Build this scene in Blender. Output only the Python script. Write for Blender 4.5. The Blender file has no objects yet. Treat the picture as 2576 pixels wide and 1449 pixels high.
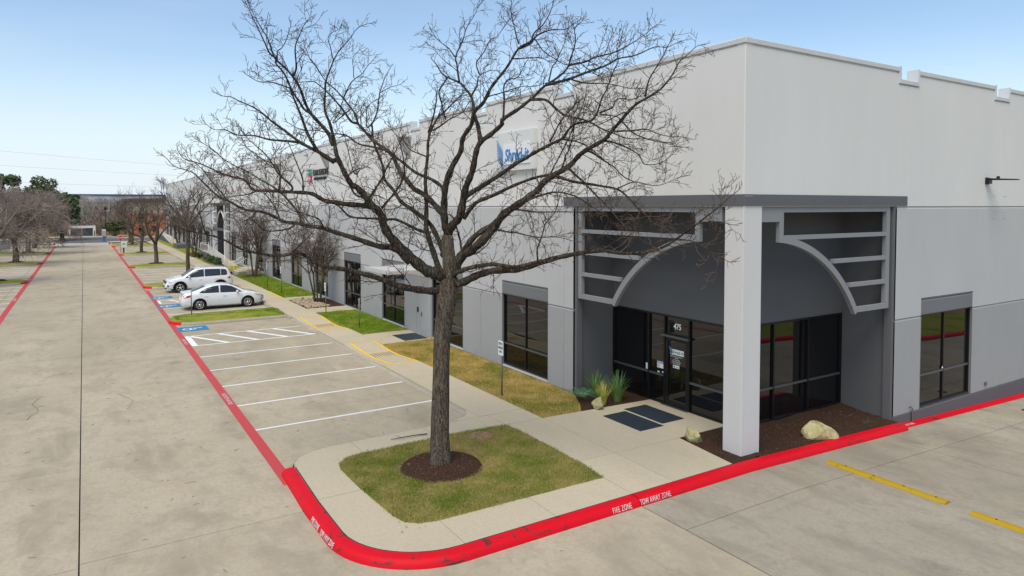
import bpy, bmesh, math, random, re
import numpy as np
from mathutils import Vector, Matrix, Euler
R = math.radians
scene = bpy.context.scene
COL = scene.collection
rnd = random.Random(7)

# ---------------------------------------------------------------- camera, sky, sun, exposure
cam_d = bpy.data.cameras.new("camera"); cam = bpy.data.objects.new("camera", cam_d); COL.objects.link(cam)
cam.location = (-13.08, -10.65, 6.1)
cam.rotation_euler = (R(88), 0, R(-32.1))
cam_d.sensor_width = 36; cam_d.lens = 23.995
cam_d.shift_y = -(724.5-(516+1717*math.tan(R(2))))/2576
cam_d.clip_start = 0.1; cam_d.clip_end = 5000
scene.camera = cam

world = bpy.data.worlds.new("World"); scene.world = world; world.use_nodes = True
wn = world.node_tree; wn.nodes.clear()
sky = wn.nodes.new('ShaderNodeTexSky'); sky.sky_type = 'NISHITA'; sky.sun_disc = False
SUN_EL, SUN_AZ = 60.0, -128.0          # azimuth measured from +Y towards +X
sky.sun_elevation = R(SUN_EL); sky.sun_rotation = R(SUN_AZ)
sky.altitude = 150; sky.air_density = 1.15; sky.dust_density = .6; sky.ozone_density = 2.2
bg = wn.nodes.new('ShaderNodeBackground'); bg.inputs[1].default_value = 0.086
# thin high cloud veil mixed into the sky
tc = wn.nodes.new('ShaderNodeTexCoord'); mp = wn.nodes.new('ShaderNodeMapping'); mp.inputs['Scale'].default_value = (1, 1, 5)
nz = wn.nodes.new('ShaderNodeTexNoise'); nz.inputs['Scale'].default_value = 1.6; nz.inputs['Detail'].default_value = 5
cr = wn.nodes.new('ShaderNodeMapRange'); cr.inputs[1].default_value = .42; cr.inputs[2].default_value = .75; cr.inputs[3].default_value = .0; cr.inputs[4].default_value = .26
mx = wn.nodes.new('ShaderNodeMix'); mx.data_type = 'RGBA'; mx.inputs[7].default_value = (4.7, 5.35, 6.0, 1)
out = wn.nodes.new('ShaderNodeOutputWorld')
L = wn.links.new
L(tc.outputs['Generated'], mp.inputs['Vector']); L(mp.outputs[0], nz.inputs['Vector']); L(nz.outputs[0], cr.inputs[0])

# pale haze towards the horizon, all the way round
sx = wn.nodes.new('ShaderNodeSeparateXYZ'); hz_ = wn.nodes.new('ShaderNodeMapRange'); hz_.interpolation_type = 'SMOOTHSTEP'
hz_.inputs[1].default_value = -.02; hz_.inputs[2].default_value = .245; hz_.inputs[3].default_value = .92; hz_.inputs[4].default_value = .0
mxm = wn.nodes.new('ShaderNodeMath'); mxm.operation = 'MAXIMUM'
L(tc.outputs['Generated'], sx.inputs[0]); L(sx.outputs[2], hz_.inputs[0]); L(hz_.outputs[0], mxm.inputs[0]); L(cr.outputs[0], mxm.inputs[1])
L(mxm.outputs[0], mx.inputs[0]); L(sky.outputs[0], mx.inputs[6]); L(mx.outputs[2], bg.inputs[0]); L(bg.outputs[0], out.inputs[0])

sd = bpy.data.lights.new("sun", 'SUN'); sd.energy = 1.75; sd.angle = R(42); sd.color = (1.0, .90, .74)
sun = bpy.data.objects.new("sun", sd); COL.objects.link(sun)
az, el = R(SUN_AZ), R(SUN_EL)
sdir = Vector((math.sin(az)*math.cos(el), math.cos(az)*math.cos(el), math.sin(el)))
sun.rotation_euler = sdir.to_track_quat('Z', 'Y').to_euler(); sun.location = (0, 0, 60)
vs = scene.view_settings; vs.view_transform = 'Standard'; vs.look = 'None'; vs.gamma = 1; vs.use_curve_mapping = False
vs.exposure = 0.98
scene.render.engine = 'CYCLES'; scene.cycles.max_bounces = 6

# ---------------------------------------------------------------- ground level
def gz(x, y):
    z = 0.0
    if y > 40: z -= .004*(y-40)
    if x > -.2 and y < 1.6: z -= .034*(x+.2)*min(1, max(0, 1-y/1.6))
    return z

# ---------------------------------------------------------------- materials
def nodes_mat(name):
    m = bpy.data.materials.new(name); m.use_nodes = True
    nt = m.node_tree; b = nt.nodes['Principled BSDF']; return m, nt, b
def ramp(nt, fac, stops):
    r = nt.nodes.new('ShaderNodeValToRGB'); e = r.color_ramp.elements
    while len(e) < len(stops): e.new(.5)
    for i, (p, c) in enumerate(stops):
        e[i].position = p; e[i].color = (*c, 1)
    nt.links.new(fac, r.inputs[0]); return r.outputs[0]
def noise(nt, scale, detail=4, rough=.55, stretch=None, src='Object', dist=0):
    t = nt.nodes.new('ShaderNodeTexCoord'); n = nt.nodes.new('ShaderNodeTexNoise')
    n.inputs['Scale'].default_value = scale; n.inputs['Detail'].default_value = detail; n.inputs['Roughness'].default_value = rough
    n.inputs['Distortion'].default_value = dist
    if src == 'Position':
        g = nt.nodes.new('ShaderNodeNewGeometry'); v = g.outputs['Position']
    else: v = t.outputs[src]
    if stretch:
        m = nt.nodes.new('ShaderNodeMapping'); m.inputs['Scale'].default_value = stretch; nt.links.new(v, m.inputs[0]); v = m.outputs[0]
    nt.links.new(v, n.inputs['Vector']); return n.outputs[0]
def mixc(nt, fac, a, b, mode='MIX'):
    m = nt.nodes.new('ShaderNodeMix'); m.data_type = 'RGBA'; m.blend_type = mode; m.clamp_factor = True
    for sock, v in ((m.inputs[0], fac), (m.inputs[6], a), (m.inputs[7], b)):
        if isinstance(v, (int, float)): sock.default_value = v
        elif isinstance(v, tuple): sock.default_value = (*v, 1)
        else: nt.links.new(v, sock)
    return m.outputs[2]
def mrange(nt, v, a, b, c, d):
    m = nt.nodes.new('ShaderNodeMapRange'); nt.links.new(v, m.inputs[0])
    for i, q in enumerate((a, b, c, d)): m.inputs[i+1].default_value = q
    return m.outputs[0]
def bump(nt, b, h, strength, dist=.01):
    k = nt.nodes.new('ShaderNodeBump'); k.inputs['Strength'].default_value = strength; k.inputs['Distance'].default_value = dist
    nt.links.new(h, k.inputs['Height']); nt.links.new(k.outputs[0], b.inputs['Normal'])
def plain(name, c, rough=.6, metal=0, spec=.5, var=.0, vs_=8):
    m, nt, b = nodes_mat(name)
    b.inputs['Roughness'].default_value = rough; b.inputs['Metallic'].default_value = metal; b.inputs['Specular IOR Level'].default_value = spec
    if var:
        n = noise(nt, vs_, 4, .6, src='Position')
        nt.links.new(ramp(nt, n, [(.3, tuple(q*(1-var) for q in c)), (.7, tuple(min(1, q*(1+var)) for q in c))]), b.inputs['Base Color'])
    else: b.inputs['Base Color'].default_value = (*c, 1)
    return m
def paint_wall(name, c):
    m, nt, b = nodes_mat(name)
    n1 = noise(nt, .35, 4, .6, (1, 1, .5), 'Position'); n2 = noise(nt, 3.2, 5, .65, (1, 1, .10), 'Position')
    a = ramp(nt, n1, [(.3, tuple(q*.96 for q in c)), (.7, tuple(q*1.03 for q in c))])
    col = mixc(nt, mrange(nt, n2, .45, .75, 0, .07), a, tuple(q*.75 for q in c))
    nt.links.new(col, b.inputs['Base Color']); b.inputs['Roughness'].default_value = .85; b.inputs['Specular IOR Level'].default_value = .25
    bump(nt, b, noise(nt, 60, 3, .6, src='Position'), .25, .004); return m
def concrete(name, c, stain=.5, warm=(.36, .30, .2), sc=1.0):
    m, nt, b = nodes_mat(name)
    P = 'Position'
    big = noise(nt, .16*sc, 5, .6, (1, .55, 1), P, .6); mid = noise(nt, .9*sc, 6, .65, (1, .5, 1), P, .4)
    fine = noise(nt, 14, 5, .7, None, P); blot = noise(nt, .55*sc, 3, .5, (1, 1, 1), P, 1.2)
    dark = tuple(q*.62 for q in c); lite = tuple(min(1, q*1.18) for q in c)
    a = ramp(nt, big, [(.3, tuple(q*(1-.34*stain) for q in c)), (.5, c), (.68, lite if stain > .3 else c)])
    a = mixc(nt, mrange(nt, mid, .48, .68, 0, stain), a, dark)
    mot = noise(nt, 3.2*sc, 6, .72, (1, .6, 1), P, .8); a = mixc(nt, mrange(nt, mot, .5, .72, 0, stain*.75), a, tuple(q*.66 for q in c))
    mo2 = noise(nt, 2.1*sc, 6, .7, (.8, 1, 1), P, .5); a = mixc(nt, mrange(nt, mo2, .56, .72, 0, stain*.6), a, lite)
    a = mixc(nt, mrange(nt, blot, .56, .72, 0, stain*.6), a, warm)
    hf = noise(nt, 7.5*sc, 6, .75, (1, .8, 1), P, 1.0); a = mixc(nt, mrange(nt, hf, .5, .68, 0, stain*.55), a, tuple(q*.68 for q in c)); a = mixc(nt, mrange(nt, hf, .30, .42, stain*.4, 0), a, lite)
    streak = noise(nt, .5*sc, 4, .6, (.12, 3.2, 1), P, .3)
    a = mixc(nt, mrange(nt, streak, .56, .74, 0, stain*.45), a, dark)
    a = mixc(nt, mrange(nt, fine, .3, .7, 0, .5), a, tuple(q*.68 for q in c))
    sp = noise(nt, 55, 2, .5, None, P); a = mixc(nt, mrange(nt, sp, .68, .74, 0, .45), a, tuple(q*.45 for q in c))
    if stain > .7:
        g = nt.nodes.new('ShaderNodeNewGeometry'); vo = nt.nodes.new('ShaderNodeTexVoronoi'); vo.inputs['Scale'].default_value = .42; nt.links.new(g.outputs['Position'], vo.inputs['Vector'])
        dn = nt.nodes.new('ShaderNodeMath'); dn.operation = 'ADD'; nt.links.new(vo.outputs['Distance'], dn.inputs[0]); nt.links.new(mrange(nt, mot, .3, .7, .12, -.10), dn.inputs[1])
        a = mixc(nt, mrange(nt, dn.outputs[0], .03, .20, .42, 0), a, tuple(q*.38 for q in c))
    oi = nt.nodes.new('ShaderNodeObjectInfo')
    a = mixc(nt, mrange(nt, oi.outputs['Random'], 0, 1, 0, .14), a, tuple(q*.6 for q in c))
    nt.links.new(a, b.inputs['Base Color']); b.inputs['Roughness'].default_value = .88; b.inputs['Specular IOR Level'].default_value = .3
    bump(nt, b, fine, .35, .006); return m
def grass_ground(name, g, t, amt, sc=1.0):
    m, nt, b = nodes_mat(name)
    n1 = noise(nt, .8*sc, 5, .65, None, 'Position'); n2 = noise(nt, 22, 4, .7, None, 'Position')
    a = mixc(nt, mrange(nt, n1, .5-amt*.35, .62-amt*.25, 0, 1), g, t)
    a = mixc(nt, mrange(nt, n2, .35, .65, 0, .6), a, tuple(q*.45 for q in g))
    nt.links.new(a, b.inputs['Base Color']); b.inputs['Roughness'].default_value = .95; b.inputs['Specular IOR Level'].default_value = .1
    bump(nt, b, n2, .8, .03); return m
def blade_mat(name, g, t, lo, hi):
    m, nt, b = nodes_mat(name)
    at = nt.nodes.new('ShaderNodeAttribute'); at.attribute_name = 'tint'
    n1 = noise(nt, .8, 5, .65, None, 'Position')
    ad = nt.nodes.new('ShaderNodeMath'); ad.operation = 'ADD'; nt.links.new(n1, ad.inputs[0]); nt.links.new(mrange(nt, at.outputs['Fac'], 0, 1, -.12, .12), ad.inputs[1])
    a = mixc(nt, mrange(nt, ad.outputs[0], lo, hi, 0, 1), g, t)
    a = mixc(nt, mrange(nt, at.outputs['Fac'], 0, 1, 0, .4), a, tuple(q*.5 for q in g))
    nt.links.new(a, b.inputs['Base Color']); b.inputs['Roughness'].default_value = .7; b.inputs['Specular IOR Level'].default_value = .2
    return m
def bark(name, c, c2, sc=1.0, bs=1.0):
    m, nt, b = nodes_mat(name)
    n1 = noise(nt, 15*sc, 5, .6, (1, 1, .19), 'Position', 1.6); n2 = noise(nt, 34*sc, 4, .65, (1, 1, .3), 'Position'); n3 = noise(nt, 1.5, 3, .5, None, 'Position')
    a = ramp(nt, n1, [(.40, tuple(q*.16 for q in c)), (.49, tuple(q*.7 for q in c)), (.56, c), (.68, c2)])
    a = mixc(nt, mrange(nt, n2, .42, .66, 0, .6), a, tuple(q*.4 for q in c))
    a = mixc(nt, mrange(nt, n3, .5, .75, 0, .35), a, (c2[0]*.8, c2[1]*.95, c2[2]*.8))
    li = noise(nt, 30, 2, .5, None, 'Position'); a = mixc(nt, mrange(nt, li, .66, .71, 0, .7), a, (.34, .35, .31))
    nt.links.new(a, b.inputs['Base Color']); b.inputs['Roughness'].default_value = .95; b.inputs['Specular IOR Level'].default_value = .12
    bump(nt, b, n1, 1.0*bs, .06); return m

M = {}
M['conc'] = concrete('driveway_concrete', (.43, .372, .270), .80)
M['conc2'] = concrete('side_drive_concrete', (.350, .314, .243), .95)
M['walk'] = concrete('walk_concrete', (.51, .445, .322), .18, (.42, .35, .24))
M['kerb'] = concrete('kerb_concrete', (.38, .34, .27), .6, sc=3)
M['joint'] = plain('joint_filler', (.035, .032, .028), .95)
M['asph'] = concrete('asphalt', (.13, .13, .135), .3, (.1, .1, .1))
M['apron'] = concrete('pale_apron_concrete', (.46, .44, .39), .4)
def painted(name, c, wear, under, dirt=0, dsc=2.0, rough=.55, thr=.60):
    m, nt, b = nodes_mat(name)
    n = noise(nt, 26, 5, .75, None, 'Position'); n2 = noise(nt, 3.2, 5, .7, None, 'Position')
    ad = nt.nodes.new('ShaderNodeMath'); ad.operation = 'ADD'; nt.links.new(n, ad.inputs[0]); nt.links.new(mrange(nt, n2, .3, .7, -.1, .1), ad.inputs[1])
    a = mixc(nt, mrange(nt, ad.outputs[0], .74-wear, .80-wear, 0, .8), c, under)
    a = mixc(nt, mrange(nt, n2, .3, .7, 0, .25), a, tuple(q*.7 for q in c))
    if dirt:
        d = noise(nt, dsc, 6, .75, (1, 1, 5), 'Position', .5); a = mixc(nt, mrange(nt, d, thr, thr+.05, 0, dirt), a, (.04, .03, .03))
    nt.links.new(a, b.inputs['Base Color']); b.inputs['Roughness'].default_value = rough; b.inputs['Specular IOR Level'].default_value = .2; return m
M['red'] = painted('red_kerb_paint', (.60, .002, .012), .0, (.4, .02, .02), .9, 1.7, .6)
M['redscuff'] = painted('scuffed_red_kerb_paint', (.60, .002, .012), .0, (.4, .02, .02), .9, 2.6, .6, .545)
M['redline'] = painted('worn_red_line_paint', (.50, .06, .06), .10, (.40, .22, .19))
M['white'] = painted('white_line_paint', (.76, .78, .78), .06, (.5, .48, .42))
M['yellow'] = painted('yellow_line_paint', (.82, .52, .015), .05, (.5, .42, .25))
M['bumpy'] = painted('yellow_bump_paint', (.40, .26, .012), .12, (.33, .25, .05), .5, 3)
M['blue'] = painted('blue_sign_paint', (.035, .19, .36), .05, (.2, .3, .36))
M['lettering'] = painted('white_lettering', (.66, .60, .60), .17, (.6, .08, .08))
M['w_top'] = paint_wall('pale_grey_paint', (.635, .63, .605))
M['w_mid'] = paint_wall('light_grey_paint', (.455, .457, .45))
M['w_low'] = paint_wall('mid_grey_paint', (.33, .332, .328))
M['w_head'] = paint_wall('header_grey_paint', (.165, .17, .175))
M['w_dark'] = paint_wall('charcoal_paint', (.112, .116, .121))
M['w_base'] = paint_wall('plinth_grey_paint', (.115, .118, .125))
M['w_grille'] = paint_wall('grille_grey_paint', (.235, .245, .252))
M['w_col'] = paint_wall('column_paint', (.585, .58, .565))
M['coping'] = plain('metal_coping', (.60, .61, .61), .5, .1, .4, .04, 2)
M['roof'] = plain('roof_membrane', (.6, .6, .58), .9, 0, .2, .08, .5)
M['frame'] = plain('dark_bronze_frame', (.018, .018, .019), .35, .5)
M['rail_al'] = plain('aluminium_rail', (.13, .135, .135), .35, .6)
m, nt, b = nodes_mat('tinted_glass'); b.inputs['Base Color'].default_value = (.0045, .0045, .0055, 1); b.inputs['Roughness'].default_value = .015; b.inputs['IOR'].default_value = 1.62
bump(nt, b, noise(nt, .9, 1, .4, None, 'Position'), .10, .02); M['glass'] = m
M['rubber'] = plain('black_rubber_mat', (.020, .030, .042), .6, 0, .4, .3, 6)
M['doorpaint'] = plain('grey_door_paint', (.34, .35, .355), .5, 0, .5, .03, 3)
M['whitemetal'] = plain('white_metal', (.72, .73, .73), .4, .1)
M['galv'] = plain('galvanised_steel', (.20, .21, .215), .45, .6, .5, .2, 20)
M['signwhite'] = plain('white_sign_face', (.72, .74, .74), .4)
M['signboard'] = plain('sign_board_white', (.62, .63, .61), .5, 0, .4, .02)
M['ink_green'] = plain('dark_green_ink', (.02, .09, .06), .5)
M['ink_blue'] = plain('sign_blue', (.0, .19, .55), .4)
M['ink_teal'] = plain('sticker_teal', (.01, .17, .24), .4)
M['ink_black'] = plain('black_ink', (.012, .012, .012), .5)
M['ink_red'] = plain('sticker_red', (.55, .03, .03), .5)
M['ink_white'] = plain('white_vinyl', (.8, .8, .8), .5)
M['blackmetal'] = plain('black_metal', (.010, .010, .018), .4, .3)
M['mulch'] = None
m, nt, b = nodes_mat('mulch'); n = noise(nt, 30, 6, .8, None, 'Position'); n2 = noise(nt, 120, 3, .7, (1, .3, 1), 'Position')
a = ramp(nt, n, [(.35, (.022, .012, .008)), (.52, (.075, .042, .028)), (.72, (.17, .105, .068))]); a = mixc(nt, mrange(nt, n2, .66, .72, 0, .5), a, (.22, .15, .09))
nt.links.new(a, b.inputs['Base Color']); b.inputs['Roughness'].default_value = 1; b.inputs['Specular IOR Level'].default_value = .1; bump(nt, b, n, 1, .06); M['mulch'] = m
M['lawnA'] = grass_ground('lawn_near', (.15, .165, .035), (.33, .255, .11), .6)
M['lawnT'] = grass_ground('lawn_tan', (.19, .17, .04), (.44, .32, .13), 1.0)
M['lawnG'] = grass_ground('lawn_green', (.15, .235, .014), (.32, .30, .06), .40, .6)
M['dry'] = grass_ground('dry_field', (.22, .19, .08), (.36, .28, .14), .8, .3)
M['bladeA'] = blade_mat('grass_blades_mixed', (.165, .235, .022), (.50, .39, .14), .45, .57)
M['bladeT'] = blade_mat('grass_blades_tan', (.21, .25, .03), (.64, .44, .15), .40, .53)
M['bladeG'] = blade_mat('grass_blades_green', (.15, .28, .012), (.40, .38, .07), .50, .68)
M['trunkbark'] = bark('trunk_bark', (.165, .132, .10), (.235, .205, .165), 1.9)
M['limbbark'] = bark('limb_bark', (.080, .062, .048), (.17, .145, .12), 1.5)
M['twigbark'] = plain('twig_bark', (.092, .068, .054), .9, 0, .1, .5, 2)
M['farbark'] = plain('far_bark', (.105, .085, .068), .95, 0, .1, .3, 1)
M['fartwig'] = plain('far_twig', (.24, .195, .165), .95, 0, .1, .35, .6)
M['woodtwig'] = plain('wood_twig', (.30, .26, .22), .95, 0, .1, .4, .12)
M['evergreen'] = plain('evergreen_leaf', (.095, .13, .055), .7, 0, .2, .5, 1.2)
M['redleaf'] = plain('reddish_dry_leaf', (.12, .075, .05), .8, 0, .2, .5, 1.5)
M['leafgreen'] = plain('shrub_leaf', (.055, .10, .03), .6, 0, .3, .5, 3)
M['stone'] = None
m, nt, b = nodes_mat('limestone'); n = noise(nt, 5, 6, .7, None, 'Position'); n2 = noise(nt, 20, 4, .7, None, 'Position')
a = ramp(nt, n, [(.3, (.20, .17, .06)), (.5, (.40, .35, .17)), (.72, (.58, .53, .34))]); a = mixc(nt, mrange(nt, n2, .5, .7, 0, .4), a, (.2, .2, .11))
nt.links.new(a, b.inputs['Base Color']); b.inputs['Roughness'].default_value = .9; bump(nt, b, n, .7, .04); M['stone'] = m
M['pebble'] = plain('river_pebble', (.36, .29, .2), .8, 0, .3, .4, 4)
M['brick'] = None
m, nt, b = nodes_mat('orange_brick'); bt = nt.nodes.new('ShaderNodeTexBrick'); t = nt.nodes.new('ShaderNodeTexCoord'); mp_ = nt.nodes.new('ShaderNodeMapping')
mp_.inputs['Rotation'].default_value = (R(90), 0, 0); nt.links.new(t.outputs['Object'], mp_.inputs[0]); nt.links.new(mp_.outputs[0], bt.inputs[0])
bt.inputs['Color1'].default_value = (.52, .15, .06, 1); bt.inputs['Color2'].default_value = (.45, .12, .05, 1); bt.inputs['Mortar'].default_value = (.34, .2, .13, 1); bt.inputs['Scale'].default_value = 3
nt.links.new(bt.outputs[0], b.inputs['Base Color']); b.inputs['Roughness'].default_value = .9; M['brick'] = m
M['beige'] = plain('beige_render', (.45, .37, .29), .9, 0, .2, .08, .4)
M['brownroof'] = plain('brown_fascia', (.10, .07, .055), .8)
M['navy'] = plain('navy_coping', (.02, .05, .16), .6)
M['palewall'] = plain('pale_metal_wall', (.50, .55, .58), .7, 0, .3, .05, .05)
M['cream'] = plain('cream_masonry', (.72, .70, .62), .9, 0, .2, .05, 1)
M['gatedark'] = plain('dark_gate', (.035, .05, .06), .6)
M['steel'] = plain('sign_post_brown', (.12, .07, .045), .7)
M['car'] = None
m, nt, b = nodes_mat('white_car_paint'); b.inputs['Base Color'].default_value = (.66, .68, .69, 1); b.inputs['Roughness'].default_value = .3; b.inputs['Coat Weight'].default_value = .8; b.inputs['Coat Roughness'].default_value = .04; M['car'] = m
M['carglass'] = plain('car_glass', (.012, .016, .018), .03, 0, .9)
M['tyre'] = plain('tyre_rubber', (.012, .012, .013), .8, 0, .3)
M['arch'] = plain('wheel_arch_liner', (.006, .006, .006), .9)
M['alloy'] = plain('alloy_rim', (.62, .62, .63), .25, .8)
M['redlamp'] = plain('red_tail_lamp', (.45, .005, .01), .12, 0, .8)
M['clearlamp'] = plain('clear_lamp', (.45, .47, .48), .1, .2, .9)
M['amber'] = plain('amber_lamp', (.7, .25, .01), .2)
M['chrome'] = plain('chrome', (.6, .6, .6), .1, 1)
M['blacktrim'] = plain('black_trim', (.012, .012, .014), .45)
M['teal'] = plain('logo_teal', (.10, .32, .28), .5); M['green'] = plain('logo_green', (.05, .33, .17), .5)
M['orange'] = plain('logo_orange', (.75, .16, .05), .5); M['pink'] = plain('logo_pink', (.55, .07, .28), .5)
M['signgrey'] = plain('faded_sign_grey', (.38, .39, .4), .6)
M['stopred'] = plain('stop_red', (.5, .01, .02), .5)
M['wire'] = plain('power_cable', (.30, .32, .34), .7)
M['polewood'] = plain('pole_wood', (.25, .23, .2), .9)
M['drydirt'] = plain('bare_dirt', (.24, .15, .09), 1, 0, .1, .3, 9)

# ---------------------------------------------------------------- mesh helpers
class MB:
    def __init__(s): s.v = []; s.f = []; s.mi = []; s.m = 0
    def add(s, vs, fs):
        o = len(s.v); s.v += [tuple(map(float, p)) for p in vs]; s.f += [tuple(i+o for i in f) for f in fs]; s.mi += [s.m]*len(fs); return s
    def box(s, x0, x1, y0, y1, z0, z1):
        x0, x1 = min(x0, x1), max(x0, x1); y0, y1 = min(y0, y1), max(y0, y1); z0, z1 = min(z0, z1), max(z0, z1)
        return s.add([(x0, y0, z0), (x1, y0, z0), (x1, y1, z0), (x0, y1, z0), (x0, y0, z1), (x1, y0, z1), (x1, y1, z1), (x0, y1, z1)],
                     [(0, 3, 2, 1), (4, 5, 6, 7), (0, 1, 5, 4), (1, 2, 6, 5), (2, 3, 7, 6), (3, 0, 4, 7)])
    def prism(s, poly, z0, z1, fn=None):
        """poly: CCW list of (x,y); z0/z1 floats; fn maps (x,y,z)->world"""
        n = len(poly); vs = [(x, y, z0) for x, y in poly]+[(x, y, z1) for x, y in poly]
        if fn: vs = [fn(*p) for p in vs]
        fs = [tuple(range(n-1, -1, -1)), tuple(range(n, 2*n))]+[(i, (i+1) % n, n+(i+1) % n, n+i) for i in range(n)]
        return s.add(vs, fs)
    def tube(s, pts, rad, n=6, cap=True):
        P = np.array(pts, float); k = len(P); rad = np.full(k, rad) if np.isscalar(rad) else np.array(rad)
        T = np.empty_like(P); T[1:-1] = P[2:]-P[:-2]; T[0] = P[1]-P[0]; T[-1] = P[-1]-P[-2]
        T /= (np.linalg.norm(T, axis=1, keepdims=True)+1e-9)
        a = np.array([.31, .17, .93]) if abs(T[0][2]) < .9 else np.array([1, .1, 0]); u = a-T*(T@a)[:, None]
        u /= (np.linalg.norm(u, axis=1, keepdims=True)+1e-9); w = np.cross(T, u)
        th = np.arange(n)*2*math.pi/n
        ring = P[:, None]+rad[:, None, None]*(u[:, None]*np.cos(th)[None, :, None]+w[:, None]*np.sin(th)[None, :, None])
        o = len(s.v); s.v += [tuple(p) for p in ring.reshape(-1, 3).tolist()]
        fs = [(o+i*n+j, o+i*n+(j+1) % n, o+(i+1)*n+(j+1) % n, o+(i+1)*n+j) for i in range(k-1) for j in range(n)]
        if cap: fs += [tuple(o+j for j in range(n-1, -1, -1)), tuple(o+(k-1)*n+j for j in range(n))]
        s.f += fs; s.mi += [s.m]*len(fs); return s
    def cyl(s, p0, p1, r0, r1=None, n=16):
        return s.tube([p0, p1], [r0, r0 if r1 is None else r1], n)
    def build(s, name, mat, parent=None, smooth=False, loc=None):
        me = bpy.data.meshes.new(name); me.from_pydata(s.v, [], s.f)
        mats = mat if isinstance(mat, (list, tuple)) else [mat]
        for q in mats: me.materials.append(q)
        if len(mats) > 1: me.polygons.foreach_set('material_index', s.mi)
        if smooth: me.polygons.foreach_set('use_smooth', [True]*len(me.polygons))
        me.update()
        o = bpy.data.objects.new(name, me); COL.objects.link(o)
        if loc is not None: o.location = loc
        if parent is not None: o.parent = parent
        return o
def empty(name, loc=(0, 0, 0), rz=0):
    o = bpy.data.objects.new(name, None); COL.objects.link(o); o.location = loc; o.rotation_euler = (0, 0, rz); o.empty_display_size = .2; return o
def tag(o, label, cat=None, group=None):
    o['label'] = label
    if cat: o['category'] = cat
    if group: o['group'] = group
    return o
def struct(o, label=None):
    o['kind'] = 'structure'
    if label: o['label'] = label
    return o
def copy_tree(o, parent=None, loc=None, rz=None, sc=None):
    c = o.copy(); COL.objects.link(c); c.parent = parent
    if loc is not None: c.location = loc
    if rz is not None: c.rotation_euler = (0, 0, rz)
    if sc is not None: c.scale = (sc, sc, sc) if isinstance(sc, (int, float)) else sc
    for ch in list(o.children): copy_tree(ch, c)
    return c
def smooth_angle(o, deg=35):
    me = o.data; me.polygons.foreach_set('use_smooth', [True]*len(me.polygons)); me.set_sharp_from_angle(angle=R(deg)); me.update()
def bevel(o, w, seg=2):
    md = o.modifiers.new('bevel', 'BEVEL'); md.width = w; md.segments = seg; md.limit_method = 'ANGLE'; md.angle_limit = R(40); return o
def text_mesh(name, txt, size, mat, mtx, parent=None, bold=0.0, shear=0, ext=.002, align='CENTER', xs=1.0, spacing=1.0):
    cu = bpy.data.curves.new(name, 'FONT'); cu.body = txt; cu.size = size; cu.align_x = align; cu.align_y = 'CENTER'; cu.offset = bold*size; cu.shear = shear; cu.extrude = ext
    cu.space_character = spacing; cu.resolution_u = 3
    o = bpy.data.objects.new(name, cu); COL.objects.link(o); bpy.context.view_layer.update()
    me = bpy.data.meshes.new_from_object(o.evaluated_get(bpy.context.evaluated_depsgraph_get())); bpy.data.objects.remove(o)
    me.name = name; me.transform(mtx @ Matrix.Diagonal((xs, 1, 1, 1))); me.materials.clear(); me.materials.append(mat)
    ob = bpy.data.objects.new(name, me); COL.objects.link(ob)
    if parent is not None: ob.parent = parent
    return ob
def frame_mtx(pos, X, Y):
    X = Vector(X).normalized(); Y = Vector(Y).normalized(); Z = X.cross(Y)
    m = Matrix((X, Y, Z)).transposed().to_4x4(); m.translation = Vector(pos); return m
def cuts(a, b, ks, step=None):
    s = {a, b} | {k for k in ks if a < k < b}
    if step:
        n = max(1, int(math.ceil((b-a)/step)))
        s |= {a+(b-a)*i/n for i in range(n+1)}
    s = sorted(s); return [s[0]]+[q for p, q in zip(s, s[1:]) if q-p > 1e-6]
def sheet(mb, x0, x1, y0, y1, zoff, thick=0, zf=None, sx=None, sy=None):
    """flat sheet draped over the ground, cut at its kinks"""
    zf = zf or (lambda x, y: gz(x, y)+zoff)
    xs = cuts(x0, x1, (-.2,), sx); ys = cuts(y0, y1, (0, 1.6, 40), sy)
    nx, ny = len(xs), len(ys)
    vs = [(x, y, zf(x, y)) for y in ys for x in xs]
    fs = [(j*nx+i, j*nx+i+1, (j+1)*nx+i+1, (j+1)*nx+i) for j in range(ny-1) for i in range(nx-1)]
    if thick:
        n = len(vs); vs += [(x, y, z-thick) for x, y, z in vs]
        bl = [i for i in range(nx)]+[(j*nx+nx-1) for j in range(1, ny)]+[((ny-1)*nx+i) for i in range(nx-2, -1, -1)]+[(j*nx) for j in range(ny-2, 0, -1)]
        m_ = len(bl)
        fs += [(bl[(i+1) % m_], bl[i], bl[i]+n, bl[(i+1) % m_]+n) for i in range(m_)]
    mb.add(vs, fs)
def poly_slab(mb, poly, z, thick, zf=None):
    n = len(poly); zf = zf or (lambda x, y: gz(x, y)+z)
    vs = [(x, y, zf(x, y)) for x, y in poly]+[(x, y, zf(x, y)-thick) for x, y in poly]
    mb.add(vs, [tuple(range(n))]+[((i+1) % n, i, n+i, n+(i+1) % n) for i in range(n)])
def arc(cx, cy, r, a0, a1, n):
    return [(cx+r*math.cos(R(a0+(a1-a0)*i/n)), cy+r*math.sin(R(a0+(a1-a0)*i/n))) for i in range(n+1)]
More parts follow.
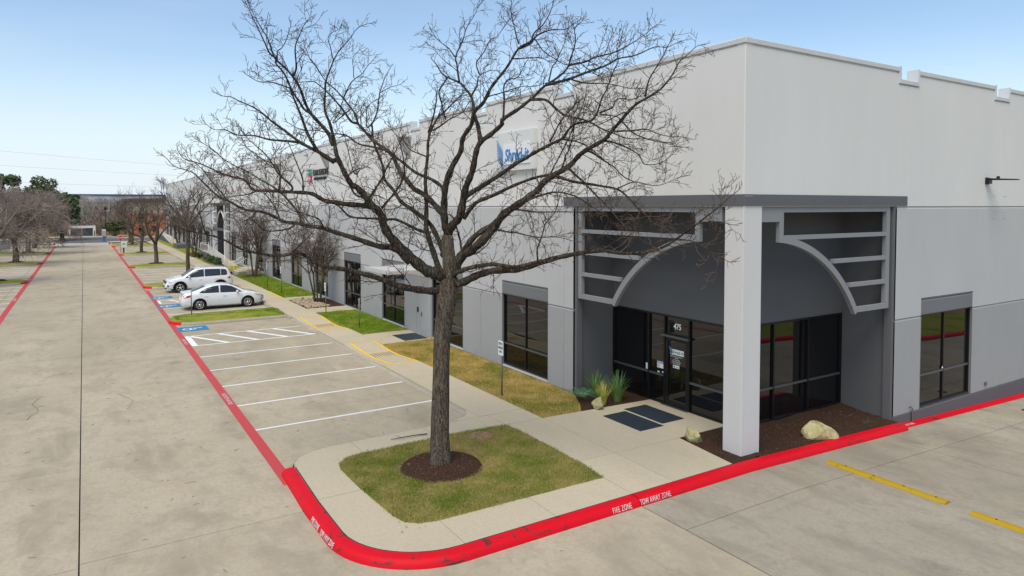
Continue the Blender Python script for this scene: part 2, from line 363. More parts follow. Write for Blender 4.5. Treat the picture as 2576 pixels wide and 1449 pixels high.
def sweep(mb, path, prof, closed=False, zoff=0):
    """prof: (offset to the left of travel, z)"""
    n = len(path); k = len(prof); vs = []
    for i, (x, y) in enumerate(path):
        a = path[(i-1) % n] if (closed or i > 0) else path[i]; b = path[(i+1) % n] if (closed or i < n-1) else path[i]
        tx, ty = b[0]-a[0], b[1]-a[1]; l = math.hypot(tx, ty) or 1; nx_, ny_ = -ty/l, tx/l
        for o, z in prof: px, py = x+nx_*o, y+ny_*o; vs.append((px, py, gz(px, py)+z+zoff))
    m_ = n if closed else n-1
    fs = [(i*k+j, ((i+1) % n)*k+j, ((i+1) % n)*k+j+1, i*k+j+1) for i in range(m_) for j in range(k-1)]
    if not closed: fs += [tuple(range(k)), tuple((n-1)*k+j for j in range(k-1, -1, -1))]
    mb.add(vs, fs)
def densify(path, step=1.0):
    o = []
    for a, b in zip(path, path[1:]):
        n = max(1, int(math.hypot(b[0]-a[0], b[1]-a[1])/step)); o += [(a[0]+(b[0]-a[0])*i/n, a[1]+(b[1]-a[1])*i/n) for i in range(n)]
    return o+[path[-1]]

# ================================================================ GROUND
mb = MB()
xs = [-900, -300, -120, -60, -30, -.2, 4, 10, 20, 45, 120, 400, 900]; ys = [-400, -100, -30, -12, 0, 1.6, 20, 40, 80, 120, 170, 300, 600, 1400]
def gfar(x, y): return gz(min(x, 30), min(y, 200))-.16
vs = [(x, y, gfar(x, y)) for y in ys for x in xs]; nx = len(xs)
mb.add(vs, [(j*nx+i, j*nx+i+1, (j+1)*nx+i+1, (j+1)*nx+i) for j in range(len(ys)-1) for i in range(nx-1)])
struct(mb.build('ground', M['dry']), 'dry winter grass and dirt ground far behind the car park')

drive = struct(empty('driveway'), 'broad pale concrete drive and parking bays with dark slab joints')
mb = MB(); sheet(mb, -30, 44, -24, 116, -.05); mb.build('joint_bed', M['joint'], drive)
def slab(x0, x1, y0, y1, g=.008, z=0, mat='conc', parent=None, gl=None):
    gl = g if gl is None else gl
    m_ = MB(); sheet(m_, x0+gl, x1-gl, y0+g, y1-g, z, .045); return m_.build('slab', M[mat], parent or drive)
CJ = -13.26
ysR = [2.9, 12.4, 21.9, 31, 40, 49.5, 59, 68.5, 78, 87.5, 97, 106.5, 116]
ysL = [-24, -12, 2.75, 7.9, 12.6, 17.3, 21.8, 31, 40, 49.5, 59, 68.5, 78, 87.5, 97, 106.5, 116]
for a, b in zip(ysR, ysR[1:]):
    m_ = MB(); sheet(m_, CJ+.012, -9.355, a+.006, b-.006, 0, .045); m_.build('slab', M['conc'], drive)
for a, b in zip(ysL, ysL[1:]):
    m_ = MB(); sheet(m_, -17.59, CJ-.012, a+.006, b-.006, 0, .045); m_.build('slab', M['conc'], drive)
for a, b in zip(ysL[::2], ysL[2::2]):
    slab(-23.6, -17.6, a, b, .008); slab(-30, -23.6, a, b, .008)
ysS = [5.0, 12.6, 21.9, 31, 40, 49.5, 59, 68.5, 78, 87.5, 97, 106.5, 116]
for a, b in zip(ysS, ysS[1:]): slab(-9.35, -3.6, a, b, .004)
m_ = MB(); sheet(m_, CJ+.012, -3.62, -12, 2.892, 0, .045); m_.build('slab', M['conc'], drive)
slab(-9.35, -3.6, 2.9, 5.0, .004); slab(CJ, -3.6, -24, -12, .01)
for x0, x1 in ((-3.6, 5.2), (5.2, 14.2), (14.2, 24), (24, 44)):
    slab(x0, x1, -1.7, 2.5, .007, mat='conc2'); slab(x0, x1, -11, -1.7, .008, mat='conc2')
    slab(x0, x1, -24, -11, .008, mat='conc2')
# the odd hairline cracks of the old concrete
def crack(pts, w, name='crack'):
    m_ = MB(); r2 = random.Random(int(pts[0][0]*100)); P = densify(pts, .35); vs = []
    for i, (x, y) in enumerate(P):
        q = r2.uniform(.4, 1)*w; jx, jy = r2.uniform(-.05, .05), r2.uniform(-.05, .05); vs += [(x+jx-q, y+jy, gz(x, y)+.004), (x+jx+q, y+jy+q, gz(x, y)+.004)]
    m_.add(vs, [(2*i, 2*i+1, 2*i+3, 2*i+2) for i in range(len(P)-1)]); return m_.build(name, M['joint'], drive)
crack([(-14.6, 12.9), (-14.3, 13.7), (-14.5, 14.6), (-14.3, 15.6)], .012); crack([(-12.1, 12.6), (-11.9, 13.5), (-12.2, 14.6)], .008)
crack([(-12.9, 21.9), (-12.0, 22.5), (-11.9, 23.1)], .012); crack([(-10.2, 21.7), (-10.1, 23.3)], .008)

# painted marks
def line(x0, x1, y0, y1, mat, name, sx=3, z=.004, parent=None):
    m_ = MB(); sheet(m_, x0, x1, y0, y1, z, 0, None, sx, 4); return m_.build(name, M[mat], parent or drive)
line(-9.50, -9.24, 4.4, 115.5, 'redline', 'red_line'); line(-17.08, -16.80, -20, 115.5, 'redline', 'red_line')
m_ = MB(); poly_slab(m_, [(6.42, -.36), (30, -.36), (30, -.04), (6.42, -.04)], .004, .002); m_.build('red_line', M['red'], drive)
for k in range(7):
    if k: 
        y = 8.55+2.62*(k-1) if k < 6 else 0
        if y: line(-9.24, -3.8, y-.05, y+.05, 'white', 'stall_line')
# hatch bay
for y in (21.55, 24.05): line(-9.2, -3.8 if y < 23 else -3.95, y-.055, y+.055, 'white', 'stall_line')
m_ = MB(); poly_slab(m_, [(-9.22, 21.6), (-8.98, 21.6), (-9.0, 24.0), (-9.24, 24.0)], .0045, .001); m_.build('hatch_line', M['white'], drive)
for xa in (-9.0, -7.75, -6.5, -5.2, -4.0):
    m_ = MB(); x0 = xa-1.25; y1_ = 24.0
    if x0 < -9.0: f_ = (-9.0-x0)/1.25; x0 = -9.0; y1_ = 24.0-2.4*(0 if f_ > 1 else f_)
    if xa <= -9.0: continue
    poly_slab(m_, [(xa-.11, 21.6), (xa+.11, 21.6), (x0+.11, y1_), (x0-.11, y1_)], .0045, .001); m_.build('hatch_line', M['white'], drive)
def isa(cx, cy, w=1.25, h=1.3):
    m_ = MB(); sheet(m_, cx-w/2, cx+w/2, cy-h/2, cy+h/2, .0045); p = m_.build('accessible_bay_square', M['blue'], drive)
    m_ = MB(); zc = [gz(cx, cy)+.007]; s = h/1.3
    def st(pts, wd):
        for (a, b), (c, d) in zip(pts, pts[1:]):
            zc[0] += .0003; z = zc[0]; l = math.hypot(c-a, d-b) or 1; ex, ey = (c-a)/l, (d-b)/l; nx_, ny_ = -ey*wd/2, ex*wd/2; a2, b2, c2, d2 = a-ex*wd*.3, b-ey*wd*.3, c+ex*wd*.3, d+ey*wd*.3
            m_.add([(cx+a2+nx_, cy+b2+ny_, z), (cx+a2-nx_, cy+b2-ny_, z), (cx+c2-nx_, cy+d2-ny_, z), (cx+c2+nx_, cy+d2+ny_, z)], [(0, 1, 2, 3)])
    # figure with its head towards the kerb (+x), wheel towards the drive
    ring = [(-.17+.27*math.cos(R(t)), -.05+.27*math.sin(R(t))) for t in range(75, 330, 22)]
    st(ring, .07); st([(.30, .10), (.02, .08), (-.10, .06)], .10); st([(-.10, .06), (-.12, -.22), (-.28, -.32), (-.38, -.28)], .08); st([(.10, .08), (.09, -.16)], .06)
    st([(.36+.05*math.cos(R(t)), .12+.05*math.sin(R(t))) for t in range(0, 361, 60)], .07)
    m_.build('wheelchair_symbol', M['white'], p)
isa(-8.62, 26.1, 1.35, 1.35); isa(-8.82, 35.2, 1.3, 1.35); isa(-8.85, 39.6, 1.3, 1.35)
for y in (31.55, 34.0, 36.45, 38.1, 40.8, 43.4): line(-9.24, -3.85, y-.05, y+.05, 'white', 'stall_line')
line(-9.24, -9.08, 36.45, 38.1, 'white', 'hatch_line')
for xa in (-7.9, -6.4, -4.9):
    m_ = MB(); poly_slab(m_, [(xa-.1, 36.45), (xa+.1, 36.45), (xa-.55, 38.1), (xa-.75, 38.1)], .0045, .001); m_.build('hatch_line', M['white'], drive)
for y0_, n_ in ((50.3, 6), (71.0, 6), (91.8, 6)):
    for k in range(n_): line(-9.24, -3.9, y0_+2.6*k-.065, y0_+2.6*k+.065, 'white', 'stall_line')
line(-9.5, -8.3, 91.0, 91.2, 'white', 'stall_line')
for y0_, n_ in ((36.4, 7), (58.6, 6), (80.6, 5), (99.5, 5)):
    for k in range(n_): line(-22.6, -17.08, y0_+2.62*k-.07, y0_+2.62*k+.07, 'white', 'stall_line')
def fz(x, y, txt='FIRE ZONE TOW AWAY ZONE', size=.17, to=(0, -1), xs_=.55):
    X = Vector((to[0], to[1], 0)); Y = Vector((-to[1], to[0], 0)) 
    text_mesh('lettering', txt, size, M['lettering'], frame_mtx((x, y, gz(x, y)+.0085), X, Y), drive, .012, xs=xs_, spacing=1.1, ext=.0005)
fz(-9.37, 12.15); fz(-9.37, 22.75); fz(-9.37, 45.0); fz(-9.37, 66.0); fz(-16.94, 43.6, to=(0, 1)); fz(-16.94, 58.4, to=(0, 1))
text_mesh('lettering', 'FIRE ZONE   TOW AWAY ZONE', .15, M['lettering'], frame_mtx((6.6, -.215, gz(6.6, -.2)+.012), (1, 0, -.034), (0, 1, 0)), drive, .012, xs=.62, ext=.0005)

# ---------------------------------------------------------------- kerbs
PROF = [(0, -.04), (.015, .05), (.055, .115), (.10, .142), (.16, .15), (.29, .152), (.30, .10)]
kerb = struct(empty('corner_kerb'), 'red painted kerb round the corner lawn and along the front of the building')
for path, mt in (([(-9.42, 4.98), (-9.46, 3.9), (-9.5, 2.9), (-9.5, 2.5)], 'red'), ([(-9.5, 2.5), (-9.5, 1.7)] + arc(-7.6, 1.38, 1.9, 181, 269, 14) + [(-7.2, -.52), (-5.5, -.52)], 'redscuff'), ([(-5.494, -.52), (-3.65, -.52)], 'red')):
    m_ = MB(); sweep(m_, densify(path, .6), PROF); smooth_angle(m_.build('red_kerb_run', M[mt], kerb), 30)
m_ = MB(); sweep(m_, densify([(-9.115, 4.93), (-9.155, 3.9), (-9.195, 2.9), (-9.2, 1.7)]+arc(-7.6, 1.38, 1.6, 183, 269, 14)+[(-7.2, -.22), (-.5, -.22)], .6), [(-.012, .149), (-.012, .1525), (.014, .1525), (.014, .149)]); m_.build('kerb_joint', M['joint'], kerb)
m_ = MB(); sweep(m_, densify([(-3.622, -.52), (6.43, -.52)], .8), PROF); smooth_angle(m_.build('red_kerb_run', M['red'], kerb), 30)
PK = [(0, -.04), (.02, .08), (.07, .14), (.15, .15), (.16, .11)]
m_ = MB(); sweep(m_, densify([(-3.88, 130), (-3.88, 26.3)], 2.0), PK); o = m_.build('kerb_run', M['kerb'], kerb); smooth_angle(o, 30)
# kerb drops at the two ramps: separate runs
m_ = MB(); sweep(m_, [(-3.88, 26.3), (-3.88, 25.7), (-3.86, 24), (-3.86, 22.8), (-3.88, 21.2), (-3.88, 18.0), (-3.88, 16.4), (-3.86, 15.2), (-3.88, 13.2), (-3.88, 7.0)]+arc(-4.4, 6.72, .52, 0, -90, 5)+[(-5.6, 6.17), (-7.3, 6.05), (-8.3, 5.98), (-8.85, 5.75), (-9.2, 5.35), (-9.36, 5.0)], [(0, -.04), (.02, .02), (.1, .06), (.16, .10)])
smooth_angle(m_.build('kerb_run', M['kerb'], kerb), 30)
slope = Vector((0, .08, .165)).normalized()
for txt, x in (('FIRE ZONE', -4.12), ('TOW AWAY ZONE', -3.22)):
    text_mesh('lettering', txt, .155, M['lettering'], frame_mtx((x, -.497, .073), (1, 0, 0), slope), kerb, -.002, xs=.60 if x < -4 else .58, spacing=1.12, ext=.003)
text_mesh('lettering', 'FIRE ZONE', .14, M['lettering'], frame_mtx((-9.482, 2.1, .075), (0, -1, 0), Vector((.08, 0, .165))), kerb, .004, xs=.62, spacing=1.12, ext=.003)
text_mesh('lettering', 'TOW AWAY ZONE', .14, M['lettering'], frame_mtx((-9.476, 1.40, .075), (.06, -1, 0), Vector((.08, 0, .165))), kerb, .004, xs=.5, spacing=1.12, ext=.003)

m_ = MB(); sweep(m_, densify([(44, -7.2), (9, -7.2)], 2), PROF); smooth_angle(m_.build('red_kerb_run', M['red'], kerb), 30)
m_ = MB(); sheet(m_, 8.6, 44, -14, -7.5, .16, .2); struct(m_.build('lawn', M['lawnG']), 'green lawn across the side drive, seen reflected in the right hand glass')
# ---------------------------------------------------------------- sidewalk
walk = struct(empty('sidewalk'), 'tan concrete walk along the building and round the corner lawn')
def wslab(poly, z=.15): m_ = MB(); poly_slab(m_, poly, z, .2); return m_.build('slab', M['walk'], walk)
W_ = -9.185
wslab([(W_, 2.955), (-8.27, 2.955), (-8.28, 4.25), (-8.2, 4.6), (-7.95, 4.85), (-7.505, 4.93), (-7.505, 5.83), (-8.0, 5.84), (-8.45, 5.76), (-8.85, 5.52), (-9.08, 5.15), (W_, 4.7)][::1])
wslab([(W_, 2.94), (W_, 1.38)]+[(-7.6+1.585*math.cos(R(t)), 1.38+1.585*math.sin(R(t))) for t in range(190, 270, 10)]+[(-7.58, -.205), (-7.505, -.205), (-7.505, .84), (-7.85, .92), (-8.08, 1.1), (-8.17, 1.5), (-8.26, 2.94)])
wslab([(-7.495, -.21), (-5.535, -.21), (-5.52, .80), (-7.495, .84)]); wslab([(-5.525, -.21), (-3.60, -.21), (-3.575, .77), (-5.51, .80)])
wslab([(-4.45, 5.935), (-3.76, 5.935), (-3.76, 6.75), (-3.9, 6.42), (-4.12, 6.16), (-4.45, 6.03)])
wslab([(-7.495, 4.95), (-5.5, 5.02), (-5.5, 5.9), (-7.495, 5.86)]); wslab([(-5.49, 5.02), (-3.505, 4.96), (-3.505, 5.92), (-5.49, 5.92)])
wslab([(-3.59, -.21), (-2.415, -.21), (-2.385, 1.765), (-3.47, 1.79), (-3.56, .78)]); wslab([(-2.405, -.21), (-.54, -.21), (-.28, 1.70), (-2.375, 1.765)])
wslab([(-3.465, 1.80), (-2.385, 1.775), (-2.32, 4.90), (-3.45, 4.93)]); wslab([(-2.375, 1.775), (-.28, 1.71), (1.56, 1.72), (1.56, 4.66), (-1.0, 4.82), (-2.31, 4.90)])
wslab([(-3.495, 4.95), (-2.32, 4.91), (-2.32, 5.93), (-3.495, 5.93)])
def dip(y):
    for a, b, c, d in ((17.9, 15.9, 15.0, 13.1), (25.8, 23.8, 22.9, 21.2)):
        if d < y < a:
            if y > b: return .15-.11*(a-y)/(a-b)
            if y > c: return .04
            return .04+.11*(c-y)/(c-d)
    return .15
yy = [5.94, 8.9, 10.9, 13.1, 15.0, 15.9, 17.9, 19.5, 21.2, 22.9, 23.8, 25.8, 28, 30, 32.2, 34.4, 36.8, 39, 41]
while yy[-1] < 128: yy.append(yy[-1]+3.0)
for a, b in zip(yy, yy[1:]):
    m_ = MB(); sheet(m_, -3.75, -2.33, a+.004, b-.004, 0, .2, lambda x, y: gz(x, y)+dip(y)); m_.build('slab', M['walk'], walk)
for (x0, x1, y0, y1, z) in ((-2.32, -.02, 16.9, 19.45, .15), (-2.32, -.02, 26.9, 28.7, .15), (-2.32, -.02, 33.0, 34.3, .13)):
    m_ = MB(); sheet(m_, x0, x1, y0, y1, z, .2); m_.build('slab', M['walk'], walk)
def yl(x0, y0, x1, y1, w):
    """yellow line painted on the (dipping) walk"""
    P = densify([(x0, y0), (x1, y1)], .3); vs = []
    l = math.hypot(x1-x0, y1-y0); nx_, ny_ = -(y1-y0)/l*w/2, (x1-x0)/l*w/2
    for x, y in P: vs += [(x+nx_, y+ny_, gz(x, y)+dip(y)+.005), (x-nx_, y-ny_, gz(x, y)+dip(y)+.005)]
    m_ = MB(); m_.add(vs, [(2*i, 2*i+1, 2*i+3, 2*i+2) for i in range(len(P)-1)]); return m_.build('yellow_line', M['yellow'], walk)
for (a, b, c, d) in ((17.85, 15.85, 15.05, 13.15), (25.75, 23.75, 22.95, 21.25)):
    yl(-3.42, a, -2.36, a, .09); yl(-3.45, a, -3.45, d, .10); yl(-2.38, a, -2.38, d, .09); yl(-3.42, d, -2.36, d, .09); yl(-3.42, b, -2.4, b, .07); yl(-3.42, c, -2.4, c, .07)
    for k in range(7):
        x = -3.3+k*.13; m_ = MB(); m_.box(x-.012, x+.012, c+.08, b-.08, .0, .047); m_.build('grip_rib', M['joint'], walk)
yl(-3.42, 38.3, -2.36, 38.3, .07); yl(-3.45, 38.3, -3.45, 37.0, .12); yl(-2.37, 38.3, -2.37, 33.8, .10)

# ---------------------------------------------------------------- parking islands
def island(x0, x1, y0, y1, nose_right=False, mulch=None, label=''):
    """kerbed lawn island, nose (red) at x0 or x1"""
    e = struct(empty('parking_island'), label)
    h = (y1-y0)/2; r = h*.85; cy = (y0+y1)/2
    if not nose_right: pth = [(x1, y0), (x0+r, y0)]+[(x0+r+r*math.cos(R(t)), cy+h*math.sin(R(t))) for t in range(-95, -270, -12)][1:]+[(x0+r, y1), (x1, y1)]
    else: pth = [(x0, y1), (x1-r, y1)]+[(x1-r+r*math.cos(R(t)), cy+h*math.sin(R(t))) for t in range(85, -90, -12)][1:]+[(x1-r, y0), (x0, y0)]
    pth = densify(pth, .5); S_ = [-o for o, _ in PK]; pr = [(-o, z) for o, z in PK]
    red_i = [i for i, (x, y) in enumerate(pth) if ((x < x0+.55) if not nose_right else (x > x1-.55))]
    a, b = red_i[0], red_i[-1]
    for seg, mt, nm in ((pth[:a+1], 'kerb', 'kerb_run'), (pth[a:b+1], 'red', 'red_kerb_nose'), (pth[b:], 'kerb', 'kerb_run')):
        if len(seg) > 1: m_ = MB(); sweep(m_, seg, pr); smooth_angle(m_.build(nm, M[mt], e), 30)
    # lawn mound
    m_ = MB(); n = len(pth); cx = sum(p[0] for p in pth)/n
    rings = []
    for s_, zz in ((1, .10), (.95, .17), (.8, .22), (.45, .26)):
        rings.append([(max(x0, min(x1, x))*1.0, y, zz) for x, y in [((cx+(px-cx)*(1-(1-s_)*.5)) if s_ < 1 else px+(.14 if px < cx else -.14)*(0 if abs(px-(x1 if not nose_right else x0)) < .01 else 1)*.5, cy+(py-cy)*s_*(.94 if s_ == 1 else .94)) for px, py in pth]])
    vs = [(x, y, gz(x, y)+z) for rg in rings for x, y, z in rg]+[(cx, cy, gz(cx, cy)+.27)]
    fs = [(k*n+i, k*n+(i+1) % n, (k+1)*n+(i+1) % n, (k+1)*n+i) for k in range(3) for i in range(n)]+[(3*n+i, 3*n+(i+1) % n, 4*n) for i in range(n)]
    m_.add(vs, fs); o = m_.build('lawn', M['lawnG'], e, True)
    if mulch:
        m_ = MB(); k = 20; m_.add([(mulch[0], mulch[1], gz(*mulch)+.40)]+[(mulch[0]+rr*math.cos(2*math.pi*i/k), mulch[1]+rr*.85*math.sin(2*math.pi*i/k), gz(*mulch)+zz) for rr, zz in ((.55, .36), (.95, .2)) for i in range(k)],
              [(0, 1+i, 1+(i+1) % k) for i in range(k)]+[(1+i, 1+k+i, 1+k+(i+1) % k, 1+(i+1) % k) for i in range(k)])
        m_.build('mulch_ring', M['mulch'], e, True)
    return e
isl = [(-9.48, -3.88, 27.0, 30.2, 0, None, 'kerbed lawn strip with a red nose, nearest of the strips right of the drive'),
       (-9.48, -3.88, 45.0, 48.4, 0, (-6.4, 46.9), 'kerbed lawn strip with a red nose just beyond the white cars'),
       (-9.45, -3.88, 65.0, 68.6, 0, (-6.9, 67.5), 'kerbed lawn strip with a red nose, third strip right of the drive'),
       (-9.45, -3.88, 86.2, 89.8, 0, (-6.9, 88.3), 'kerbed lawn strip beside the stop sign, right of the drive'),
       (-9.6, -3.88, 108, 111.6, 0, (-6.8, 110.3), 'last kerbed lawn strip right of the drive'),
       (-23, -16.9, 31.0, 34.0, 1, None, 'kerbed lawn strip whose red nose shows at the left picture edge'),
       (-23, -16.9, 53.9, 57.0, 1, (-19.0, 55.6), 'nearest fully seen kerbed lawn strip left of the drive'),
       (-24, -16.85, 75.6, 79.0, 1, (-19.2, 77.4), 'middle kerbed lawn strip left of the drive'),
       (-25, -16.8, 94.6, 98.2, 1, (-19.2, 96.5), 'farthest kerbed lawn strip left of the drive')]
for x0, x1, y0, y1, nr, mu, lb in isl: island(x0, x1, y0, y1, bool(nr), mu, lb)

# ---------------------------------------------------------------- lawns and beds
def lawn(name, poly, mat, z=.145, sub=0, label=''):
    m_ = MB(); poly_slab(m_, poly, z, .12); o = m_.build(name, M[mat]); return struct(o, label)
tl_poly = [(-8.16, 1.45), (-8.07, 1.12), (-7.85, .93), (-7.5, .85), (-3.575, .78), (-3.47, 1.8), (-3.46, 4.3), (-3.52, 4.9), (-4.5, 5.0), (-5.5, 5.02), (-7.5, 4.94), (-7.95, 4.84), (-8.2, 4.58), (-8.27, 4.2), (-8.25, 2.9)]
lawn('lawn', tl_poly, 'lawnA', .15, label='patchy green and tan corner lawn under the big bare tree')
lawn('lawn', [(-2.32, 4.91), (-1.0, 4.84), (-.6, 5.4), (-.02, 6.5), (-.02, 16.9), (-2.32, 16.9)], 'lawnT', .13, label='straw coloured lawn strip between walk and wall nearest the entrance')
lawn('lawn', [(-2.32, 19.46), (-.02, 19.46), (-.02, 26.9), (-2.32, 26.9)], 'lawnG', .14, label='green lawn strip between the awning walk and the pebble bed')
lawn('lawn', [(-2.32, 34.31), (-.02, 34.31), (-.02, 51.6), (-2.32, 51.6)], 'lawnG', .14, label='green lawn strip with two sign posts beyond the pebble bed')
m_ = MB(); sheet(m_, -2.32, -.02, 55.2, 130, .12); struct(m_.build('lawn', M['lawnG']), 'green lawn along the far half of the building')
def mulchbed(poly, z, label, zf=None):
    m_ = MB(); poly_slab(m_, poly, z, .15, zf); return struct(m_.build('mulch_bed', M['mulch']), label)
mulchbed([(-1.0, 4.84), (1.56, 4.68), (1.56, 6.42), (-.02, 6.42), (-.6, 5.4)], .155, 'dark mulch bed left of the entrance door')
mulchbed([(-.53, -.21), (.3, -.21), (1.56, 1.0), (1.56, 1.69), (-.27, 1.69)], .155, 'small dark mulch bed beside the corner column')
# right bed: bumpy grid
m_ = MB(); nx_, ny_ = 40, 12; r2 = random.Random(3)
def zb(x, y): return gz(x, y)+.145-.08*max(0, y)/1.55+.02*math.sin(x*3.1)*math.sin(y*4+1)
vs = [(.4+6.03*i/nx_, -.23+1.79*j/ny_, zb(.4+6.03*i/nx_, -.23+1.79*j/ny_)+r2.uniform(-.012, .012)) for j in range(ny_+1) for i in range(nx_+1)]
m_.add(vs, [(j*(nx_+1)+i, j*(nx_+1)+i+1, (j+1)*(nx_+1)+i+1, (j+1)*(nx_+1)+i) for j in range(ny_) for i in range(nx_)])
struct(m_.build('mulch_bed', M['mulch'], None, True), 'dark mulch bed behind the red kerb right of the corner column')
lawn('pebble_bed_soil', [(-2.32, 28.72), (-.02, 28.72), (-.02, 33), (-2.32, 33)], 'mulch', .13, label='mulch and soil round the multi stemmed tree by the pebbles')
# mulch mound round the tree
TX, TY = -6.30, 3.22
m_ = MB(); r2 = random.Random(5); k = 48; rings = [(0, .26), (.3, .27), (.55, .25), (.75, .235), (.86, .20), (.93, .15), (.97, .13)]
vs = [(TX, TY, .27)]
for rr, zz in rings[1:]:
    for i in range(k):
        q = rr*(1+r2.uniform(-.02, .02)); vs.append((TX+.02+q*math.cos(2*math.pi*i/k), TY-.02+q*math.sin(2*math.pi*i/k), zz+r2.uniform(-.012, .012)))
fs = [(0, 1+i, 1+(i+1) % k) for i in range(k)]
for q in range(len(rings)-2): fs += [(1+q*k+i, 1+(q+1)*k+i, 1+(q+1)*k+(i+1) % k, 1+q*k+(i+1) % k) for i in range(k)]
m_.add(vs, fs); struct(m_.build('mulch_ring', M['mulch'], None, True), 'round raised ring of dark mulch at the foot of the big bare tree')
m_ = MB(); poly_slab(m_, [(-4.9, 4.45), (-4.2, 4.2), (-3.9, 4.45), (-4.0, 4.75), (-4.7, 4.8), (-5.2, 4.7)], .156, .01); struct(m_.build('bare_soil_patch', M['drydirt']), 'reddish bare soil patch in the corner lawn')

# grass blades
def inpoly(px, py, poly):
    n = len(poly); c = np.zeros(len(px), bool); j = n-1
    for i in range(n):
        xi, yi = poly[i]; xj, yj = poly[j]
        c ^= ((yi > py) != (yj > py)) & (px < (xj-xi)*(py-yi)/(yj-yi+1e-12)+xi); j = i
    return c
rs = np.random.RandomState(11)
def blades(poly, dens, h, wd, mat, z, avoid=(), label='', zfn=None, lean=.6):
    P = np.array(poly); x0, y0 = P.min(0); x1, y1 = P.max(0); n = int((x1-x0)*(y1-y0)*dens)
    px = rs.uniform(x0, x1, n); py = rs.uniform(y0, y1, n); k = inpoly(px, py, poly)
    for ax, ay, ar in avoid: k &= (px-ax)**2+(py-ay)**2 > ar*ar*rs.uniform(.8, 1.1, n)
    px, py = px[k], py[k]; n = len(px)
    clump = .6+.8*(np.sin(px*5.1+np.sin(py*3.3))*np.sin(py*4.7+1.3)*.5+.5)
    hh = h*rs.uniform(.5, 1.3, n)*clump; ang = rs.uniform(0, 2*math.pi, n); ln = rs.uniform(0, lean, n)*hh; la = rs.uniform(0, 2*math.pi, n)
    zz = np.array([gz(a, b)+z+(zfn(a, b) if zfn else 0) for a, b in zip(px, py)]) if (zfn or y1 > 40) else np.full(n, z)
    dx, dy = np.cos(ang)*wd*.5, np.sin(ang)*wd*.5
    V = np.empty((n, 3, 3)); V[:, 0] = np.c_[px-dx, py-dy, zz]; V[:, 1] = np.c_[px+dx, py+dy, zz]; V[:, 2] = np.c_[px+np.cos(la)*ln, py+np.sin(la)*ln, zz+hh]
    me = bpy.data.meshes.new('grass'); me.vertices.add(3*n); me.vertices.foreach_set('co', V.ravel()); me.loops.add(3*n); me.loops.foreach_set('vertex_index', np.arange(3*n))
    me.polygons.add(n); me.polygons.foreach_set('loop_start', np.arange(n)*3); me.polygons.foreach_set('loop_total', np.full(n, 3)); me.update(calc_edges=True)
    at = me.attributes.new('tint', 'FLOAT', 'POINT'); at.data.foreach_set('value', np.repeat(rs.uniform(0, 1, n), 3))
    me.materials.append(M[mat]); o = bpy.data.objects.new('grass', me); COL.objects.link(o); o['kind'] = 'stuff'; o['label'] = label; return o
blades([(x+(x+6)*.012, y+(y-2.9)*.02) for x, y in tl_poly], 4200, .045, .010, 'bladeA', .15, [(TX, TY, .93), (-4.5, 4.55, .33)], 'short patchy grass of the corner lawn')
blades([(-2.32, 4.91), (-1.0, 4.84), (-.6, 5.4), (-.02, 6.5), (-.02, 16.9), (-2.32, 16.9)], 2200, .05, .013, 'bladeT', .13, label='straw coloured grass beside the entrance wall')
blades([(-2.32, 19.46), (-.02, 19.46), (-.02, 26.9), (-2.32, 26.9)], 1100, .06, .018, 'bladeG', .14, label='green grass between the awning and the pebble bed')
blades([(-2.32, 34.31), (-.02, 34.31), (-.02, 51.6), (-2.32, 51.6)], 350, .07, .03, 'bladeG', .14, label='green grass beyond the pebble bed')
blades([(-9.2, 28.0), (-8.6, 27.3), (-3.9, 27.12), (-3.9, 30.05), (-8.6, 29.9), (-9.2, 29.2)], 900, .06, .02, 'bladeG', .15, zfn=lambda x, y: .10*max(0, 1-abs(y-28.6)/1.6), label='green grass on the strip before the white cars')

# ================================================================ BUILDING
bld = tag(empty('warehouse_building', (0, 0, 0)), 'long two storey grey concrete warehouse with dark windows and recessed corner entrance', 'building')
LF = lambda a, z, d: (d, a, z)       # left face: a along +y, d inwards
RF = lambda a, z, d: (a, d, z)       # right face: a along +x, d inwards
def panel(F, outline, mat, d0=0.0, name='wall_panel', ins=.026, dep=.042, parent=bld, flip=False):
    """rectilinear panel with a chamfered edge; outline CCW in (a, z)"""
    n = len(outline); inn = []
    def off(u, v):
        """inset of an edge: upward facing edges get a wide lit chamfer, the others a narrow groove"""
        if abs(v[1]-u[1]) < 1e-6: return (0, -.062*ins/.026) if v[0] < u[0] else (0, .008*ins/.026)
        return (-.017, 0) if v[1] > u[1] else (.017, 0)
    for i in range(n):
        p, q, r = outline[i-1], outline[i], outline[(i+1) % n]; o1, o2 = off(p, q), off(q, r)
        inn.append((q[0]+(o1[0] or o2[0]), q[1]+(o1[1] or o2[1])))
    vs = [F(a, z, d0) for a, z in inn]+[F(a, z, d0+dep) for a, z in outline]
    fs = [tuple(range(n))]+[((i+1) % n, i, n+i, n+(i+1) % n) for i in range(n)]
    if F is LF: fs = [tuple(reversed(f)) for f in fs]
    m_ = MB(); m_.add(vs, fs); o = m_.build(name, M[mat], parent)
    return o
def fbox(m_, F, a0, a1, z0, z1, d0, d1):
    p, q = F(a0, z0, d0), F(a1, z1, d1); m_.box(p[0], q[0], p[1], q[1], p[2], q[2])
def rect(a0, a1, z0, z1): return [(a0, z0), (a1, z0), (a1, z1), (a0, z1)]
Z1, Z2, ZT = 2.81, 6.06, 9.88
NW, NZ = .5, 9.55
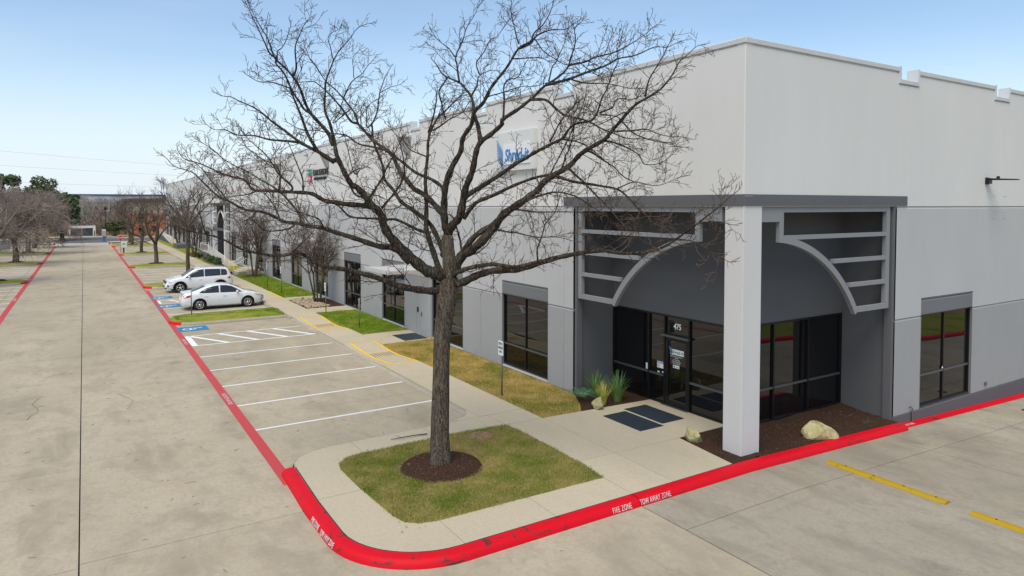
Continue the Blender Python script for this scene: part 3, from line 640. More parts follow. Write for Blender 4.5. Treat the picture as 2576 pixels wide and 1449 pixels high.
def window(F, a0, a1, z0, z1, rail=1.0, mull=(.5,), dep=.07, stick=None, nm='window', door=None):
    m_ = MB(); w = .05
    for p in (a0, a1-w): fbox(m_, F, p, p+w, z0, z1, dep, dep+.09)
    fbox(m_, F, a0+w, a1-w, z1-w, z1, dep, dep+.09); fbox(m_, F, a0+w, a1-w, z0, z0+w, dep, dep+.09)
    ms = [a0+(a1-a0)*q for q in mull]
    for p in ms: fbox(m_, F, p-.03, p+.03, z0+w, z1-w, dep+.005, dep+.085)
    f = m_.build(nm, M['frame'], bld)
    seg = [a0+w]+[q for p in ms for q in (p-.03, p+.03)]+[a1-w]
    zr = [z0+w]+([rail-.028, rail+.028] if rail else [])+[z1-w]
    if rail:
        m_ = MB()
        for i in range(0, len(seg), 2): fbox(m_, F, seg[i], seg[i+1], rail-.028, rail+.028, dep+.002, dep+.08)
        m_.build('rail', M['rail_al'], f)
    m_ = MB(); fbox(m_, F, a0+.01, a1-.01, z0-.035, z0-.001, dep-.03, dep+.09); m_.build('sill', M['rail_al'], f)
    for i in range(0, len(seg), 2):
        for j in range(0, len(zr), 2):
            m_ = MB(); fbox(m_, F, seg[i], seg[i+1], zr[j], zr[j+1], dep+.045, dep+.055); o = m_.build('pane', M['glass'], f)
    # reveal round the opening
    m_ = MB()
    fbox(m_, F, a0-.012, a0-.001, z0-.04, z1+.01, .004, .2); fbox(m_, F, a1+.001, a1+.012, z0-.04, z1+.01, .004, .2)
    fbox(m_, F, a0, a1, z1+.001, z1+.012, .004, .2); m_.build('reveal', M['w_head'], f)
    return f
def bay(F, j0, j1, w0, w1, sill=.25, full=False, split=True, base=-.6, mull=(.5,), zb=None):
    """one tilt-up module j0..j1 with a window w0..w1"""
    zb = .14 if zb is None else zb
    if w0 is None:
        panel(F, rect(j0, j1, zb, Z1), 'w_low'); mid = (j0+j1)/2
        panel(F, rect(j0, mid, Z1, Z2), 'w_mid'); panel(F, rect(mid, j1, Z1, Z2), 'w_mid'); return
    c = (w0+w1)/2
    if w0-j0 > .1: panel(F, rect(j0, w0, zb, Z1), 'w_low')
    if j1-w1 > .1: panel(F, rect(w1, j1, zb, Z1), 'w_low')
    if sill-zb > .03: panel(F, rect(w0, w1, zb, sill-.035), 'w_low')
    panel(F, rect(w0, w1, 2.86, 3.30), 'w_head', .006)
    hz = 3.33
    panel(F, [(j0, Z1), (w0, Z1), (w0, hz), (c, hz), (c, Z2), (j0, Z2)], 'w_mid')
    panel(F, [(w1, Z1), (j1, Z1), (j1, Z2), (c, Z2), (c, hz), (w1, hz)], 'w_mid')
    m_ = MB(); fbox(m_, F, w0, w1, 3.30, 3.33, .008, .02); fbox(m_, F, w0, w1, 2.835, 2.86, .02, .12); m_.build('header_trim', M['w_head'], bld)
    window(F, w0+.015, w1-.015, sill, 2.84, mull=mull)
def top(F, j0, j1, n0=True, n1=True):
    o = [(j0, Z2), (j1, Z2)]
    o += [(j1, NZ), (j1-NW, NZ), (j1-NW, ZT)] if n1 else [(j1, ZT)]
    o += [(j0+NW, ZT), (j0+NW, NZ), (j0, NZ)] if n0 else [(j0, ZT)]
    panel(F, o, 'w_top')
    # parapet thickness + cap
    a, b = (j0+NW if n0 else j0), (j1-NW if n1 else j1)
    m_ = MB(); fbox(m_, F, a+.001, b-.001, NZ-.1, ZT, .025, .26); m_.build('parapet', M['w_top'], bld)
    m_ = MB()
    def cap(a0, a1, z): 
        vs = [F(a0, z, -.03), F(a1, z, -.03), F(a1, z+.105, -.04), F(a0, z+.105, -.04), F(a0, z+.14, .03), F(a1, z+.14, .03), F(a1, z+.145, .3), F(a0, z+.145, .3), F(a0, z, .3), F(a1, z, .3)]
        fs = [(0, 1, 2, 3), (3, 2, 5, 4), (4, 5, 6, 7), (7, 6, 9, 8), (8, 9, 1, 0), (0, 3, 4, 7, 8), (1, 9, 6, 5, 2)]
        if F is LF: fs = [tuple(reversed(f)) for f in fs]
        m_.add(vs, fs)
    n = max(1, round((b-a)/3.0))
    for i in range(n): cap(a+(b-a)*i/n+(.002 if i else 0), a+(b-a)*(i+1)/n-.002, ZT)
    m_.build('coping', M['coping'], bld)
    if n1:
        m_ = MB(); n_hi = j1+NW; cap(b+.06, n_hi-.06, NZ); fbox(m_, F, b-.04, b+.06, NZ-.0, ZT+.145, -.032, .3); fbox(m_, F, n_hi-.06, n_hi+.04, NZ, ZT+.145, -.032, .3)
        m_.build('coping_notch', M['coping'], bld)
JL = [7.05, 12.5, 18.6, 24.75, 30.9, 37.0, 43.1, 49.2, 55.3, 61.4, 66.2, 79.0, 85.0, 91.2, 97.3, 103.4, 109.5, 115.6, 121.7, 127.8, 132.5]
WL = [(7.95, 10.9), (14.0, 16.95), (20.02, 22.95), (26.15, 29.05), (32.2, 35.1), (38.35, 41.3), (44.55, 47.4), (50.6, 53.5), (57.0, 59.8), (63.1, 65.7), None, (80.2, 83.3), (86.45, 89.55), (93.0, 95.4), (98.95, 101.4), (105.0, 107.3), (111.0, 113.5), (117.1, 119.6), (123.2, 126.1), (128.6, 131.0)]
def cover_plates(F, j, zs=((.27, .46), (6.42, 6.62), (5.68, 5.88)), off=((.24, .5), (-.5, -.26))):
    for z0, z1 in zs:
        for o0, o1 in off:
            m_ = MB(); fbox(m_, F, j+o0, j+o1, z0, z0+.012, -.007, .004); fbox(m_, F, j+o0, j+o1, z1-.012, z1, -.007, .004); fbox(m_, F, j+o0, j+o0+.012, z0+.012, z1-.012, -.006, .004); fbox(m_, F, j+o1-.012, j+o1, z0+.012, z1-.012, -.006, .004)
            fbox(m_, F, j+o0+.012, j+o1-.012, z0+.012, z1-.012, -.003, .004); m_.build('cover_plate', M['w_low'] if z0 < 3 else M['w_top'] if z0 > 6.1 else M['w_mid'], bld)
for i, (a, b) in enumerate(zip(JL, JL[1:])):
    top(LF, a, b, True, i < len(JL)-2)
    if WL[i] is None: continue
    w0, w1 = WL[i]
    if i == 3: bay(LF, a, b, w0, w1, sill=.20, mull=(.36, .64))
    else: bay(LF, a, b, w0, w1, sill=.25 if i < 7 else .35, mull=(.5,))
    if 0 < i < 9 and i != 2: cover_plates(LF, a, ((.27, .46), (6.42, 6.62)))
top(LF, 0, 7.05, False, True)
panel(LF, rect(6.45, 7.05, .14, Z1), 'w_low'); panel(LF, rect(6.45, 7.05, Z1, Z2), 'w_mid')
panel(LF, rect(0, 7.05, Z2+.02, 6.36), 'w_base', -.03, 'header_beam')
m_ = MB(); fbox(m_, LF, .0, 7.045, Z2+.025, 6.355, -.028, .3); m_.build('beam_core', M['w_base'], bld)
# right face
top(RF, 0, 7.05, False, True); top(RF, 7.05, 12.78, True, True); top(RF, 12.78, 18.9, True, True); top(RF, 18.9, 25, True, False)
panel(RF, rect(0, 7.05, Z2+.02, 6.36), 'w_base', -.03, 'header_beam')
m_ = MB(); fbox(m_, RF, .3, 7.045, Z2+.025, 6.355, -.028, .3); m_.build('beam_core', M['w_base'], bld)
panel(RF, rect(6.47, 7.98, .0, Z1), 'w_low'); panel(RF, rect(11.12, 12.78, .0, Z1), 'w_low'); panel(RF, rect(12.78, 14.62, 0, Z1), 'w_low'); panel(RF, rect(14.62, 18.9, 0, Z1), 'w_low')
panel(RF, [(6.47, Z1), (7.98, Z1), (7.98, 3.33), (9.62, 3.33), (9.62, Z2), (6.47, Z2)], 'w_mid'); panel(RF, [(11.12, Z1), (12.78, Z1), (12.78, Z2), (9.62, Z2), (9.62, 3.33), (11.12, 3.33)], 'w_mid')
panel(RF, rect(12.78, 18.9, Z1, Z2), 'w_mid'); panel(RF, rect(18.9, 25, 0, Z1), 'w_low'); panel(RF, rect(18.9, 25, Z1, Z2), 'w_mid')
panel(RF, rect(7.98, 11.12, 2.84, 3.30), 'w_head', .006); m_ = MB(); fbox(m_, RF, 7.98, 11.12, 3.30, 3.33, .008, .02); m_.build('header_trim', M['w_head'], bld)
window(RF, 8.0, 11.1, .04, 2.83, .98, (.48,)); cover_plates(RF, 12.78, ((.05, .33), (6.40, 6.62), (5.66, 5.88)))
m_ = MB(); fbox(m_, RF, 6.50, 25, -1.2, -.004, -.035, .1); m_.build('plinth', M['w_base'], bld)
m_ = MB(); m_.box(12.0, 12.1, -.06, .0, .16, .26); m_.build('hose_bib_cover', M['galv'], bld)
m_ = MB(); m_.tube([(7.43, .02, .14), (7.43, -.06, .17), (7.43, -.085, .12), (7.43, -.085, -.30), (7.43, -.13, -.34)], .022, 8); m_.build('drain_pipe', M['w_base'], bld, True)
# left plinth, backing walls, roof, far end
m_ = MB(); fbox(m_, LF, 6.46, 132.5, -1.4, .136, -.012, .1); m_.build('plinth', M['w_base'], bld)
m_ = MB(); m_.box(.25, .32, 6.6, 66.2, .1, 9.5); m_.box(.25, .32, 79.0, 132.4, .1, 9.5); m_.box(.32, .4, 66.2, 79.0, 6.4, 9.5); m_.box(.25, 46, 132.4, 132.5, -1.4, ZT); m_.box(6.6, 25, .25, .32, 0, 9.5); m_.box(25, 25.1, .0, 60, -1.4, ZT); m_.build('back_wall', M['w_mid'], bld)
m_ = MB(); m_.box(.3, 24.9, .3, 132.4, 9.2, 9.3); m_.build('roof_deck', M['roof'], bld)
# corner entrance recess
D = 1.55
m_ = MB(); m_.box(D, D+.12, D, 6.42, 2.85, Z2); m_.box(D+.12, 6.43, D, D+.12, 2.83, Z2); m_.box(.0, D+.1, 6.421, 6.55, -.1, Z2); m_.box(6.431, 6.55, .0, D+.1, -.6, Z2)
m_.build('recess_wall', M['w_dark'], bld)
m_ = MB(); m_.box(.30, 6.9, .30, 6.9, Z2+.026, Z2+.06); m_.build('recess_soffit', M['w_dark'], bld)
m_ = MB(); m_.box(.0, .22, 6.36, 6.42, .1, 6.05); m_.build('recess_jamb', M['w_base'], bld)
m_ = MB(); m_.box(6.37, 6.43, .0, .22, -.3, 6.05); m_.build('recess_jamb', M['w_base'], bld)
m_ = MB(); m_.box(0, .66, 0, .55, -.05, 6.075); bevel(m_.build('corner_column', M['w_col'], bld), .012)
def grille(F, a_end, parent, s=1.0):
    """arched sun grille in the plane of face F; measured from the corner"""
    d0, d1 = .03, .15
    g = MB(); fbox(g, F, a_end-.17, a_end, 3.18, 6.05, d0, d1); root = g.build('entry_grille', M['w_grille'], parent)
    def bar(a0, a1, z0, z1, k=.004): m_ = MB(); fbox(m_, F, a0, a1, z0, z1, d0+k, d1-k); m_.build('grille_bar', M['w_grille'], root)
    e = a_end-.17
    bar(.67, e, 5.92, 6.05); bar(.67, 1.38, 5.69, 5.92); bar(1.38, 1.53, 5.215, 5.92); bar(1.53, e, 5.235, 5.345); bar(3.62, e, 4.565, 4.675); bar(4.36, e, 3.89, 4.0); bar(4.74, e, 3.18, 3.32)
    m_ = MB(); th = [math.degrees(math.acos(.38/4.2))+(math.degrees(math.acos(3.62/4.2))-math.degrees(math.acos(.38/4.2)))*i/28 for i in range(29)]
    vs = []
    for t in th:
        for r in (4.2, 4.365):
            for d in (d0-.004, d1): vs.append(F(1+r*math.cos(R(t)), 1+r*math.sin(R(t)), d))
    fs = []
    for i in range(28):
        k = i*4; n_ = k+4; fs += [(k, k+2, n_+2, n_), (k+1, n_+1, n_+3, k+3), (k, n_, n_+1, k+1), (k+2, k+3, n_+3, n_+2)]
    fs += [(0, 1, 3, 2), (112, 114, 115, 113)]
    m_.add(vs, fs); m_.build('grille_arch', M['w_grille'], root); return root
grille(LF, 6.34, bld); grille(RF, 6.26, bld)
# storefront, left leaf plane x = D
SF = lambda a, z, d: (D+d, a, z); SR = lambda a, z, d: (a, D+d, z)
def storefront(F, a0, a1, cols, z0, z1, rail):
    m_ = MB(); w = .055
    for p in [a0]+cols+[a1-w]: fbox(m_, F, p, p+w, z0, z1, -.03, .09)
    pos = [a0]+cols+[a1-w]
    for p, q in zip(pos, pos[1:]):
        fbox(m_, F, p+w, q, z1-w, z1, -.026, .086); fbox(m_, F, p+w, q, z0, z0+.07, -.026, .086)
    f = m_.build('storefront', M['frame'], bld); return f, pos, w
f, pos, w = storefront(SF, 1.6, 6.42, [3.08, 4.05, 4.72], .12, 2.85, 1.0)
def paneb(F, f, a0, a1, z0, z1, d=.03): m_ = MB(); fbox(m_, F, a0, a1, z0, z1, d, d+.01); return m_.build('pane', M['glass'], f)
def railb(F, f, a0, a1, z, h=.028): m_ = MB(); fbox(m_, F, a0, a1, z-h, z+h, -.02, .07); m_.build('rail', M['rail_al'], f)
for a, b in ((1.655, 3.08), (4.105, 4.72), (4.775, 6.365)):
    railb(SF, f, a, b, 1.0); paneb(SF, f, a, b, .19, .972); paneb(SF, f, a, b, 1.028, 2.795)
# door bay 3.135-4.05
m_ = MB(); fbox(m_, SF, 3.135, 4.05, 2.2, 2.30, -.03, .08); m_.build('transom', M['frame'], f); paneb(SF, f, 3.135, 4.05, 2.30, 2.795)
m_ = MB(); fbox(m_, SF, 3.05, 4.15, 2.22, 2.27, -.12, -.03); m_.build('door_closer_cover', M['rail_al'], f)
door = MB(); fbox(door, SF, 3.14, 3.24, .16, 2.19, -.01, .05); fbox(door, SF, 3.945, 4.045, .16, 2.19, -.01, .05); fbox(door, SF, 3.24, 3.945, 2.1, 2.19, -.008, .048); fbox(door, SF, 3.24, 3.945, .16, .30, -.008, .048)
door = door.build('glass_door', M['frame'], bld); paneb(SF, door, 3.24, 3.945, .30, 2.1, .01)
m_ = MB(); m_.tube([(D-.01, 3.99, 1.38), (D-.08, 3.97, 1.38), (D-.09, 3.97, 1.34), (D-.09, 3.97, 1.12), (D-.08, 3.97, 1.08), (D-.01, 3.99, 1.08)], .014, 8); m_.build('handle', M['blackmetal'], door, True)
m_ = MB(); m_.box(D-.10, D, 3.1, 4.15, .135, .17); m_.build('threshold', M['rail_al'], door)
fr, pos, w = storefront(SR, 1.7, 6.42, [3.19, 4.75], .03, 2.83, .98)
for a, b in ((1.755, 3.19), (3.245, 4.75), (4.805, 6.365)):
    railb(SR, fr, a, b, .98); paneb(SR, fr, a, b, .10, .952); paneb(SR, fr, a, b, 1.008, 2.775)
m_ = MB(); m_.box(D-.06, D+.1, 1.6, 6.42, .0, .118); m_.box(1.56, 6.43, D-.05, D+.1, -.3, .028); m_.build('concrete_curb', M['apron'], bld)
# vinyl lettering on the entrance glass: faces -x, reads towards -y
def onleft(pos, name, txt, size, mat, parent, **k): return text_mesh(name, txt, size, M[mat], frame_mtx(pos, (0, -1, 0), (0, 0, 1)), parent, **k)
onleft((D+.026, 3.60, 2.53), 'suite_number', '475', .235, 'ink_white', f, bold=.02, xs=.85)
def sticker(y0, y1, z0, z1, mat='signwhite', d=.007, F=SF, par=door): m_ = MB(); fbox(m_, F, y0, y1, z0, z1, d, d+.002); return m_.build('sticker', M[mat], par)
sticker(3.33, 3.86, 1.70, 1.86); onleft((D+.005, 3.575, 1.78), 'sticker_text', 'Shred-it', .145, 'ink_teal', door, bold=.018, ext=.0005)
m_ = MB()
for k in range(4): m_.add([(D+.0045, 3.93-.035*k, 1.94-.012*k), (D+.0045, 3.91-.035*k, 1.94-.012*k), (D+.0045, 3.80-.006*k, 1.66+.03*k), (D+.0045, 3.82-.006*k, 1.66+.03*k)], [(0, 1, 2, 3)])
m_.build('sticker_logo', M['ink_teal'], door)
for k, (t_, s_) in enumerate((('4120 Commercial Center Drive', .045), ('Suite 475', .045), ('Austin, TX 78744', .045), ('Phone: (512) 385-3323', .045), ('Fax: (512) 385-3505', .045))):
    onleft((D+.006, 3.615, 1.655-.052*k), 'sticker_text', t_, s_, 'ink_white', door, ext=.0004, xs=.8)
sticker(3.50, 3.75, 1.31, 1.40); sticker(3.53, 3.62, 1.335, 1.352, 'ink_black', .005); sticker(3.66, 3.72, 1.335, 1.375, 'ink_black', .005)
s1 = sticker(4.15, 4.42, 1.19, 1.39, 'signwhite', .022, SF, f); m_ = MB(); fbox(m_, SF, 4.16, 4.41, 1.325, 1.38, .020, .022); m_.build('sticker_band', M['ink_blue'], f)
onleft((D+.019, 4.285, 1.352), 'sticker_text', 'NOTICE', .055, 'ink_white', f, bold=.02, ext=.0004)
m_ = MB(); k_ = [(D+.0195, 4.36+.035*math.cos(t*math.pi/8), 1.26+.035*math.sin(t*math.pi/8)) for t in range(17)]; m_.tube(k_, .005, 4); m_.tube([(D+.0195, 4.385, 1.285), (D+.0195, 4.335, 1.235)], .005, 4); m_.build('sticker_symbol', M['ink_red'], f)
sticker(4.81, 4.91, 1.05, 1.24, 'signwhite', .022, SF, f); sticker(4.32, 4.40, 1.045, 1.085, 'signwhite', .022, SF, f); sticker(4.13, 4.21, 1.07, 1.11, 'signwhite', .022, SF, f)
m_ = MB(); m_.box(9.40, 9.47, .072, .075, 1.03, 1.09); m_.build('sticker', M['signwhite'], bld)

# grey side door with slatted canopy
m_ = MB(); m_.box(-.03, .0, 17.07, 18.13, .18, 2.14); dr = m_.build('side_door', M['doorpaint'], bld)
m_ = MB(); m_.box(-.035, .02, 16.99, 17.06, .15, 2.21); m_.box(-.035, .02, 18.14, 18.21, .15, 2.21); m_.box(-.035, .02, 17.06, 18.14, 2.15, 2.21); m_.build('door_frame', M['doorpaint'], dr)
m_ = MB(); m_.tube([(-.03, 17.95, 1.1), (-.09, 17.95, 1.1), (-.09, 17.83, 1.1)], .014, 8); m_.box(-.04, -.03, 17.9, 18.0, 1.0, 1.2); m_.build('handle', M['rail_al'], dr)
m_ = MB(); m_.box(-.05, 0, 18.35, 18.43, 1.15, 1.38); m_.build('card_reader', M['blackmetal'], bld)
cn = MB(); 
for y in (17.0, 20.0): cn.box(-1.95, -.01, y-.04, y+.04, 3.10, 3.24)
cn.box(-2.0, -1.95, 16.96, 20.04, 3.08, 3.24); cn = cn.build('door_canopy', M['w_mid'], bld)
for k in range(8):
    m_ = MB(); y = 17.2+k*.36; m_.add([(-1.94, y, 3.20), (-.02, y, 3.20), (-.02, y+.15, 3.215), (-1.94, y+.15, 3.215), (-1.94, y, 3.185), (-.02, y, 3.185), (-.02, y+.15, 3.20), (-1.94, y+.15, 3.20)], [(0, 1, 2, 3), (7, 6, 5, 4), (0, 4, 5, 1), (2, 6, 7, 3), (1, 5, 6, 2), (0, 3, 7, 4)]); m_.build('canopy_slat', M['w_mid'], cn)
# wall signs (each a thing)
def wallsign(nm, lb): return tag(empty(nm, (0, 0, 0)), lb, 'sign')
sg = wallsign('wall_sign', 'white sign board with blue slanted letters high on the left wall near the corner')
m_ = MB(); m_.box(-.16, -.002, 8.58, 11.08, 7.33, 8.72); bevel(m_.build('board', M['signboard'], sg), .01)
m_ = MB(); m_.box(-.19, -.162, 8.75, 10.5, 7.55, 8.28); m_.build('inner_panel', M['signwhite'], sg)
text_mesh('letters', 'Shred-it', .60, M['ink_blue'], frame_mtx((-.20, 9.60, 7.86), (0, -1, 0), (0, 0, 1)), sg, .014, shear=.12, ext=.006, xs=.80)
m_ = MB()
for k in range(7):
    y0, z0 = 10.95-.075*k-.0, 8.48-.02*k-.10*k*.3; z0 = 8.46-.115*k; y0 = 10.93
    m_.add([(-.20, 10.97-.03*k*.3, 8.46-.115*k), (-.20, 10.93-.03*k*.3, 8.46-.115*k+.01), (-.20, 10.52, 8.02-.115*k*.8), (-.20, 10.52, 7.96-.115*k*.8)], [(0, 1, 2, 3)])
m_.add([(-.20, 10.86, 7.82), (-.20, 10.83, 7.84), (-.20, 10.38, 7.40), (-.20, 10.40, 7.38)], [(0, 1, 2, 3)]); m_.build('logo', M['ink_blue'], sg)
sg = wallsign('wall_sign', 'black lettered sign with small coloured logo tiles on the long left wall')
for y1, y0, z0, z1, mt in ((36.4, 36.0, 8.1, 8.5, 'teal'), (35.98, 35.55, 8.1, 8.5, 'green'), (36.4, 36.0, 7.66, 8.08, 'orange'), (35.98, 35.55, 7.66, 8.08, 'pink')):
    m_ = MB(); m_.box(-.10, -.002, y0, y1, z0, z1); m_.build('logo_tile', M[mt], sg)
for (y, z, q) in ((36.2, 8.3, .1), (35.76, 8.3, .1), (36.2, 7.87, .1), (35.76, 7.87, .1)):
    m_ = MB(); m_.box(-.112, -.101, y-q, y+q, z-.03, z+.03); m_.box(-.112, -.101, y-.03, y+.03, z+.031, z+.12); m_.build('logo_mark', M['ink_white'], sg)
text_mesh('letters', 'FOUR SEASONS', .56, M['ink_black'], frame_mtx((-.06, 33.5, 8.22), (0, -1, 0), (0, 0, 1)), sg, .008, ext=.02, xs=.86)
text_mesh('letters', 'OUTDOOR LIVING GROUP', .27, M['ink_black'], frame_mtx((-.05, 33.6, 7.83), (0, -1, 0), (0, 0, 1)), sg, .0, ext=.02, xs=.83)
sg = wallsign('wall_sign', 'faint grey skeletal sign high on the wall above the far entrance')
m_ = MB(); m_.box(-.06, -.002, 72.4, 76.4, 9.0, 9.1); m_.box(-.06, -.002, 72.4, 72.5, 7.9, 9.0)
for k in range(9): m_.box(-.06, -.002, 73.0+k*.42, 73.0+k*.42+.10, 7.7+.1*(k % 3), 8.85-.1*(k % 2))
m_.build('letters', M['signgrey'], sg)
def wedge(y, z, lb, i):
    e = tag(empty('wall_scupper', (0, y, z)), lb, 'wall box', 'grey wedge boxes under the parapet')
    m_ = MB(); m_.add([(-.45, -.3, .38), (-.001, -.3, .38), (-.001, -.2, -.42), (-.12, -.2, -.42), (-.45, .3, .38), (-.001, .3, .38), (-.001, .2, -.42), (-.12, .2, -.42)], [(0, 1, 2, 3), (7, 6, 5, 4), (0, 4, 5, 1), (3, 2, 6, 7), (0, 3, 7, 4), (1, 5, 6, 2)]); o = m_.build('body', M['w_low'], e); bevel(o, .02)
    m_ = MB(); m_.box(-.47, -.001, -.32, .32, .381, .41); m_.build('lid', M['w_mid'], e)
wedge(19.4, 8.9, 'nearest grey wedge shaped wall box under the parapet, behind the big tree', 0); wedge(32.0, 8.9, 'grey wedge wall box just right of the black lettered sign', 1); wedge(44.3, 8.9, 'grey wedge wall box under the parapet beyond the black lettered sign', 2); wedge(56.5, 8.9, 'farthest grey wedge wall box under the parapet', 3)
# black wall light on the right face
wl = tag(empty('wall_light', (11.9, 0, 6.9)), 'black flat area light bracketed to the right wall', 'wall light')
m_ = MB(); m_.add([(-.16, -.02, -.13), (.05, -.02, -.13), (.05, -.02, .10), (-.16, -.02, .10), (-.16, -.12, -.10), (.05, -.12, -.10), (.05, -.12, .06), (-.16, -.12, .06), (-.16, 0, -.13), (.05, 0, -.13), (.05, 0, .10), (-.16, 0, .10)], [(4, 5, 6, 7), (0, 1, 5, 4), (1, 2, 6, 5), (2, 3, 7, 6), (3, 0, 4, 7), (8, 9, 1, 0), (9, 10, 2, 1), (10, 11, 3, 2), (11, 8, 0, 3)]); m_.build('bracket', M['blackmetal'], wl)
m_ = MB(); m_.add([(-.16, -.10, .01), (.06, -.10, .01), (.30, -.80, -.005), (.02, -.85, -.005), (-.16, -.10, .075), (.06, -.10, .075), (.30, -.80, .03), (.02, -.85, .03)], [(3, 2, 1, 0), (4, 5, 6, 7), (0, 1, 5, 4), (1, 2, 6, 5), (2, 3, 7, 6), (3, 0, 4, 7)]); bevel(m_.build('lamp_head', M['blackmetal'], wl), .01)
m_ = MB(); m_.cyl((.02, -.3, .06), (.02, -.3, .13), .05, .05, 12); m_.build('photocell', M['blackmetal'], wl)

# far recessed entrance (66.2 - 79.0)
panel(LF, rect(66.2, 79.0, Z2+.02, 6.36), 'w_base', -.03, 'header_beam')
m_ = MB(); m_.box(-.028, .3, 66.2, 79.0, Z2+.025, 6.355); m_.build('beam_core', M['w_base'], bld)
m_ = MB(); m_.box(.3, 1.7, 66.35, 78.85, 6.06, 6.12); m_.box(1.7, 1.8, 66.2, 79.0, 0, 2.9); m_.box(1.6, 1.7, 66.2, 79.0, 2.9, 6.06); m_.box(0, 1.7, 66.2, 66.35, -.3, 6.05); m_.box(0, 1.7, 78.85, 79.0, -.3, 6.05); m_.box(1.5, 1.6, 71, 74.5, .3, 6.05); m_.build('recess_wall', M['w_dark'], bld)
for y in (69.4, 77.3): m_ = MB(); m_.box(-.05, .45, y, y+.5, -.3, 6.07); bevel(m_.build('entrance_column', M['whitemetal'], bld), .01)
for a, b in ((66.4, 71), (74.5, 78.8)):
    m_ = MB(); m_.box(1.62, 1.64, a, b, .4, 2.9); m_.build('pane', M['glass'], bld); m_ = MB(); m_.box(1.54, 1.56, a, b, 3.4, 5.9); m_.build('pane', M['glass'], bld)
    m_ = MB(); [m_.box(1.58, 1.62, a+(b-a)*k/3-.03, a+(b-a)*k/3+.03, .4, 2.9) for k in range(4)]; m_.box(1.57, 1.61, a, b, 1.25, 1.31); m_.build('storefront', M['frame'], bld)
F2 = lambda a, z, d: (d, 66.3+a, z); F3 = lambda a, z, d: (d, 78.9-a, z)
m_ = MB(); m_.box(-.02, .3, 69.9, 77.3, 3.2, 3.45); m_.build('entrance_canopy', M['w_base'], bld)
def grille2(F, nm):
    m_ = MB()
    for z in (5.24, 4.57, 3.9, 3.2): fbox(m_, F, .1, 3.0, z, z+.11, .03, .12)
    fbox(m_, F, .0, .12, 3.2, 6.05, .03, .13); fbox(m_, F, 3.1, 3.2, 5.3, 6.05, .03, .13)
    vs = []; n = 16
    for i in range(n+1):
        t = R(90*i/n)
        for r in (3.4, 3.55):
            for d in (.03, .12): vs.append(F(6.6-r*math.sin(t), 2.0+r*math.cos(t), d))
    fs = []
    for i in range(n): k = i*4; q = k+4; fs += [(k, k+2, q+2, q), (k+1, q+1, q+3, k+3), (k, q, q+1, k+1), (k+2, k+3, q+3, q+2)]
    m_.add(vs, fs); m_.build(nm, M['whitemetal'], bld)
grille2(F2, 'entry_grille'); grille2(F3, 'entry_grille')

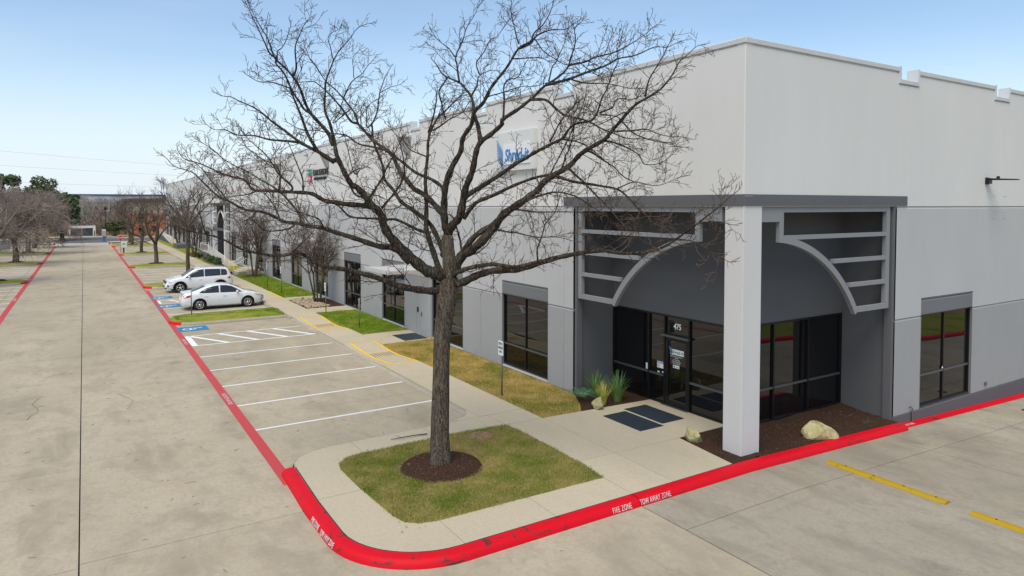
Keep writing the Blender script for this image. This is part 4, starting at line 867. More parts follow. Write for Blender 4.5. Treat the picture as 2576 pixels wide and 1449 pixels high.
# ================================================================ THE BIG BARE TREE
LIMB_NAMES = 'trunk c a a1 a2 a3 a4 a5 b b1 b2 b3 b4 b5 b6 b7 b8 b9 b10 b11 b12 l1 l1b l1c l2 l2b l2c l3 l3b l3c l3d l3e l3f l3g l4 l5 l5b l5c l5d l5e l5f l5g l5h l5i l5j l6 l6b l6c l6d l6f l7 l7b l7c l7d l7e l8 l8b l8c l9 l9p l9a l9b l9c l9d l9e l9f l9g l9h l9i l9j l9k l9l l9m l10 l10a l10b l10c l10d l11 l12 l12a l12b l12c l12d l13 l13b l14 l15 l16 l17 l6e l18'.split()
LIMBS = [
((-6.3,3.22,0.13,0.319),(-6.3,3.22,0.3,0.285),(-6.3,3.23,0.53,0.245),(-6.29,3.25,1.09,0.216),(-6.26,3.27,2.23,0.205),(-6.22,3.29,3.08,0.211),(-6.15,3.27,3.66,0.228),(-6.1,3.25,4.05,0.262),(-6.05,3.24,4.45,0.205)),
((-6.05,3.24,4.45,0.171),(-6.04,3.27,4.74,0.165),(-6.03,3.31,4.97,0.161),(-6.04,3.35,5.21,0.158),(-6.02,3.38,5.45,0.155)),
((-6.02,3.38,5.45,0.0917),(-6.09,3.37,5.66,0.0855),(-6.14,3.32,6.04,0.0779),(-6.15,3.23,6.51,0.0697),(-6.07,3.09,6.92,0.0626),(-5.93,2.9,7.31,0.0559),(-5.91,2.83,7.58,0.0519),(-5.79,2.68,7.87,0.047),(-5.75,2.59,8.15,0.043),(-5.62,2.45,8.33,0.0396),(-5.51,2.29,8.65,0.0346),(-5.35,2.1,8.93,0.0299),(-5.23,1.95,9.18,0.026),(-5.1,1.79,9.46,0.0217),(-4.93,1.61,9.6,0.0183),(-4.88,1.53,9.76,0.016),(-4.76,1.39,9.92,0.0131),(-4.65,1.25,10.19,0.0093),(-4.62,1.17,10.43,0.0063)),
((-5.1,1.79,9.46,0.0322),(-4.84,1.75,9.59,0.025),(-4.68,1.74,9.77,0.0209),(-4.34,1.68,9.93,0.0147),(-3.98,1.6,9.99,0.009),(-3.77,1.57,10.12,0.0055)),
((-4.87,1.55,9.66,0.016),(-4.65,1.54,9.44,0.0127),(-4.38,1.5,9.27,0.0101),(-4.09,1.45,9.18,0.008),(-3.7,1.37,9.25,0.0055)),
((-5.11,1.78,9.56,0.0188),(-5,2.08,9.86,0.0147),(-4.8,2.57,10.39,0.0096),(-4.67,2.81,10.67,0.0072),(-4.57,2.93,10.84,0.0058)),
((-5.19,1.9,9.25,0.0162),(-4.88,1.89,9.3,0.0125),(-4.49,1.86,9.34,0.009),(-4.22,1.84,9.28,0.0068),(-4.06,1.83,9.29,0.0056)),
((-5.78,2.63,8.06,0.022),(-5.41,2.73,8.47,0.017),(-5.03,2.74,8.64,0.014),(-4.47,2.73,8.83,0.0103),(-4.11,2.71,8.88,0.008),(-3.76,2.7,8.99,0.0059)),
((-6.02,3.38,5.45,0.103),(-5.94,3.25,5.66,0.0952),(-5.85,3.12,5.85,0.0895),(-5.81,2.94,6.39,0.078),(-5.74,2.77,6.78,0.0702),(-5.72,2.62,7.19,0.0627),(-5.64,2.47,7.5,0.0568),(-5.48,2.26,7.69,0.0515),(-5.34,2.09,7.84,0.0474),(-5.35,2.06,7.97,0.0454),(-5.1,1.75,8.17,0.0387),(-4.96,1.57,8.36,0.0343),(-4.82,1.38,8.54,0.03),(-4.63,1.15,8.74,0.0249),(-4.46,0.91,8.98,0.0196),(-4.43,0.81,9.18,0.0165),(-4.43,0.7,9.49,0.0118),(-4.46,0.64,9.71,0.0087),(-4.4,0.53,9.86,0.0061)),
((-4.45,0.89,9.02,0.0261),(-4.08,0.73,9.11,0.0206),(-3.88,0.64,9.23,0.018),(-3.5,0.48,9.33,0.0142),(-3.25,0.38,9.49,0.0115),(-2.86,0.23,9.77,0.0075),(-2.65,0.15,9.94,0.0053)),
((-4.75,1.29,8.64,0.037),(-4.39,0.93,8.75,0.0289),(-4.14,0.66,8.86,0.0242),(-3.84,0.35,9.02,0.0192),(-3.7,0.19,9.1,0.0168),(-3.48,-0.04,9.17,0.0136),(-3.27,-0.26,9.26,0.0105),(-3.14,-0.4,9.32,0.0086),(-3,-0.55,9.29,0.0067),(-2.89,-0.67,9.37,0.005)),
((-4.94,1.55,8.35,0.0347),(-4.75,1.29,8.33,0.0299),(-4.66,1.11,8.15,0.027),(-4.51,0.87,7.98,0.0237),(-4.31,0.57,7.85,0.0202),(-4.14,0.31,7.73,0.0173),(-4.03,0.12,7.59,0.0151),(-3.85,-0.16,7.47,0.0123),(-3.68,-0.42,7.42,0.0097),(-3.51,-0.68,7.39,0.0073),(-3.34,-0.94,7.33,0.0049)),
((-5.34,2.04,8.01,0.0271),(-5.18,2.26,8.45,0.0199),(-5.12,2.4,8.7,0.0168),(-4.95,2.46,8.91,0.014),(-4.7,2.46,9.01,0.0114),(-4.44,2.55,9.33,0.0076),(-4.33,2.6,9.49,0.0058)),
((-5.66,2.48,7.51,0.055),(-5.6,2.72,7.9,0.0446),(-5.59,2.89,8.15,0.0395),(-5.53,3.13,8.56,0.0322),(-5.57,3.3,8.75,0.0285),(-5.63,3.49,8.93,0.0246),(-5.8,3.81,9.09,0.0192),(-5.88,4.02,9.26,0.0154),(-5.9,4.14,9.42,0.0127),(-5.97,4.34,9.62,0.009)),
((-5.53,3.14,8.59,0.0257),(-5.4,3.12,8.83,0.0185),(-5.32,3.13,9.07,0.0134),(-5.12,3.05,9.18,0.0091),(-4.94,2.97,9.21,0.0058)),
((-5.64,3.51,8.96,0.0261),(-5.61,3.7,9.4,0.0202),(-5.6,3.76,9.56,0.0186),(-5.43,3.82,9.9,0.0152),(-5.28,3.89,10.25,0.012),(-5.08,3.91,10.56,0.0091),(-4.9,3.96,10.92,0.0061)),
((-5.6,3.76,9.56,0.0176),(-5.64,4.12,9.86,0.0129),(-5.72,4.51,10.16,0.0091),(-5.76,4.84,10.44,0.0062)),
((-5.8,3.81,9.09,0.0205),(-5.86,3.96,8.91,0.0198),(-5.89,4.06,8.75,0.0193),(-5.76,4.15,8.41,0.0186),(-5.64,4.19,8.17,0.0181)),
((-5.32,3.13,9.1,0.0172),(-5.36,3.2,9.39,0.0142),(-5.17,3.14,9.66,0.0117),(-5.03,3.1,9.93,0.0096),(-4.88,3.03,10.03,0.0084),(-4.64,2.95,10.38,0.0058)),
((-4.71,1.23,8.72,0.0185),(-4.51,1.36,9.07,0.0139),(-4.39,1.41,9.22,0.0122),(-4.1,1.51,9.59,0.0086),(-3.93,1.66,9.96,0.0055)),
((-4.39,0.93,8.75,0.021),(-4.27,0.62,8.63,0.0165),(-4.1,0.2,8.58,0.012),(-3.98,-0.14,8.48,0.0089),(-3.86,-0.46,8.4,0.0061),(-3.82,-0.6,8.45,0.0049)),
((-6.05,3.24,4.45,0.0797),(-6.17,3.37,4.48,0.0754),(-6.26,3.61,4.96,0.0662),(-6.31,3.78,5.37,0.06),(-6.33,3.91,5.68,0.0556),(-6.23,4.06,6.28,0.0477),(-6.17,4.23,6.9,0.0402),(-6.07,4.33,7.4,0.0343),(-5.98,4.41,7.78,0.03),(-5.93,4.46,8.04,0.0271),(-5.94,4.52,7.84,0.0247),(-5.81,4.58,8.28,0.0198),(-5.66,4.64,8.73,0.0149),(-5.64,4.7,8.96,0.0123)),
((-5.97,4.42,7.85,0.0302),(-5.73,4.51,8.2,0.0226),(-5.43,4.54,8.48,0.0172),(-5.12,4.58,8.76,0.0121),(-4.91,4.59,8.94,0.009),(-4.68,4.57,8.98,0.0063)),
((-5.9,4.39,7.9,0.0242),(-5.51,4.39,8.15,0.0165),(-5.17,4.38,8.35,0.0116),(-4.92,4.42,8.63,0.0074),(-4.83,4.42,8.69,0.0062)),
((-6.03,3.3,4.95,0.0686),(-6.11,3.44,4.95,0.0655),(-6.09,3.54,5.11,0.0627),(-6.16,3.99,5.65,0.0545),(-6.38,4.44,5.94,0.0487),(-6.55,4.79,6.19,0.0444),(-6.65,5.06,6.44,0.0409),(-6.75,5.34,6.72,0.0373),(-6.74,5.51,7.01,0.0343),(-6.78,5.88,7.55,0.0287),(-6.78,6.11,7.94,0.0249),(-6.76,6.23,8.16,0.0228),(-6.71,6.25,8.24,0.022),(-6.56,6.36,8.58,0.0187),(-6.43,6.49,8.96,0.0151),(-6.42,6.55,9.08,0.0141),(-6.2,6.66,9.5,0.01),(-6.02,6.75,9.83,0.0067)),
((-6.71,6.25,8.24,0.0194),(-6.82,6.41,8.12,0.016),(-6.77,6.58,8.54,0.0115),(-6.66,6.61,8.74,0.0094),(-6.41,6.6,8.92,0.0066)),
((-6.43,6.54,9.05,0.0132),(-6.25,6.46,9.16,0.0103),(-6.06,6.37,9.25,0.0081),(-5.91,6.3,9.3,0.0066)),
((-6.08,3.34,5.8,0.0741),(-6.17,3.53,5.99,0.0683),(-6.34,3.89,6.33,0.0609),(-6.53,4.21,6.52,0.0556),(-6.64,4.45,6.77,0.0514),(-6.73,4.72,7.13,0.0464),(-6.81,4.91,7.36,0.043),(-7.08,5.37,7.73,0.0363),(-7.29,5.74,8.08,0.0308),(-7.4,5.91,8.19,0.0286),(-7.58,6.26,8.57,0.0233),(-7.83,6.72,9.06,0.0166),(-7.97,6.94,9.23,0.0136),(-8.09,7.09,9.27,0.0118),(-8.45,7.54,9.3,0.0065)),
((-7.07,5.38,7.77,0.0306),(-7.3,5.61,8.03,0.0256),(-7.37,5.72,8.35,0.0226),(-7.57,5.95,8.71,0.0188),(-7.75,6.13,8.98,0.0161),(-7.94,6.33,9.22,0.0135),(-8.1,6.51,9.57,0.0107),(-8.21,6.63,9.76,0.009),(-8.32,6.78,10.13,0.0063)),
((-7.82,6.71,9.06,0.0255),(-7.79,6.63,9.33,0.0214),(-7.67,6.45,9.76,0.0167),(-7.47,6.23,10.1,0.0129),(-7.35,6.1,10.3,0.0108),(-7.19,5.93,10.51,0.0084),(-7,5.74,10.62,0.0062)),
((-7.67,6.45,9.76,0.0158),(-7.77,6.36,9.99,0.0122),(-7.86,6.23,10.28,0.009),(-7.67,5.92,10.42,0.0061)),
((-7.59,5.97,8.74,0.0186),(-7.51,5.89,8.94,0.0154),(-7.37,5.77,9.19,0.0123),(-7.2,5.64,9.36,0.0098),(-7.06,5.52,9.56,0.0076),(-6.98,5.45,9.71,0.0061)),
((-7.37,5.77,9.22,0.0123),(-7.4,5.77,9.41,0.0096),(-7.4,5.74,9.71,0.0067),(-7.29,5.66,9.89,0.0049)),
((-7.44,5.8,8.48,0.0185),(-7.85,6,8.12,0.0126),(-7.7,5.89,8.37,0.0102),(-7.66,5.86,8.64,0.0082),(-7.53,5.76,8.9,0.0061)),
((-6.15,3.26,6.39,0.0453),(-6.21,3.33,6.53,0.0423),(-6.42,3.54,6.72,0.038),(-6.67,3.78,6.87,0.0341),(-6.92,4.03,7.13,0.0299),(-7.15,4.27,7.37,0.0263),(-7.62,4.69,7.5,0.0209),(-7.84,4.91,7.72,0.0178),(-8.03,5.08,7.75,0.0158),(-8.19,5.22,7.8,0.014),(-8.38,5.4,7.84,0.012),(-8.68,5.65,7.88,0.0091),(-8.96,5.92,8.06,0.0059)),
((-6.11,3.28,4.48,0.154),(-6.37,3.39,4.56,0.14),(-6.52,3.46,4.63,0.134),(-6.86,3.6,4.92,0.119),(-7.16,3.72,5.27,0.105),(-7.39,3.81,5.62,0.0934),(-7.48,3.83,5.92,0.0853),(-7.71,3.92,6.2,0.076),(-7.94,4.01,6.48,0.067),(-8.06,4.06,6.59,0.0628),(-8.2,4.11,6.82,0.0564),(-8.33,4.14,7.18,0.0476),(-8.4,4.14,7.45,0.0413),(-8.5,4.14,7.91,0.0309),(-8.6,4.16,8.2,0.0243),(-8.6,4.1,8.59,0.0159),(-8.57,4.05,8.83,0.0108)),
((-8.42,4.16,7.4,0.0493),(-8.53,4.14,7.66,0.0434),(-8.65,4.16,7.81,0.0402),(-8.89,4.2,8.07,0.035),(-9,4.19,8.28,0.0318),(-9.11,4.17,8.55,0.028),(-9.26,4.17,8.82,0.0242),(-9.42,4.2,8.99,0.0214),(-9.61,4.22,9.17,0.0184),(-9.71,4.2,9.41,0.0154),(-9.8,4.19,9.61,0.013),(-9.94,4.18,9.84,0.01),(-10.06,4.18,10.04,0.0076),(-10.16,4.16,10.25,0.0051)),
((-8.89,4.2,8.07,0.0297),(-9.04,4.27,8.2,0.0267),(-9.14,4.31,8.37,0.0246),(-9.28,4.36,8.65,0.0217),(-9.42,4.41,8.94,0.019),(-9.55,4.46,9.15,0.017),(-9.55,4.45,9.28,0.016)),
((-9.61,4.22,9.17,0.021),(-9.71,4.23,9.28,0.0178),(-9.85,4.23,9.5,0.014),(-10.02,4.18,9.89,0.0087),(-10.18,4.17,10.16,0.0051)),
((-9.25,4.16,8.85,0.0239),(-9.24,3.98,9.05,0.0187),(-9.32,3.73,9.4,0.0126),(-9.27,3.45,9.65,0.0084),(-9.18,3.17,9.83,0.005)),
((-8.39,4.19,7.04,0.0495),(-8.69,4.41,7.29,0.0399),(-8.78,4.48,7.48,0.0364),(-8.9,4.59,7.8,0.0309),(-9.05,4.73,8.3,0.0234),(-9.14,4.82,8.62,0.0189),(-9.22,4.88,8.71,0.0173),(-9.44,5.04,8.81,0.0136),(-9.73,5.24,8.83,0.0094),(-9.96,5.4,9,0.0055)),
((-8.32,4.13,7.14,0.0495),(-8.42,4.23,7.09,0.0459),(-8.66,4.5,7.28,0.0396),(-8.96,4.82,7.52,0.033),(-9.28,5.17,7.81,0.0264),(-9.36,5.26,7.92,0.0244),(-9.63,5.56,8.19,0.0191),(-9.9,5.85,8.42,0.0143),(-10.13,6.08,8.55,0.0107),(-10.28,6.23,8.6,0.0085),(-10.46,6.42,8.7,0.0058)),
((-8.92,4.78,7.49,0.0335),(-9.29,5.14,7.55,0.0256),(-9.56,5.41,7.6,0.0211),(-9.84,5.69,7.68,0.017),(-10.12,5.97,7.72,0.0131),(-10.31,6.16,7.82,0.0104),(-10.5,6.35,7.85,0.0079),(-10.65,6.5,7.95,0.0058)),
((-9.58,4.23,9.1,0.0158),(-9.59,4.11,9.3,0.0117),(-9.51,3.98,9.41,0.0094),(-9.42,3.68,9.76,0.0041)),
((-7.83,3.97,6.27,0.0222),(-8.03,3.96,6.36,0.0193),(-8.21,3.83,6.72,0.0155),(-8.05,3.53,6.89,0.0128),(-8.16,3.5,6.77,0.0117),(-8.42,3.25,7.34,0.007),(-8.52,3.14,7.58,0.0051)),
((-7.44,3.82,5.81,0.0726),(-7.49,3.92,5.99,0.0677),(-7.7,4.13,6.09,0.0627),(-8.08,4.51,6.13,0.0555),(-8.35,4.78,6.18,0.0507),(-8.53,4.97,6.3,0.0473),(-8.72,5.16,6.37,0.0443),(-9.09,5.53,6.42,0.0385),(-9.47,5.9,6.42,0.033),(-9.7,6.12,6.47,0.0296),(-9.85,6.3,6.67,0.0266),(-10.14,6.59,6.79,0.0223),(-10.63,7.08,7.05,0.0152),(-10.97,7.42,7.18,0.0106),(-11.13,7.61,7.43,0.0072)),
((-8.79,5.23,6.42,0.023),(-8.79,5.38,6.76,0.0175),(-8.91,5.72,7.4,0.0099),(-9.04,5.96,7.75,0.0059)),
((-9.22,5.66,6.42,0.0232),(-9.16,5.89,6.89,0.0179),(-9.29,6.13,7.09,0.0155),(-9.47,6.4,7.22,0.0133),(-9.58,6.57,7.35,0.0118),(-9.74,6.83,7.54,0.0097),(-9.83,7.17,8.01,0.0061)),
((-9.01,5.44,6.41,0.0289),(-8.98,5.48,6.54,0.0262),(-9.16,5.71,6.74,0.0217),(-9.24,5.86,6.93,0.0189),(-9.41,6.12,7.26,0.0143),(-9.68,6.49,7.64,0.0088),(-9.83,6.69,7.84,0.006)),
((-9.66,6.08,6.42,0.0175),(-9.9,6.28,6.33,0.0133),(-10.16,6.5,6.28,0.0101),(-10.34,6.65,6.13,0.0077),(-10.63,6.88,6.11,0.0047)),
((-6.86,3.61,4.8,0.0791),(-7.17,3.69,5.11,0.0696),(-7.52,3.81,5.19,0.0635),(-7.94,3.94,5.33,0.0566),(-8.37,4.07,5.5,0.0501),(-8.6,4.15,5.57,0.0468),(-8.87,4.23,5.64,0.043),(-9.07,4.29,5.68,0.0403),(-9.38,4.39,5.73,0.0363),(-9.58,4.44,5.84,0.0334),(-9.88,4.53,5.95,0.0295),(-10.18,4.62,6.02,0.0258),(-10.49,4.71,6.17,0.0217),(-10.64,4.75,6.26,0.0196),(-11.04,4.83,6.65,0.0135),(-11.23,4.87,6.81,0.0107),(-11.51,4.95,6.92,0.0074),(-11.66,4.97,7.08,0.0051)),
((-9.22,4.34,5.68,0.0216),(-9.42,4.21,5.58,0.0177),(-9.78,4.03,5.57,0.0133),(-10.02,3.9,5.62,0.0108),(-10.24,3.68,5.84,0.0077),(-10.51,3.49,5.97,0.0049)),
((-9.52,4.43,5.82,0.0188),(-9.61,4.48,6.09,0.0158),(-9.84,4.6,6.4,0.0128),(-10.03,4.71,6.57,0.0109),(-10.33,4.88,6.75,0.0084),(-10.59,5.03,7.15,0.0055),(-10.74,5.11,7.28,0.0043)),
((-10.49,4.71,6.17,0.0158),(-10.65,4.71,6.39,0.0125),(-10.8,4.73,6.56,0.0104),(-11,4.73,6.86,0.0075),(-11.24,4.76,7.06,0.005),(-11.28,4.74,7.19,0.0041)),
((-8.64,4.16,5.59,0.0191),(-8.84,3.94,5.82,0.0153),(-9.15,3.77,5.91,0.0123),(-9.47,3.57,6,0.0094),(-10.1,3.02,6.41,0.0039)),
((-6.13,3.28,4.22,0.0911),(-6.44,3.31,4.16,0.0831),(-6.85,3.36,4.23,0.0754),(-7.3,3.41,4.34,0.0676),(-7.86,3.46,4.59,0.0583),(-8.31,3.5,4.7,0.0515),(-8.75,3.53,4.8,0.0452),(-9.07,3.54,4.95,0.0405),(-9.38,3.54,5.11,0.0359),(-9.79,3.56,5.08,0.0306),(-10.19,3.57,5.14,0.0255),(-10.43,3.56,5.23,0.0224),(-10.69,3.55,5.36,0.0188),(-10.96,3.54,5.51,0.0152),(-11.14,3.53,5.55,0.0129),(-11.36,3.52,5.6,0.0103),(-11.54,3.5,5.7,0.008),(-11.76,3.45,5.9,0.0046)),
((-11.1,3.53,5.55,0.0144),(-11.2,3.35,5.8,0.0101),(-11.31,3.15,6.05,0.0068),(-11.38,2.99,6.24,0.0046)),
((-9.51,3.55,5.09,0.0204),(-9.52,2.78,5.34,0.0129),(-9.52,2.12,5.51,0.0084),(-9.59,1.49,5.72,0.0044)),
((-6.04,3.23,4.46,0.125),(-5.99,3.16,4.58,0.12),(-5.87,2.99,4.94,0.11),(-5.65,2.75,5.16,0.102),(-5.38,2.44,5.56,0.0918),(-5.19,2.2,5.93,0.0836),(-4.91,1.89,6.2,0.0752),(-4.7,1.66,6.42,0.0692),(-4.62,1.55,6.6,0.0657),(-4.39,1.3,6.8,0.0596),(-4.24,1.13,6.95,0.0555),(-4.1,0.95,7.16,0.0509),(-3.92,0.75,7.35,0.0461),(-3.73,0.54,7.5,0.0415),(-3.61,0.38,7.73,0.0372),(-3.47,0.19,8,0.0321),(-3.31,-0.01,8.22,0.0274),(-3.17,-0.17,8.34,0.0241),(-3.02,-0.35,8.47,0.0205),(-2.92,-0.5,8.69,0.0166),(-2.83,-0.64,8.95,0.0126),(-2.74,-0.78,9.12,0.0094),(-2.64,-0.9,9.25,0.0067),(-2.56,-1,9.31,0.005)),
((-5.9,3.02,4.89,0.0678),(-5.85,2.96,5.08,0.0665),(-5.65,2.75,5.39,0.0646),(-5.36,2.47,5.67,0.0626),(-5.16,2.27,5.97,0.061)),
((-3.23,-0.11,8.34,0.0206),(-3.23,-0.23,8.66,0.0154),(-3.15,-0.41,8.98,0.0111),(-3.06,-0.6,9.3,0.007),(-3.03,-0.69,9.49,0.005)),
((-3.62,0.4,7.64,0.021),(-3.52,0.06,7.64,0.0164),(-3.42,-0.29,7.63,0.0128),(-3.34,-0.65,7.52,0.0096),(-3.27,-1,7.43,0.0067),(-3.22,-1.25,7.4,0.0048)),
((-3.9,0.73,7.35,0.0238),(-3.69,0.58,7.46,0.0199),(-3.48,0.43,7.39,0.0171),(-3.17,0.19,7.19,0.0132),(-3.05,0.09,6.97,0.0109),(-2.79,-0.09,6.97,0.0083),(-2.54,-0.27,7.23,0.0053)),
((-3.52,0.27,7.85,0.0183),(-3.53,-0.1,7.58,0.0139),(-3.47,-0.64,7.37,0.0097),(-3.42,-1.02,7.28,0.0071),(-3.39,-1.39,7.2,0.0047)),
((-4.47,1.38,6.75,0.0378),(-4.22,0.97,6.59,0.0309),(-3.94,0.52,6.52,0.0255),(-3.74,0.19,6.43,0.0218),(-3.61,-0.08,6.23,0.0187),(-3.52,-0.36,5.96,0.0154),(-3.43,-0.61,5.73,0.0126),(-3.32,-0.82,5.67,0.0107),(-3.15,-1.13,5.78,0.0079),(-3.01,-1.44,6.01,0.0048)),
((-3.74,0.19,6.43,0.0155),(-3.58,-0.14,6.57,0.0115),(-3.4,-0.52,6.49,0.0083),(-3.26,-0.81,6.56,0.006),(-3.14,-1.1,6.65,0.0039)),
((-4.25,1.15,6.9,0.0268),(-4.22,0.89,6.72,0.0233),(-4.2,0.64,6.54,0.0207),(-4.17,0.33,6.34,0.0179),(-4.16,-0.09,6.02,0.0143),(-4.16,-0.42,5.8,0.0117),(-4.14,-0.74,5.61,0.0094),(-4.07,-1.09,5.6,0.0073),(-3.99,-1.55,5.59,0.0046)),
((-4.99,1.98,6.13,0.0329),(-4.72,1.6,6.29,0.0253),(-4.49,1.27,6.39,0.0203),(-4.25,0.92,6.28,0.0156),(-4.11,0.68,6.15,0.0125),(-3.91,0.31,5.87,0.0077),(-3.81,0.11,5.7,0.0051)),
((-5.08,2.08,6.01,0.0248),(-4.88,1.64,5.97,0.0189),(-4.66,1.11,5.95,0.0137),(-4.38,0.4,5.94,0.0078),(-4.27,0.05,5.86,0.005)),
((-3.47,0.19,8,0.0156),(-3.59,0.17,8.01,0.014),(-4.05,0.09,7.8,0.0099),(-4.36,0.04,7.71,0.0077),(-4.78,-0.03,7.6,0.0049)),
((-4.35,1.24,6.91,0.0188),(-4.26,1.21,7.17,0.0152),(-4.22,1.2,7.29,0.014),(-4.08,1.16,7.75,0.0098),(-4.08,1.19,8.09,0.0071),(-3.98,1.15,8.29,0.0054)),
((-4.57,1.5,6.64,0.0162),(-4.23,1.18,7.52,0.013),(-4.14,1.08,7.83,0.0121),(-4.03,0.97,8.18,0.0112),(-3.98,0.92,8.39,0.0107)),
((-4.02,0.87,7.27,0.0213),(-3.98,0.47,7.12,0.0173),(-3.97,0.08,6.91,0.0142),(-3.98,-0.24,6.72,0.0119),(-3.98,-0.58,6.57,0.0098)),
((-5.84,3.02,6.18,0.0621),(-5.75,2.91,6.32,0.058),(-5.52,2.65,6.53,0.0523),(-5.2,2.29,6.82,0.0454),(-4.96,2.02,7.04,0.0407),(-4.73,1.76,7.24,0.0364),(-4.49,1.5,7.4,0.0325),(-4.31,1.29,7.55,0.0294),(-4.16,1.09,7.81,0.0259),(-3.94,0.84,7.88,0.0227),(-3.83,0.7,8.03,0.0205),(-3.81,0.58,8.36,0.0173),(-3.74,0.46,8.57,0.015),(-3.7,0.32,8.91,0.0117),(-3.66,0.23,9.11,0.0097),(-3.73,0.19,9.37,0.0074),(-3.74,0.11,9.63,0.0051)),
((-3.79,0.67,8.05,0.0212),(-3.69,0.36,8.15,0.0157),(-3.68,0.21,8.28,0.0132),(-3.54,-0.15,8.27,0.0091),(-3.46,-0.48,8.42,0.0053),(-3.44,-0.6,8.48,0.004)),
((-4.5,1.49,7.47,0.0217),(-4.36,1.41,7.76,0.017),(-4.19,1.3,8.09,0.013),(-4,1.18,8.31,0.0101),(-3.78,1.04,8.43,0.0076),(-3.6,0.91,8.29,0.0054)),
((-4.33,1.31,7.53,0.0216),(-4.18,0.95,7.44,0.0163),(-4.08,0.65,7.31,0.013),(-4.01,0.3,7.06,0.0092),(-3.95,-0.12,6.72,0.005)),
((-3.79,0.67,8.01,0.0159),(-3.81,0.12,7.92,0.0116),(-3.86,-0.13,7.79,0.0101)),
((-5.77,3.07,5.8,0.0511),(-5.61,2.82,6.13,0.0447),(-5.35,2.49,6.32,0.0396),(-5.04,2.1,6.52,0.0344),(-4.7,1.67,6.72,0.029),(-4.54,1.47,6.75,0.0268),(-4.3,1.15,6.86,0.0233),(-4.2,1,7.01,0.0213)),
((-6.04,3.23,4.31,0.0968),(-5.86,2.97,4.35,0.0891),(-5.68,2.7,4.51,0.0827),(-5.47,2.4,4.63,0.0763),(-5.16,1.95,4.68,0.068),(-4.89,1.54,4.81,0.0608),(-4.57,1.04,4.99,0.0523),(-4.36,0.71,5.09,0.047),(-4.08,0.27,5.15,0.0404),(-3.91,-0.02,5.14,0.0362),(-3.69,-0.39,5.13,0.0309),(-3.48,-0.76,5.23,0.0258),(-3.33,-1.06,5.4,0.0215),(-3.24,-1.29,5.59,0.018),(-3.16,-1.48,5.73,0.0152),(-3.05,-1.76,5.97,0.011),(-2.97,-1.98,6.16,0.0078),(-2.9,-2.21,6.35,0.0046)),
((-3.3,-1.13,5.44,0.0122),(-3.23,-1.54,5.4,0.0085),(-3.22,-1.9,5.22,0.006),(-3.21,-2.3,5.08,0.0036)),
((-6.05,3.24,4.45,0.0569),(-6,3.09,4.54,0.0547),(-5.8,2.62,4.73,0.05),(-5.58,2.09,4.81,0.0455),(-5.38,1.57,4.79,0.0416),(-5.16,0.98,4.93,0.0373),(-5.09,0.76,4.94,0.0358)),
((-3.16,-1.48,5.73,0.0096),(-3.08,-1.72,5.79,0.0071),(-3,-2.01,5.77,0.005),(-2.94,-2.2,5.74,0.0037)),
((-4.08,0.27,5.15,0.0154),(-4.13,-0.27,5.39,0.0105),(-4.15,-0.75,5.49,0.0074),(-4.24,-1.41,5.34,0.0037)),
((-5.16,0.98,4.97,0.0206),(-5.2,0.91,5.26,0.0163),(-5.16,0.76,5.62,0.0121),(-5.12,0.68,5.77,0.0104),(-5.02,0.49,6.08,0.0069),(-5.04,0.43,6.29,0.005)),
((-5.34,2.41,5.56,0.0222),(-5.16,1.91,5.5,0.0168),(-5.19,1.9,5.52,0.0165),(-4.98,1.22,5.43,0.0111),(-4.82,0.7,5.43,0.0075),(-4.72,0.31,5.38,0.005)),
((-5.83,2.95,4.97,0.0282),(-5.8,3.16,5.14,0.0254),(-5.72,3.38,5.37,0.023),(-5.64,3.77,5.74,0.0195),(-5.66,4,5.89,0.018)),
((-6.26,3.78,5.46,0.0407),(-6.37,3.87,5.48,0.0384),(-6.64,4.09,5.6,0.0345),(-6.91,4.32,5.77,0.031),(-7.14,4.5,5.77,0.0285),(-7.53,4.81,5.79,0.0246),(-7.81,5.03,5.87,0.022),(-8,5.2,6.09,0.0196),(-8.18,5.35,6.21,0.0177)),
((-6.09,4.3,7.25,0.0209),(-6.16,4.44,7.3,0.0185),(-6.32,4.81,7.47,0.0144),(-6.38,5.05,7.69,0.0117),(-6.48,5.31,7.86,0.0092),(-6.54,5.58,8.14,0.0063)),
((-7.44,3.8,6.04,0.0279),(-7.35,3.41,6.31,0.0224),(-7.29,2.91,6.73,0.0168),(-7.4,2.66,7.04,0.0135),(-7.59,2.43,7.36,0.0102)),
((-9.13,4.31,5.69,0.0244),(-9.1,4.35,5.82,0.0229),(-9.22,4.57,6.13,0.0202),(-9.38,4.79,6.36,0.0182),(-9.64,5.12,6.59,0.0158),(-9.85,5.37,6.78,0.014),(-10.28,5.87,7.05,0.0108),(-10.53,6.2,7.36,0.0085),(-10.72,6.42,7.49,0.0072),(-10.9,6.65,7.68,0.0058)),
((-7.77,3.95,6.16,0.0334),(-7.71,3.64,6.38,0.0269),(-7.65,3.26,6.64,0.0212),(-7.66,3.04,6.85,0.0177),(-7.62,2.68,7.1,0.0132),(-7.63,2.22,7.46,0.0076)),
]

